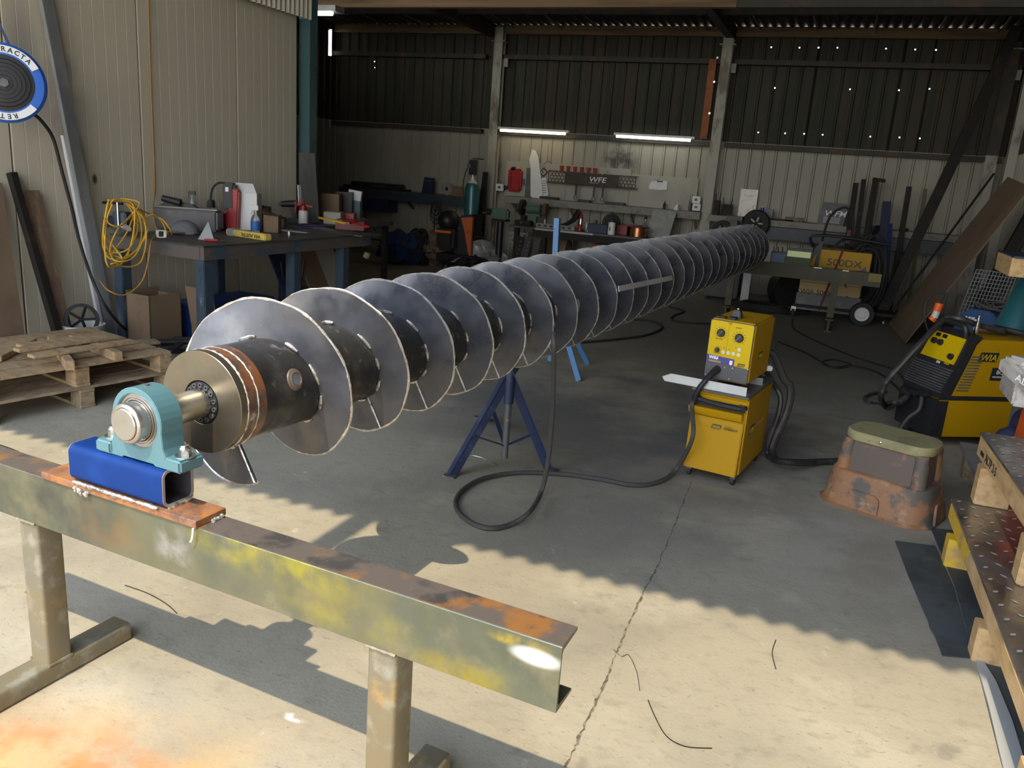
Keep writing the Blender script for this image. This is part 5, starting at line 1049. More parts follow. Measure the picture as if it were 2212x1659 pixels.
MB(t).lathe([(.045,0),(.05,.01),(.05,.13),(.04,.155),(.03,.16)], n=18).build('tank', M_white, t); MB(t).lathe([(.045,.15),(.038,.20),(.02,.215),(.012,.22),(.012,.255),(.022,.258),(.022,.268),(0,.268)], n=16).build('pump_head', M_red, t); MB(t).bar((0,0,.205),(.10,0,.195),.02,.018).build('nozzle', M_red, t); MB(t).bar((-.02,0,.21),(-.08,0,.205),.02,.02).build('handle_top', M_red, t); MB(t).bar((-.08,0,.21),(-.085,0,.12),.025,.02).build('handle', M_red, t, bev=.004)
t, P, s = item('steel_cup', 'small round steel socket on the bench front edge', 'socket', 625, 508); MB(t).lathe([(.024,0),(.024,.035),(.018,.035),(.018,.01),(0,.01)], n=16).build('cup', M_zinc, t)
t, P, s = item('steel_strip', 'grey steel strips lying along the bench top', 'steel strip', 610, 498)
for dz in (0,.012): MB().bar(on(598,493+3*dz/.012,BZ+.006+dz), on(665,503,BZ+.006+dz), .04, .01).build('strip', M_galv, t)
t, P, s = item('purple_cloth', 'dark purple rag lying on the bench by the sprayer', 'cloth', 672, 490)
b = MB(t); b.sph((0,0,.012), (.16,.06,.016), 16, 6); b.build('rag', mat('rag_purple',(.05,.03,.11),rough=.9), t, jit=.006)
t, P, s = item('light_sheet', 'pale flat sheet on the right half of the bench top', 'sheet', 700, 497); MB().hexa([on(664,492),on(735,503),on(715,494),on(690,489)]+[on(664,492,BZ+.006),on(735,503,BZ+.006),on(715,494,BZ+.006),on(690,489,BZ+.006)]).build('sheet', M_galv, t)
# clutter at the right back of the bench
td_ = thing('side_table', 'dark side table beyond the right end of the workbench under the boxes', 'table', Bp(3.1,.9,0))
Bbox(2.42,3.9,.78,1.6,BZ-.04,BZ).build('table_top', M_benchtop, td_)
for u in (2.5,3.8):
    for v in (.82,1.5): Bbox(u,u+.06,v,v+.06,0,BZ-.041).build('leg', M_steelD, td_)
for lab, px, py, w_, h_, m in (('white carton at the back right of the bench', 717, 484, .19, .13, M_board), ('red box beside the white carton on the bench', 748, 482, .17, .11, M_red), ('dark brown open box stacked behind the white carton', 712, 474, .22, .30, M_card), ('black bin behind the red box on the bench', 742, 472, .2, .32, M_blackp), ('red flat tool box at the far right of the bench', 755, 497, .30, .10, mat('faded_red',(.16,.04,.035),rough=.5)), ('teal carton with white side right of the red box', 765, 472, .14, .22, M_teal)):
    t, P, s = item('storage_box', lab, 'box', px, py, BZ); MB(t).box(-w_/2,w_/2,0,.2,0,h_).build('carton', m, t, bev=.004)
t = thing('white_carton', 'tilted white and blue carton on top of the bench clutter', 'box', P+Vector((0,0,.222)), math.atan2(.386,.92)); MB(t).cbox((0,.05,.06), (.16,.1,.12), Matrix.Rotation(.12,3,'Y')).build('carton', M_paper, t)
for i, (lab, x0, y0, x1, y1) in enumerate((('yellow handled tool lying across the bench back', 690,470,745,482), ('red clamp bar lying on the red flat tool box', 742,476,795,490), ('thin red clamp handle on the red flat tool box', 752,482,790,474))):
    tag(MB().bar(on(x0,y0,BZ+.11), on(x1,y1,BZ+.11), .025, .02).build('hand_tool', M_cord if i == 0 else M_red), lab, 'tool')
cable('yellow_tagged_cable', 'cable with yellow tag hanging off the right end of the bench', 'cable', [oX(795,470,-5.0), oX(800,500,-4.6), oX(797,530,-4.6), oX(795,545,-4.6)], .006, M_rubber)
tag(MB().cbox(oX(792,551,-4.6), (.05,.05,.06), Matrix.Rotation(.4,3,'Y')).build('yellow_tag', mat('tag_yellow',(.45,.4,.2),rough=.6), None, bev=.004), 'small pale yellow tag hanging below the right end of the bench', 'tag')
t = thing('hand_trolley', 'black hand trolley standing behind the right half of the bench', 'trolley', Bp(L1*.72,.5,0))
for u in (.70,.76): MB().tube(spline([Bp(L1*u,.5,.05), Bp(L1*u,.5,.7)],2), .014, 8).build('upright', M_black, t)
MB().tube(spline([Bp(L1*.66,.5,.62),Bp(L1*.68,.5,.40),Bp(L1*.73,.5,.34),Bp(L1*.79,.5,.40),Bp(L1*.81,.5,.60)],5), .012, 8).build('hoop', M_black, t)
for u in (.69,.78): MB().cyl(Bp(L1*u,.45,.08), Bp(L1*u,.5,.08), .08, n=20).build('wheel', M_rubber, t)
# ================================================================ back wall, from left to right
def pbox(px0, py0, px1, py1, Y, d, m, name, parent=None, bev=.004, up=False):
    """upright box whose front face spans the pixel rectangle on the plane y = Y"""
    cx = (px0+px1)/2; a = oY(cx, py1, Y); c = oY(cx, py0, Y); w = mat_s(abs(px1-px0), a)*1.0
    return MB().box(a.x-w/2/.92, a.x+w/2/.92, Y, Y+d, a.z, c.z).build(name, m, parent, bev=bev)
def pthing(name, label, cat, px, py, Y, group=None): return thing(name, label, cat, oY(px, py, Y), 0, group)
def shelf(label, xa, xb, z, y0, m, mr, nm='wall_shelf'):
    t = thing(nm, label, 'shelf', ((xa+xb)/2, 13.2, z-.06))
    MB().box(xa, xb, y0, 13.34, z-.02, z).build('shelf_board', m, t)
    MB().box(xa, xb, y0+.0, y0+.04, z-.16, z-.021).build('rail', mr, t)
    n = max(2, int((xb-xa)/1.0))
    for i in range(n+1):
        x = xa+.05+(xb-xa-.1)*i/n; MB().bar((x,y0+.05,z-.03), (x,13.33,z-.30), .03, .03).build('bracket', mr, t)
    return t
ZS = 1.13
M_rail = mat('rail_blue', (.03,.045,.06), [((.06,.05,.045), 6, .5, .7)], rough=.5)
M_ledge = mat('ledge_white', (.22,.21,.18), [((.15,.13,.11), 5, .5, .7)], rough=.6)
xa = oY(735,400,12.9).x; xb = oY(1000,428,12.9).x+.1
shelf('long dark shelf along the left bay of the back wall', xa, xb, ZS-.02, 12.85, M_benchtop, M_rail)
t = pthing('tool_case', 'long black tool case with handle on the left wall shelf', 'case', 810, 405, 12.95)
q = oY(810,400,12.95); MB().box(q.x-.50, q.x+.45, 12.93, 13.25, ZS-.02, ZS+.09).build('case', M_blackp, t, bev=.015); MB().box(q.x-.05,q.x+.22,12.92,12.95,ZS+.03,ZS+.05).build('handle', M_greyp, t)
q = oY(790,425,12.8); t = thing('dark_crate', 'dark crate hanging under the left wall shelf', 'crate', (q.x,12.9,ZS-.40)); MB().box(q.x-.60,q.x+.42,12.86,13.2,ZS-.40,ZS-.16).build('crate', M_dblue, t, bev=.01)
q = oY(922,412,13.0); t = thing('blue_packet', 'dark blue packet standing on the left wall shelf', 'packet', (q.x,13,ZS-.02))
MB().hexa([(q.x-.10,12.98,ZS-.018),(q.x+.10,12.98,ZS-.018),(q.x+.10,13.06,ZS-.018),(q.x-.10,13.06,ZS-.018),(q.x-.07,13.02,ZS+.26),(q.x+.13,13.02,ZS+.25),(q.x+.13,13.05,ZS+.25),(q.x-.07,13.05,ZS+.26)]).build('packet', M_dblue, t, bev=.006); MB().box(q.x-.04,q.x+.08,12.985,12.992,ZS+.19,ZS+.205).build('print_line', M_greyp, t)
q = oY(965,418,13.0); t = thing('grinding_wheel', 'round grey disc leaning on the left wall shelf', 'disc', (q.x,13,ZS-.02)); MB().lathe([(.015,-.01),(.11,-.012),(.11,.012),(.015,.01)], (q.x,13.0,ZS+.09), (0,1,.12), 28).build('disc', M_galv, t); MB().cyl((q.x,12.985,ZS+.09),(q.x,13.0,ZS+.09),.03,n=12).build('hub', M_steelD, t)
q = oY(990,412,13.0); t = thing('beige_box', 'beige cardboard box at the right end of the left wall shelf', 'box', (q.x,13.05,ZS-.02)); MB().box(q.x-.12,q.x+.28,12.98,13.2,ZS-.019,ZS+.14).build('carton', M_card, t)
for i, (x, y) in enumerate(((870,408),(760,396))):
    q = oY(x,y,13.0); tag(MB().box(q.x-.15,q.x+.15,12.95,13.05,ZS-.019,ZS+.02).build('hand_tool', M_steelD, None, bev=.004), ('small dark tool right of the black tool case', 'small dark tool at the left end of the wall shelf')[i], 'tool')
b = MB(); q = oY(943,442,12.8)
for i in range(4): r = .05+.02*i; b.tube([(q.x-.02+r*math.cos(a), 12.80+.01*i, q.z-.03-.035*i+1.5*r*math.sin(a)*(1.2)) for a in [2*PI*k/18 for k in range(18)]], .010, 6, closed=True)
o = b.build('cable_coil', M_rubber); tag(o, 'black cable coil hanging from the left wall shelf rail', 'cable')
cable('black_cable', 'black cable hanging straight down below the cable coil', 'cable', [oY(941,440,12.82), oY(938,480,12.82), oY(938,530,12.82)], .011, M_rubber)
cable('black_cable', 'black cable hanging in front of the white sheeting by the gas cylinder', 'cable', [oY(952,430,12.84), oY(952,470,12.84), oY(951,515,12.84)], .011, M_rubber)
cable('black_cable', 'black cable lying along the foot of the back wall', 'cable', [oY(790,515,13.1), oY(850,522,13.1), oY(900,524,13.1), oY(950,520,13.1)], .014, M_rubber)
cable('black_cable', 'black cable dropping from the clutter at the right end of the bench', 'cable', [oY(770,452,11), oY(785,465,11), oY(800,480,11), oY(812,500,11)], .012, M_rubber)
t = pthing('electrical_box', 'small grey electrical box low on the wall behind the bench end', 'box', 820, 498, 13.2); pbox(812,492,830,508,13.2,.1,M_galv,'box',t)
# gas cylinder, orange welder with helmet, bags
q = oY(1014,520,12.3); gx = q.x
t = thing('gas_cylinder', 'slim teal gas cylinder with regulator beside the orange welder', 'gas cylinder', (gx,12.3,0))
ztop = oY(1014,392,12.3).z
MB(t).lathe([(.11,.0),(.115,.02),(.115,ztop-.10),(.10,ztop-.04),(.05,ztop)], n=24).build('shell', M_tealcyl, t); MB(t).lathe([(.10,ztop-.045),(.045,ztop+.012),(.03,ztop+.02),(.03,ztop+.06)], n=20).build('shoulder', M_white, t)
rg = MB(t).cyl((0,0,ztop+.02),(0,0,ztop+.30),.022,n=10).build('valve', M_zinc, t); MB(t).box(-.07,.06,-.03,.03,ztop+.10,ztop+.34).build('regulator', M_black, rg, bev=.01); MB(t).bar((-.02,0,ztop+.36),(.17,0,ztop+.36),.02,.02).build('key_handle', M_black, rg); MB(t).lathe([(0,-.02),(.035,-.02),(.035,.01),(0,.01)], (-.05,-.05,ztop+.24), (0,1,0), 14).build('gauge', M_greyp, rg)
MB(t).tube(spline([(-.05,0,ztop+.28),(-.13,0,ztop+.15),(-.17,0,ztop-.1),(-.12,0,ztop-.3)],5), .008, 6).build('gas_hose', M_rubber, t)
t = pthing('steel_plate_strip', 'tall dark steel strip standing right of the slim gas cylinder', 'steel strip', 1040, 520, 12.6)
a_ = oY(1030,560,12.6); c_ = oY(1042,371,12.75); MB().hexa([(a_.x-.09,12.6,0),(a_.x+.10,12.6,0),(a_.x+.10,12.63,0),(a_.x-.09,12.63,0),(c_.x-.01,12.8,c_.z),(c_.x+.07,12.8,c_.z),(c_.x+.07,12.83,c_.z),(c_.x-.01,12.83,c_.z)]).build('strip', M_steelD, t)
q = oY(995,560,12.0); ox = q.x
t = thing('orange_welder', 'black and orange welder with a black helmet shaped cover on the floor', 'welding machine', (ox,11.9,0))
MB(t).hexa([(-.10,0,.25),(.20,0,.25),(.20,.45,.25),(-.10,.45,.25),(-.02,0,.86),(.20,0,.90),(.20,.45,.90),(-.02,.45,.86)]).build('case', M_blackp, t, bev=.02)
MB(t).prism([(.02,.83),(.22,.86),(.22,.22),(.17,.30),(.10,.60)], (0,-.012,0), (1,0,0), (0,0,1), (0,.05,0)).build('orange_panel', mat('welder_orange',(.50,.10,.02),[((.2,.05,.02),6,.5,.8)],rough=.5), t, bev=.004)
hm = MB(t).sph((-.17,-.05,.77), (.17,.20,.17), 16, 10).build('helmet', M_black, t); MB(t).box(-.33,-.02,-.18,.1,.30,.70).build('leather_cover', M_blackp, t, bev=.05); MB(t).box(-.335,-.06,-.19,-.17,.585,.62).build('orange_trim', M_orange, t)
for sx in (-.2,.15): MB(t).cyl((sx-.02,.1,.12),(sx+.02,.1,.12),.12,n=20).build('wheel', M_rubber, t)
MB(t).box(-.35,.3,-.1,.5,.12,.25).build('cart_base', M_steelD, t, bev=.01)
MB(t).tube(spline([(.22,.1,.55),(.36,.1,.55),(.42,.1,.60),(.42,.1,.75)],4), .014, 8).build('cart_handle', M_black, t)
for lab, px, py, Y, r, m in (('blue and black kit bag on the floor by the back wall', 862, 560, 11.8, (.38,.25,.24), mat('bag_blue',(.01,.03,.10),[((.02,.02,.03),5,.5,.6)],rough=.8)), ('black bag beside the blue kit bag', 908, 550, 12.0, (.30,.22,.26), M_blackp), ('crumpled silver grey bag beside the vice stand', 1050, 560, 12.2, (.26,.2,.22), M_galv), ('brown carton shaped bag left of the orange welder', 938, 552, 12.1, (.18,.2,.28), M_brown), ('low black heap on the floor in front of the vice stand', 1020, 578, 11.6, (.55,.25,.10), M_black)):
    q = oY(px, py, Y); tag(MB().sph((q.x,Y,r[2]*.93), r, 40, 26).build('floor_bag', m, None, lump=.16), lab, 'bag')
t = pthing('post_vice', 'bench vice bolted on a black floor post beside the first wall column', 'vice', 1075, 560, 12.2)
q = oY(1082,470,12.2); vx = q.x
MB().cyl((vx,12.2,0),(vx,12.2,.82),.055,n=14).build('post', M_black, t); MB().box(vx-.12,vx+.12,12.1,12.3,.82,.85).build('plate', M_steelD, t); MB().box(vx-.16,vx+.14,12.13,12.27,.851,1.02).build('vice_body', M_grinderg, t, bev=.03); MB().cyl((vx-.24,12.2,.95),(vx-.12,12.2,.95),.05,n=12).build('jaw', M_steelD, t); MB().cyl((vx-.28,12.1,.93),(vx-.28,12.3,.93),.01,n=6).build('handle', M_zinc, t)
for i, (x, y, lab) in enumerate(((1078,405,'white power outlet on the first wall column'), (1503,432,'upper white power outlet beside the middle column'), (1503,448,'lower white power outlet beside the middle column'))):
    t = pthing('power_outlet', lab, 'power outlet', x, y, 13.1); pbox(x-8,y-8,x+8,y+7,13.08,.04,M_white,'plate',t); pbox(x-3,y-3,x+3,y+2,13.075,.006,M_greyp,'socket',t)
# white backing board and its shelf
p1, p2, p3, p4 = oY(1093,347,13.3), oY(1504,376,13.3), oY(1501,462,13.3), oY(1090,430,13.3)
t = thing('pin_board', 'large scorched white backing board on the middle bay of the wall', 'board', (p4.x,13.3,p4.z))
for k in range(3):
    xa_, xb_ = p4.x+(p3.x-p4.x)*k/3+.003, p4.x+(p3.x-p4.x)*(k+1)/3-.003; zt_k = p1.z-(.07 if k == 2 else 0)
    MB().box(xa_, xb_, 13.285, 13.305, p4.z-.02, zt_k).build('board_sheet', M_board, t)
xs0 = oY(1090,440,13.0).x; xs1 = oY(1512,468,13.0).x
sh_ = thing('wall_shelf', 'white edged narrow shelf under the white backing board', 'shelf', ((xs0+xs1)/2,13.15,ZS+.0))
MB().box(xs0, xs1, 13.0, 13.28, ZS+.04, ZS+.06).build('shelf_board', M_benchtop, sh_); MB().box(xs0, xs1, 12.985, 12.999, ZS-.05, ZS+.06).build('front_edge', M_ledge, sh_)
for i in range(4): x = xs0+.1+(xs1-xs0-.2)*i/3; MB().bar((x,13.01,ZS+.02),(x,13.33,ZS-.2), .03,.03).build('bracket', M_ledge, sh_)
Yb = 13.24
t = pthing('red_canister', 'red plastic jerrycan hanging at the left of the white backing board', 'canister', 1108, 390, Yb); pbox(1094,364,1123,414,Yb-.06,.10,M_red,'body',t,bev=.03); pbox(1104,360,1112,368,Yb-.03,.04,M_blackp,'cap',t); pbox(1100,372,1104,406,Yb-.068,.01,mat('red_dark',(.2,.01,.01),rough=.4),'ridge',t)
t = pthing('black_bracket', 'black bracket left of the red jerrycan', 'bracket', 1092, 405, Yb); pbox(1087,401,1096,409,Yb-.05,.06,M_black,'bracket',t)
t = pthing('grey_template', 'grey steel rectangle template hanging on the backing board', 'template', 1141, 395, Yb); pbox(1133,363,1150,431,Yb,.006,M_greyp,'plate',t); pbox(1137,429,1147,433,Yb-.01,.01,M_black,'foot',t)
def pprism(pts, Y, d, m, name, parent):
    P = [oY(x, y, Y) for x, y in pts]; n = len(P)
    return MB().add([(p.x,Y,p.z) for p in P]+[(p.x,Y+d,p.z) for p in P], [tuple(reversed(range(n))), tuple(range(n,2*n))]+[(i,(i+1) % n,n+(i+1) % n,n+i) for i in range(n)]).build(name, m, parent)
t = pthing('pointed_template', 'tall white pointed steel template leaning on the backing board', 'template', 1160, 430, Yb-.04)
pprism([(1146,424),(1166,436),(1173,424),(1170,395),(1163,340),(1157,325),(1149,323),(1143,345),(1146,360)], Yb-.05, .008, M_white, 'plate', t)
t = pthing('scroll_template', 'small dark curled template behind the pointed one', 'template', 1131, 393, Yb)
pprism([(1127,392),(1130,386),(1133,386),(1133,402),(1130,400)], Yb+.01, .005, M_greyp, 'plate', t)
t = pthing('paper_note', 'white paper note with handwriting hanging on the board', 'paper', 1178, 400, Yb); pprism([(1166,385),(1180,384),(1185,422),(1174,424)], Yb-.02, .003, M_paper, 'sheet', t)
for i in range(6): pprism([(1171,391+5*i),(1180,390+5*i),(1180,391+5*i),(1171,392+5*i)], Yb-.0225, .001, M_ink, 'writing_line', t)
t = pthing('gasket_plate', 'diamond shaped plate with a round hole on the backing board', 'gasket', 1174, 372, Yb)
d_ = mat_s(9, oY(1174,372,Yb)); c_ = oY(1174,372,Yb-.03)
n_ = 16; po_ = []; pi2 = []
for i in range(n_): a = 2*PI*i/n_; r = d_*1.1/(abs(math.cos(a))+abs(math.sin(a))); po_.append((r*math.cos(a), r*math.sin(a))); pi2.append((d_*.42*math.cos(a), d_*.42*math.sin(a)))
MB().ring(po_, pi2, c_, (1,0,0), (0,0,1), (0,.006,0)).build('plate', M_rackb, t); MB().ring([(x*.62,y*.62) for x,y in po_], pi2, c_-Vector((0,.004,0)), (1,0,0), (0,0,1), (0,.003,0)).build('face', M_white, t)
t = pthing('small_grey_tile', 'small square grey plate above the diamond plate', 'plate', 1168, 358, Yb); pbox(1163,353,1175,366,Yb,.005,M_galv,'plate',t)
t = pthing('wire_star', 'thin wire star hanging on a string above the backing board', 'ornament', 1183, 345, Yb)
for p in ((1176,353),(1192,353),(1183,337)): MB().bar(oY(1183,348,Yb), oY(p[0],p[1],Yb), .012, .006).build('ray', M_rackb, t)
MB().bar(oY(1183,337,Yb), oY(1185,310,Yb), .004, .004).build('string', M_steelD, t)
# rack with honeycomb ends and cut-out letters
t = pthing('tool_rack', 'dark brown laser-cut tool rack with honeycomb ends and logo letters', 'rack', 1280, 385, Yb-.10)
Yr = 13.08
A = oY(1185,369,Yr); Bq = oY(1375,381,Yr); A2 = oY(1184,395,Yr); B2 = oY(1374,406,Yr)
zt_r = (A.z+Bq.z)/2; zb_r = (A2.z+B2.z)/2; xr0, xr1 = A.x, Bq.x; hr = zt_r-zb_r
MB().box(xr0+.30, xr1-.30, Yr, Yr+.004, zb_r, zt_r).build('front_plate', M_rackb, t)
MB().box(xr0-.03, xr1+.0, Yr-.0, Yr+.14, zb_r-.012, zb_r-.004).build('bottom_lip', M_rackb, t); MB().box(xr0, xr1, Yr, Yr+.14, zt_r+.001, zt_r+.006).build('top_lip', M_rackb, t)
def hexa_panel(x0, x1, z0, z1, m, parent, y, rr=.034, nm='honeycomb'):
    b = MB(); dx = rr*1.75; dz = rr*1.52; r_ = 0; z = z0+rr
    b.box(x0,x1,y,y+.004,z0,z0+.012).box(x0,x1,y,y+.004,z1-.012,z1).box(x0,x0+.01,y,y+.004,z0,z1).box(x1-.01,x1,y,y+.004,z0,z1)
    while z < z1-rr*.4:
        x = x0+rr+(dx/2 if r_ % 2 else 0)
        while x < x1-rr*.5:
            b.ring([(rr*1.02*math.sin(PI/3*k), rr*1.02*math.cos(PI/3*k)) for k in range(6)], [(rr*.80*math.sin(PI/3*k), rr*.80*math.cos(PI/3*k)) for k in range(6)], (x,y,z), (1,0,0), (0,0,1), (0,.004,0)); x += dx
        z += dz; r_ += 1
    o = b.build(nm, m, parent); return o
hexa_panel(xr0, xr0+.30, zb_r, zt_r, M_rackb, t, Yr); hexa_panel(xr1-.30, xr1, zb_r, zt_r, M_rackb, t, Yr)
zc_ = (zt_r+zb_r)/2
text('WFE', hr*.62, (xr0+.70, Yr-.001, zc_-hr*.20), (1,0,0), (0,0,1), M_whitei, t, 'logo', shear=.15, sx=1.25, bold=.001)
MB().box(xr0+.72, xr0+.86, Yr-.002, Yr-.001, zc_-hr*.30, zc_-hr*.27).build('underline', M_whitei, t)
for i in range(6):
    x = oY(1212+14.5*i, 366, Yr+.05).x
    k_ = thing('red_cup', 'red plastic cup %s on top of the tool rack' % ('leftmost', 'second from left', 'third from left', 'fourth from left', 'fifth from left', 'rightmost')[i], 'cup', (x,Yr+.07,zt_r+.006), 0, 'red cups on the tool rack')
    MB(k_).lathe([(.022,0),(.028,.055),(.034,.075),(.034,.085),(.024,.085),(.018,.01)], n=14).build('cup', mat('cup_red',(.35,.03,.02),rough=.5) if i == 0 else bpy.data.materials['cup_red'], k_)
for i, px in enumerate((1244,1283,1302)):
    x = oY(px, 410, Yr-.03).x; lab = ('left ring spanner hanging from the tool rack', 'middle ring spanner hanging under the rack letters', 'right ring spanner hanging from the tool rack')[i]
    k_ = thing('spanner', lab, 'spanner', (x,Yr-.03,zb_r-.21), 0, 'spanners on the tool rack'); s_ = (.8,1.0,1.05)[i]
    MB(k_).box(-.016,.016,0,.014,.03,.25*s_).build('handle', M_black, k_, bev=.004); n_ = 14
    MB(k_).ring([(.036*math.cos(2*PI*j/n_), .036*math.sin(2*PI*j/n_)) for j in range(n_)], [(.02*math.cos(2*PI*j/n_), .02*math.sin(2*PI*j/n_)) for j in range(n_)], (0,0,.0), (1,0,0), (0,0,1), (0,.014,0)).build('ring_end', M_greyp, k_)
tag(MB().bar(oY(1300,377,Yr-.02), oY(1313,368,Yr+.02), .03, .02).build('pliers', M_galv), 'small silver tool resting on top of the tool rack', 'tool')
t = pthing('paper_visor', 'curled white paper template with a dark slot on the backing board', 'paper', 1422, 400, Yb)
pprism([(1402,402),(1406,393),(1414,389),(1425,390),(1442,391),(1440,410),(1428,411),(1402,409)], Yb-.01, .004, M_paper, 'sheet', t); pprism([(1411,390),(1425,383),(1424,386),(1412,392)], Yb-.02, .004, M_galv, 'flap', t); pprism([(1419,390),(1432,391),(1432,394),(1419,393)], Yb-.013, .002, M_ink, 'slot', t)
for lab, x, y, h_, r_, m in (('small dark bottle on the white edged shelf', 1434, 455, .13, .022, M_black), ('grease gun nozzle leaning at the right end of the narrow shelf', 1487, 459, .24, .013, M_greyp), ('second nozzle at the right end of the narrow shelf', 1492, 459, .26, .013, M_steelD)):
    q = oY(x,y,13.1); t = thing('shelf_bottle', lab, 'bottle', (q.x,13.1,ZS+.06)); MB(t).lathe([(r_,0),(r_,h_*.6),(r_*.4,h_*.75),(r_*.3,h_),(0,h_)], n=12).build('bottle', m, t)
q = oY(1460,457,13.1); t = thing('white_cone', 'white paper cone lying on the narrow shelf', 'cone', (q.x,13.1,ZS+.061)); MB(t).lathe([(.05,0),(.015,.09),(0,.09)], (0,0,0), (0.2,0,1), 14).build('cone', M_paper, t)
for i, (x, w_, lab) in enumerate(((1265,.13,'black flat block on the narrow shelf under the spanners'), (1318,.09,'small dark clamp on the narrow shelf'), (1340,.12,'dark rag on the narrow shelf'), (1190,.20,'black wedge at the left of the narrow shelf'))):
    q = oY(x,440,13.1); tag(MB().box(q.x-w_,q.x+w_*.6,13.05,13.18,ZS+.061,ZS+.10).build('dark_block', M_black, None, bev=.01), lab, 'block')
# batten lights
def batten(label, xa, ya, xb, yb, m, Y=13.0):
    p, q = oY(xa,ya,Y), oY(xb,yb,Y); z = (p.z+q.z)/2; t = thing('batten_light', label, 'light', ((p.x+q.x)/2,Y,z))
    MB().box(p.x-.04, q.x+.06, Y-.05, Y+.05, z+.022, z+.055).build('housing', M_white, t, bev=.004); MB().box(p.x+.1,p.x+.16,Y+.05,13.25,z+.02,z+.05).build('mount_bracket', M_girt, t); MB().box(q.x-.16,q.x-.1,Y+.05,13.25,z+.02,z+.05).build('mount_bracket', M_girt, t)
    MB().cyl((p.x,Y-.02,z), (q.x,Y-.02,z), .019, n=12).build('tube', m, t)
batten('left warm white batten light above the middle bay of the wall', 1082, 282, 1222, 289, M_tubeW)
batten('right cool white batten light above the middle bay of the wall', 1332, 296, 1492, 302, M_tubeC)
p, q = oY(676,31,9.3), oY(731,35,9.3); t = thing('ceiling_light', 'small lit batten light under the roof at top left', 'light', p)
MB().box(p.x-.25, q.x+.02, 9.2, 9.4, p.z+.02, p.z+.09).build('housing', M_galv, t); MB().cyl((p.x-.2,9.22,p.z), (q.x-.04,9.22,p.z), .03, n=10).build('tube', M_tubeC, t)
MB().box(p.x, p.x+.04, 9.28, 9.32, p.z+.09, 4.15).build('hanger', M_girt, t)
# middle bench
ZM = .77
bxa = oY(1104,486,12.3).x; bxb = oY(1438,518,12.3).x
mb_ = thing('steel_bench', 'dark steel bench with thin top under the white backing board', 'bench', ((bxa+bxb)/2,12.5,0))
MB().box(bxa, bxb-.3, 12.2, 12.95, ZM-.025, ZM).build('top_plate', M_benchtop, mb_); MB().add([(bxb-.3,12.2,ZM-.02),(bxb+.35,12.75,ZM-.02),(bxb-.3,12.95,ZM-.02),(bxb-.3,12.2,ZM),(bxb+.35,12.75,ZM),(bxb-.3,12.95,ZM)], [(2,1,0),(3,4,5),(0,1,4,3),(1,2,5,4),(2,0,3,5)]).build('corner_plate', M_benchtop, mb_)
MB().box(bxa+.45, bxb-1.1, 12.185, 12.199, ZM-.03, ZM-.0).build('bright_edge', M_galv, mb_); MB().box(bxa+.4, bxb-.4, 12.22, 12.26, ZM-.14, ZM-.026).build('front_rail', M_steelD, mb_)
for x in (bxa+.08, bxa+.55, bxb-.75, bxb-.35): MB().box(x, x+.07, 12.25, 12.32, 0, ZM-.026).build('leg', M_steelD, mb_)
def mitem(name, label, cat, px, py): q = oY(px, py, 12.45); return thing(name, label, cat, (q.x,12.45,ZM+.001))
t = mitem('bench_grinder', 'green bench grinder on a stand at the left of the steel bench', 'bench grinder', 1147, 470)
MB(t).box(-.05,.05,.1,.2,0,.16).build('pedestal', M_grinderg, t); MB(t).cyl((-.13,.15,.27),(.10,.15,.27),.085,n=20).build('motor', M_grinderg, t, bev=.01); MB(t).cyl((-.24,.15,.27),(-.19,.15,.27),.13,n=22).build('wheel_guard', M_steelD, t); MB(t).cyl((.16,.15,.27),(.21,.15,.27),.10,n=22).build('wheel', mat('grind_brown',(.12,.06,.04),rough=.8), t); MB(t).cyl((-.2,.15,.27),(.2,.15,.27),.015,n=8).build('spindle', M_zinc, t); MB(t).box(-.11,.11,.08,.22,.15,.19).build('base', M_grinderg, t)
t = mitem('bench_vice', 'dark bench vice on the left corner of the steel bench', 'vice', 1130, 490)
MB(t).box(-.13,.16,-.1,.06,0,.08).build('base', M_steelD, t, bev=.02); MB(t).box(-.03,.05,-.08,.04,.08,.16).build('jaw', M_steelD, t, bev=.01); MB(t).cyl((.02,-.18,.05),(.02,-.1,.05),.012,n=8).build('screw', M_zinc, t)
t = mitem('power_board', 'long pale power board lying on the steel bench', 'power board', 1200, 497)
MB(t).box(-.28,.36,-.15,-.07,0,.07).build('strip', M_ledge, t, bev=.006)
for i in range(6): MB(t).box(-.25+.1*i,-.20+.1*i,-.152,-.149,.02,.05).build('socket', M_ink, t)
t = mitem('green_disc_tool', 'small tool with green lid beside the vice', 'tool', 1170, 494); MB(t).cyl((0,0,.0),(0,0,.07),.055,n=16).build('body', mat('lime',(.06,.12,.03),rough=.5), t); MB(t).cyl((.06,-.05,0),(.06,-.05,.13),.01,n=8).build('pin', M_white, t)
t = mitem('welding_gauntlet', 'black curved bracket sweeping up from the steel bench', 'tool', 1228, 485)
b = MB(t); P = [(-.22,0,.04),(-.05,0,.08),(.08,0,.17),(.16,0,.30)]; b.tube(spline(P,5), .03, 8, rf=lambda t: .012+.045*t); b.build('bracket', M_black, t)
t = mitem('spray_can', 'red and silver spray can standing on the steel bench', 'spray can', 1253, 495); MB(t).lathe([(.033,0),(.033,.10)], n=16).build('lower_band', M_red, t); MB(t).lathe([(.033,.10),(.033,.19),(.022,.215)], n=16).build('can', M_zinc, t); MB(t).lathe([(.033,.19),(.028,.24),(.015,.26),(.012,.285),(0,.285)], n=16).build('cap', M_red, t); MB(t).bar((.03,0,.25),(.20,.05,.02),.005,.005).build('straw', M_ledge, t)
t = mitem('glass_jar', 'small clear glass jar beside the spray can', 'jar', 1266, 500); MB(t).lathe([(.035,0),(.037,.10),(.03,.13),(.032,.14)], n=16).build('jar', M_clear, t)
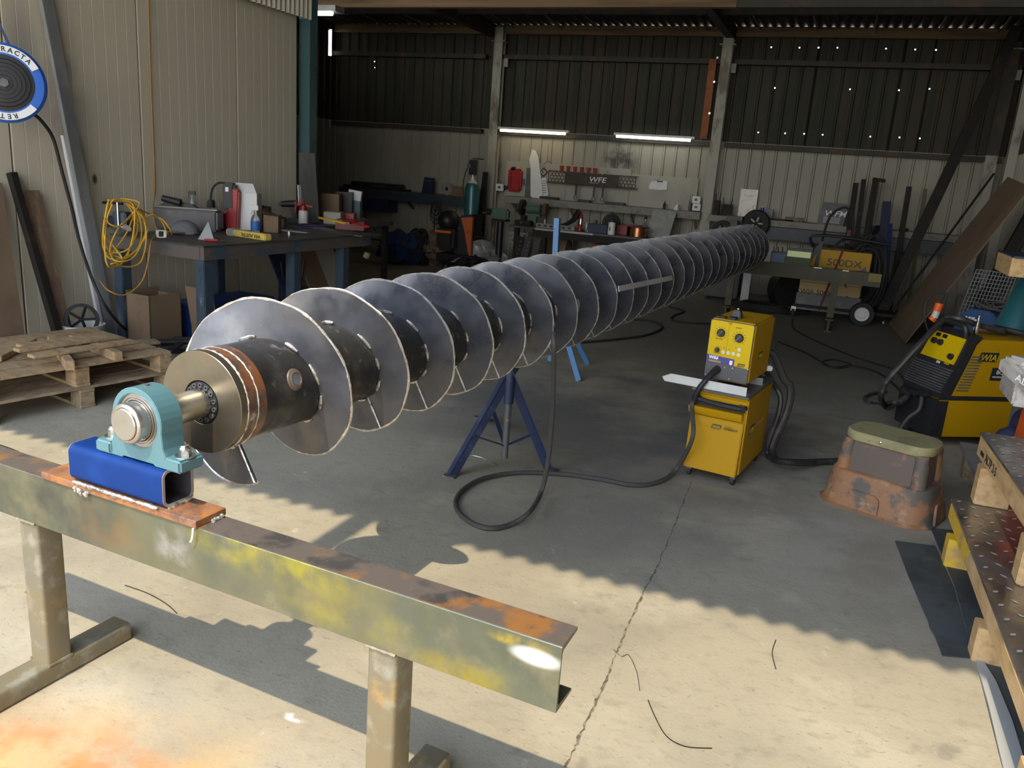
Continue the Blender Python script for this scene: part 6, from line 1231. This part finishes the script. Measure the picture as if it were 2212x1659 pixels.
t = mitem('blue_carton', 'dark blue box on the steel bench', 'box', 1296, 505); MB(t).box(-.17,.13,-.1,.1,0,.13).build('carton', M_dblue, t, bev=.008)
t = mitem('cable_reel', 'black coiled cable standing behind the dark blue box', 'cable', 1312, 498)
for k in range(4): MB(t).tube([((.14-.028*k)*math.cos(a), .2+.012*k, .15+(.14-.028*k)*math.sin(a)) for a in [2*PI*j/22 for j in range(22)]], .013, 6, closed=True).build('loop', M_rubber, t)
t = mitem('white_bottle', 'white plastic bottle with dark blue lid on the steel bench', 'bottle', 1325, 507); t.location.y -= .15; WM[t.name] = Matrix.Translation(t.location)
MB(t).lathe([(.052,0),(.055,.01),(.055,.17),(.045,.19)], n=18).build('bottle', M_white, t); MB(t).lathe([(.047,.188),(.047,.225),(0,.226)], n=18).build('lid', M_dblue, t); MB(t).box(-.02,.0,-.056,-.05,.06,.12).build('label', M_greyp, t)
for lab, px, w_, h_ in (('red metal box behind the white bottle', 1345, .13, .14), ('second red box beside the copper wire spool', 1364, .10, .16)):
    t = mitem('red_case', lab, 'box', px, 500); MB(t).box(-w_,w_,.1,.3,0,h_).build('case', mat('case_red',(.22,.03,.02),rough=.5) if px == 1345 else bpy.data.materials['case_red'], t, bev=.006)
t = mitem('wire_spool', 'large spool of copper wire on the steel bench', 'wire spool', 1380, 513); t.location.y -= .1; WM[t.name] = Matrix.Translation(t.location)
MB(t).cyl((0,0,0),(0,0,.012),.165,n=30).build('flange', M_rackb, t); MB(t).cyl((0,0,.142),(0,0,.155),.165,n=30).build('flange', M_rackb, t); MB(t).cyl((0,0,.012),(0,0,.142),.125,n=30).build('winding', M_copper, t)
t = mitem('glass_bottle', 'glass spirit bottle with dark cap behind the wire spool', 'bottle', 1384, 500); MB(t).lathe([(.05,0),(.05,.14),(.02,.20),(.02,.26)], (0,.25,0), (0,0,1), 16).build('bottle', M_clear, t); MB(t).cyl((0,.25,.26),(0,.25,.30),.022,n=12).build('cap', M_black, t)
t = mitem('clear_sheet', 'scratched clear plastic sheet leaning at the right of the steel bench', 'plastic sheet', 1410, 505); MB(t).hexa([(-.16,.25,0),(.20,.25,0),(.20,.255,0),(-.16,.255,0),(-.12,.42,.42),(.24,.42,.40),(.24,.425,.40),(-.12,.425,.42)]).build('sheet', mat('hazy_sheet',(.30,.30,.28),[((.4,.4,.38),9,.5,.7)],rough=.3), t)
t = mitem('small_bottle', 'small dark bottle on the blue box', 'bottle', 1287, 488); MB(t).cyl((0,.0,.132),(0,.0,.19),.02,n=10).build('bottle', M_black, t)
# under the bench
q = oY(1335,540,12.5); t = thing('red_toolbox', 'red tool chest under the steel bench', 'tool chest', (q.x,12.5,0)); MB(t).box(-.40,.35,-.1,.35,0,.60).build('chest', mat('chest_red',(.20,.03,.02),[((.1,.02,.02),5,.5,.7)],rough=.5), t, bev=.01)
for k in range(3): MB(t).box(-.38,.33,-.106,-.1,.06+.18*k,.22+.18*k).build('drawer', bpy.data.materials['chest_red'], t, bev=.004)
for i, (px, lab, m) in enumerate(((1113,'perforated black bracket standing under the bench corner',M_steelD),(1130,'second perforated black bracket under the bench corner',M_black),(1150,'tall black steel plate under the bench',M_black))):
    q = oY(px, 585, 12.15); t = thing('steel_bracket', lab, 'bracket', (q.x,12.1,0)); MB(t).hexa([(-.08,0,0),(.03,0,0),(.03,.02,0),(-.08,.02,0),(-.02,.1,.62),(.09,.1,.60),(.09,.12,.60),(-.02,.12,.62)]).build('bar', m, t)
    if i < 2:
        for k in range(8): MB(t).cyl((.0+.0095*k-.02,.004+.0125*k,.08+.065*k),(.0+.0095*k-.02,-.004+.0125*k,.08+.065*k),.009,n=8).build('hole_mark', M_ledge, t)
hexo = thing('honeycomb_offcut', 'grey honeycomb cut steel offcut standing under the bench', 'offcut', oY(1120,520,12.3)); xh = oY(1118,515,12.3).x; hexa_panel(xh-.18, xh+.16, .42, .66, M_galv, hexo, 12.34, .045); MB().box(xh-.17,xh-.16,12.34,12.344,0,.42).box(xh+.14,xh+.15,12.34,12.344,0,.42).build('stem', M_galv, hexo)
q = oY(1190,560,12.9); t = thing('brown_board', 'dull brown panel standing against the wall under the bench', 'panel', (q.x,12.95,0)); MB(t).box(-.45,.35,0,.02,0,.62).build('panel', M_brown, t)
q = oY(1222,560,12.8); tag(MB().add([(q.x-.1,12.8,0),(q.x+.25,12.8,0),(q.x-.0,12.85,.65),(q.x-.1,12.81,0),(q.x+.25,12.81,0),(q.x-.0,12.86,.65)], [(0,1,2),(5,4,3),(0,3,4,1),(1,4,5,2),(2,5,3,0)]).build('dark_triangle', M_steelD), 'dark triangular offcut leaning under the bench', 'offcut')
# right bay
xa = oY(1530,465,12.95).x; xb = XR-.2
shr = thing('wall_shelf', 'white edged shelf with dark blue rail along the right bay', 'shelf', ((xa+xb)/2,13.1,ZS))
MB().box(xa, xb, 12.95, 13.33, ZS+.02, ZS+.04).build('shelf_board', M_ledge, shr); MB().box(xa, xb, 12.94, 12.949, ZS-.05, ZS+.04).build('front_edge', M_ledge, shr); MB().box(xa+.35, xb-.1, 12.95, 13.02, ZS-.24, ZS-.06).build('rail', M_rail, shr)
for i in range(4): x = xa+.2+(xb-xa-.4)*i/3; MB().bar((x,13.0,ZS),(x,13.34,ZS-.25), .03,.03).build('bracket', M_ledge, shr)
q = oY(1634,482,12.9); t = thing('spare_tyre', 'small black rubber wheel leaning on the front of the right wall shelf', 'wheel', (q.x,12.8,q.z-.19))
wc = Vector((q.x,12.84,q.z)); MB().lathe([(.10,-.04),(.185,-.045),(.20,-.02),(.20,.02),(.185,.045),(.10,.04)], wc, (0,1,.08), 34, cap=False).build('tyre', M_rubber, t); MB().lathe([(.10,-.03),(.095,.0),(.03,.0),(.03,-.04),(0,-.04)], wc, (0,1,.08), 24, cap=False).build('hub', M_steelD, t)
for k in range(5): a = 2*PI*k/5; MB().bar(wc+Vector((0,-.02,0)), wc+Vector((.1*math.cos(a),-.02,.1*math.sin(a))), .02, .012, (0,1,0)).build('spoke', M_galv, t)
zs_ = ZS+.041
def sitem(name, label, cat, px, Y=13.1): q = oY(px, 465, Y); return thing(name, label, cat, (q.x,Y,zs_))
t = sitem('drink_can', 'slim blue can on the right wall shelf above the wheel', 'can', 1645); MB(t).cyl((0,0,0),(0,0,.17),.028,n=14).build('can', mat('can_blue',(.02,.05,.35),rough=.3,metal=.3), t); MB(t).cyl((0,0,.17),(0,0,.18),.024,n=14).build('lid', M_white, t)
t = sitem('dark_tin', 'dark square tin beside the slim blue can', 'tin', 1657); MB(t).box(-.05,.08,-.04,.06,0,.15).build('tin', M_greyp, t, bev=.004)
for i, (px, lab, w_, h_) in enumerate(((1546,'small dark clamp at the left end of the right wall shelf',.04,.22),(1568,'dark steel block with pins on the right wall shelf',.075,.17),(1717,'short wooden block on the right wall shelf',.13,.06),(1690,'thin dark bar lying on the right wall shelf',.18,.02),(1958,'small black box at the right of the wall shelf',.06,.04))):
    t = sitem('shelf_block', lab, 'block', px); MB(t).box(-w_,w_,-.04,.06,0,h_).build('block', M_plank if i == 2 else M_steelD, t, bev=.003)
    if i < 2:
        for s_ in (-1,1): MB(t).cyl((s_*w_*.7,0,h_),(s_*w_*.9,0,h_+.10),.006,n=6).build('pin', M_steelD, t)
t = sitem('cloudy_plate', 'cloudy square plate taped on the wall above the small wheel', 'plate', 1621, 13.28); q = oY(1603,415,13.3); MB().box(q.x-.02,q.x+.24,13.30,13.31,q.z-.38,q.z+.05).build('plate', M_bubble, t)
t = sitem('shop_sign', 'dark grey square sign with white logo letters on the right wall shelf', 'sign', 1797, 13.0)
MB(t).hexa([(-.19,-.02,0),(.17,-.02,0),(.17,.0,0),(-.19,.0,0),(-.15,.05,.32),(.22,.05,.31),(.22,.07,.31),(-.15,.07,.32)]).build('panel', M_greyp, t)
sx_, sy_, sz_ = WM[t.name].translation
text('WFM', .12, (sx_-.11,sy_-.006,sz_+.125), (1,-.0,-.0), (.12,.22,1), M_whitei, t, 'logo', shear=.1, sx=1.1, bold=.001)
for k in range(4): MB().box(sx_-.11,sx_+.12,sy_-.022+.004*0-.0+.005*(3-k),sy_-.020+.005*(3-k),sz_+.10-.022*k,sz_+.106-.022*k).build('text_line', M_whitei, t)
# steel lengths leaning over the shelf
def lean2(name, label, top, bot, w_, h_, m, Yt=12.9, Yb_=12.45):
    a = oY(top[0],top[1],Yt); b_ = oY(bot[0],bot[1],Yb_); b_.z = .0; return lean(name, label, 'steel length', b_, a, w_, h_, m)
lean2('steel_length', 'leftmost of the black square lengths leaning on the right shelf', (1849,396), (1815,640), .075, .06, M_steelD)
lean2('steel_length', 'middle one of the three black lengths leaning on the right shelf', (1866,388), (1838,640), .065, .06, M_steelD)
lean2('steel_length', 'black length with bent top leaning on the right shelf', (1892,390), (1850,640), .085, .07, M_steelD)
tag(MB().bar(oY(1886,387,12.88), oY(1911,391,12.8), .03, .05).build('bent_end', M_steelD), 'bent dark steel tab on top of the third leaning length', 'steel tab')
lean2('steel_length', 'black length standing alone right of the blue post', (1964,404), (1917,690), .07, .06, M_steelD, 12.95, 12.55)
lean2('steel_length', 'thin yellowish strip leaning right of the lone black length', (1999,408), (1965,650), .05, .03, mat('olive_strip',(.10,.09,.04),rough=.7), 13.0, 12.8)
lean2('blue_post', 'dark blue painted post with black top leaning on the right shelf', (1916,437), (1885,690), .11, .09, M_dblue, 12.85, 12.3)
lean2('blue_post', 'short dark blue upright beside the hanging cable bundle', (1882,490), (1872,680), .10, .08, M_dblue, 12.85, 12.4)
lean2('blue_post', 'bright dark blue flat leaning in front of the blue post', (1917,484), (1900,700), .13, .04, mat('deep_blue',(.01,.02,.12),rough=.5), 12.75, 12.2)
# big welder 500DX on its cart
MWb = oY(1795,690,11.5); wx0 = MWb.x
t = thing('welding_machine', 'tall yellow and purple welding set on a wheeled cart by the back wall', 'welding machine', (wx0,11.5,0), math.radians(2))
def wz_(y): return oY(1790,y,11.5).z
zz = {k: wz_(k) for k in (540,582,600,606,637,660,672)}
ta_ = [(-.40,zz[582]),(-.28,zz[540]+.0),(.36,zz[540]),(.36,zz[582])]
MB(t).prism([(-.42,zz[600]),(-.40,zz[582]),(-.29,zz[540]),(.36,zz[540]),(.36,zz[600])], (0,0,0), (1,0,0), (0,0,1), (0,.45,0)).build('upper_case', M_yellow, t, bev=.01)
MB(t).prism([(-.28,zz[600]),(-.26,zz[582]+.02),(.1,zz[582]-.0),(.25,zz[582]+.03),(.31,zz[582]+.08),(.345,zz[600])], (0,-.004,0), (1,0,0), (0,0,1), (0,.003,0)).build('purple_wave', M_purple, t)
text('500DX', .12, WM[t.name]@Vector((-.17,-.003,zz[540]-.19)), (1,0,0), (0,0,1), M_ink, t, sx=1.2, bold=.001)
MB(t).prism([(-.44,zz[600]),(-.47,zz[600]),(-.33,zz[540]+.04),(-.28,zz[540]+.04)], (0,-.01,0), (1,0,0), (0,0,1), (0,.46,0)).build('front_fascia', M_black, t)
M_pale = mat('pale_yellow', (.45,.31,.10), rough=.45)
MB(t).box(-.46,.30,.0,.45,zz[637],zz[606]+.02).build('lower_case', M_pale, t, bev=.01); MB(t).box(-.48,.32,.0,.45,zz[672]-.02,zz[637]-.002).build('skirt', M_greyp, t, bev=.01)
MB(t).box(-.45,.29,-.003,0,zz[606]-.05,zz[606]-.045).build('seam', M_ink, t); text('WIA 500X', .09, WM[t.name]@Vector((-.44,-.004,zz[606]-.2)), (1,0,0), (0,0,1), M_ink, t, bold=.001)
MB(t).box(-.50,.75,-.02,.6,.13,.17).build('cart_deck', M_steelD, t)
for x in (-.50,): cs = MB(t).box(x-.02,x+.04,-.02,.04,.07,.13).build('caster', M_zinc, t); MB(t).cyl((x-.01,.0,.05),(x+.03,.0,.05),.05,n=16).build('wheel', M_rubber, cs)
wq = oY(1860,686,11.35); lw = WM[t.name].inverted()@wq
wh = MB(t).lathe([(.09,-.04),(.145,-.04),(.15,-.02),(.15,.03),(.09,.04)], (lw.x,lw.y,.15), (0,1,0), 30, cap=False).build('rear_wheel', M_rubber, t); MB(t).lathe([(.095,-.03),(.085,-.04),(.06,-.03),(.04,-.045),(.02,-.045),(0,-.04)], (lw.x,lw.y,.15), (0,1,0), 24, cap=False).build('white_hub', M_white, wh)
MB(t).tube(spline([(-.36,.0,zz[540]+.02),(-.40,-.02,zz[540]+.16),(.0,-.02,zz[540]+.18),(.55,-.02,zz[540]+.14)],4), .018, 8).build('handle_bar', M_black, t)
MB(t).tube(spline([(-.27,.1,zz[540]+.1),(-.22,.1,zz[540]+.42),(-.06,.1,zz[540]+.55),(.06,.1,zz[540]+.42),(.08,.1,zz[540]+.08)],6), .016, 8).build('hose_arch', M_rubber, t)
MB(t).tube(spline([(-.12,.1,zz[540]+.02),(-.03,.1,zz[540]+.13),(.1,.1,zz[540]+.15),(.28,.1,zz[540]+.01)],5), .018, 8).build('torch_loop', M_rubber, t)
MB(t).bar((-.30,-.02,zz[600]-.02),(-.28,-.02,zz[540]+.1),.05,.01,(0,1,0)).build('strap', M_black, t); MB(t).bar((-.17,-.015,zz[672]),(-.0,-.015,zz[540]+.02),.025,.008,(0,1,0)).build('red_strap', mat('strap_red',(.12,.01,.01),rough=.7), t)
MB(t).box(.02,.08,.15,.21,zz[540]+.1,zz[540]+.27).build('red_can', mat('can_red',(.12,.02,.02),rough=.6), t)
b = MB(); q = oY(1872,585,11.6)
for i in range(9):
    w_ = random.uniform(.10,.24); h2 = random.uniform(.35,.52); c_ = Vector((q.x+random.uniform(-.05,.05), 11.6+random.uniform(-.06,.08), q.z+random.uniform(-.05,.05)))
    b.tube([c_+Vector((w_*math.cos(a), 0.03*math.sin(3*a), h2*math.sin(a)-.08)) for a in [2*PI*k/16 for k in range(16)]], .016, 6, closed=True)
tag(b.build('cable_bundle', M_rubber), 'thick bundle of black cables hanging right of the tall welding set', 'cable')
MB().bar((q.x,11.6,q.z+.40),(q.x+.05,11.9,q.z+.55),.06,.06).build('hook_bar', M_black, bpy.data.objects.get('cable_bundle'))
for lab, rz_ in ():
    t = thing('gas_cylinder', lab, 'gas cylinder', (wx0+rz_[0],rz_[1]+.1,.0)); MB(t).lathe([(.11,0),(.11,1.15),(.05,1.28),(.03,1.36),(0,1.36)], n=20).build('shell', M_black, t)
# big black tyre-like drum, coils on the floor, dark machine on the left
q = oY(1705,655,11.9); t = thing('black_drum', 'large round black drum lying on its side left of the tall welding set', 'drum', (q.x,11.9,0)); dc = Vector((q.x,11.9,.30)); MB().lathe([(0,-.12),(.26,-.15),(.30,-.12),(.30,.12),(0,.12)], dc, (.45,-.8,0), 34).build('drum', M_black, t); MB().lathe([(.12,-.152),(.13,-.165),(.14,-.152)], dc, (.45,-.8,0), 26).build('rim', M_blackp, t)
for i, (px, py, r, lab) in enumerate(((1650,664,.42,'wide black cable coil lying flat on the floor at the far end'), (1700,668,.30,'smaller black cable coil beside the black drum'))):
    c_ = fl(px, py, .03); b = MB()
    for k in range(5): b.tube([c_+Vector(((r-.03*k)*math.cos(a), (r-.03*k)*.8*math.sin(a), .012*k)) for a in [2*PI*j/26 for j in range(26)]], .015, 6, closed=True)
    tag(b.build('cable_coil', M_rubber), lab, 'cable')
q = oY(1560,640,12.1); t = thing('dark_machine', 'dark boxy machine behind the far end of the auger', 'machine', (q.x,12.1,0)); MB(t).box(-.28,.20,0,.4,.05,.50).build('body', M_black, t, bev=.02); MB(t).box(.25,.36,.05,.12,0,.55).build('white_leg', M_galv, t); MB(t).box(-.25,-.2,0,.05,0,.05).build('foot', M_steelD, t); MB(t).box(.1,.15,0,.05,0,.05).build('foot', M_steelD, t)
q = oY(1545,485,12.7)
b = MB()
for k in range(3): b.tube(spline([(q.x-.10+.03*k,12.8,ZS-.62),(q.x-.06+.03*k,12.8,ZS-.2),(q.x+.06,12.8,ZS-.04-.02*k),(q.x+.2-.02*k,12.8,ZS-.1),(q.x+.27-.02*k,12.8,ZS-.5)],5), .018, 6)
tag(b.build('hanging_hose', M_rubber), 'black hose hanging in an arch over the left of the right shelf', 'hose')
t = pthing('black_stand', 'black upright stand beside the hanging hose arch', 'stand', 1585, 500, 12.75); q = oY(1585,490,12.75); MB().box(q.x-.05,q.x+.05,12.7,12.8,0,q.z+.1).build('upright', M_black, t); MB().box(q.x-.12,q.x+.12,12.65,12.85,q.z+.1,q.z+.16).build('head', M_black, t); MB().box(q.x-.2,q.x+.2,12.6,12.9,0,.02).build('base', M_black, t)
# far trestle
YF = 10.60
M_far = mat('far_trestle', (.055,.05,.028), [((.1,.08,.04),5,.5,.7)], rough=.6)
fa = oY(1632,578,YF); fb = oY(1902,612,YF); zt_f = .745
t = thing('steel_trestle', 'dim far trestle beam with two legs carrying the far end of the auger', 'trestle', ((fa.x+fb.x)/2,YF,0))
xf0 = -1.55; xf1 = fb.x
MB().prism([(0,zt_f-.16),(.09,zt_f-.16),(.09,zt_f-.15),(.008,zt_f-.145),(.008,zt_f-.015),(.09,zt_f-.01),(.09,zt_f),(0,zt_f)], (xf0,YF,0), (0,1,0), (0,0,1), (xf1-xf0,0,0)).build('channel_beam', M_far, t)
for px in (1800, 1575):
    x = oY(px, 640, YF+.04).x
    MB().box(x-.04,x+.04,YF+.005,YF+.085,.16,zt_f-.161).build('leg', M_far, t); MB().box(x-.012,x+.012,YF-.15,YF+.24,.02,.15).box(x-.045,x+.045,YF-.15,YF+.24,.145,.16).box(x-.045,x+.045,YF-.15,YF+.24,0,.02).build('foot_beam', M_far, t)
MB().box(xf1-.14,xf1,YF-.001,YF,zt_f-.10,zt_f-.005).build('yellow_end', mat('dull_yellow',(.2,.16,.03),rough=.6), t)
for px, w_ in ((1765,.09),(1826,.07)): x = oY(px,590,YF).x; MB().box(x-w_/2,x+w_/2,YF-.002,YF+.03,zt_f-.01,zt_f+.003).build('white_tape', M_whitei, t)
far = MA@Vector((0,LT+.18,0)); 
t = thing('pillow_block_bearing', 'far dark blue bearing block at the end of the auger', 'bearing', (far.x,YF+.045,zt_f))
MB(t).box(-.16,.16,-.045,.045,.001,.04).build('base', M_dblue, t, bev=.004); MB(t).cyl((0,-.04,far.z-zt_f),(0,.04,far.z-zt_f),.10,n=28).build('housing', M_dblue, t); MB(t).box(-.10,.10,-.04,.04,.03,max(far.z-zt_f,.06)).build('web', M_dblue, t)
for s_ in (-1,1): MB(t).cyl((s_*.13,0,.04),(s_*.13,0,.08),.015,n=6).build('bolt', M_zinc, t)
q = oY(1680,573,YF-.0); t = thing('battery_charger', 'small dark device with pins beside the far bearing', 'device', (q.x,YF+.03,zt_f)); MB(t).box(-.10,.10,-.03,.06,.001,.14).build('body', M_dblue, t, bev=.006); MB(t).box(-.085,.085,-.034,-.03,.02,.12).build('display', M_mblue, t)
for k in range(3): MB(t).cyl((-.07+.05*k,0,.14),(-.08+.05*k,0,.20),.006,n=6).build('pin', M_steelD, t)
q = oY(1722,570,YF-.0); t = thing('parts_tray', 'small green tray with lit pale display on the far trestle', 'tray', (q.x,YF+.03,zt_f)); MB(t).box(-.16,.15,-.04,.08,.001,.09).build('tray', mat('tray_green',(.04,.06,.02),rough=.6), t, bev=.004); MB(t).box(-.13,.14,-.044,-.04,.10,.17).build('display', M_led, t); MB(t).box(-.14,.15,-.04,.03,.09,.20).build('head', M_black, t)
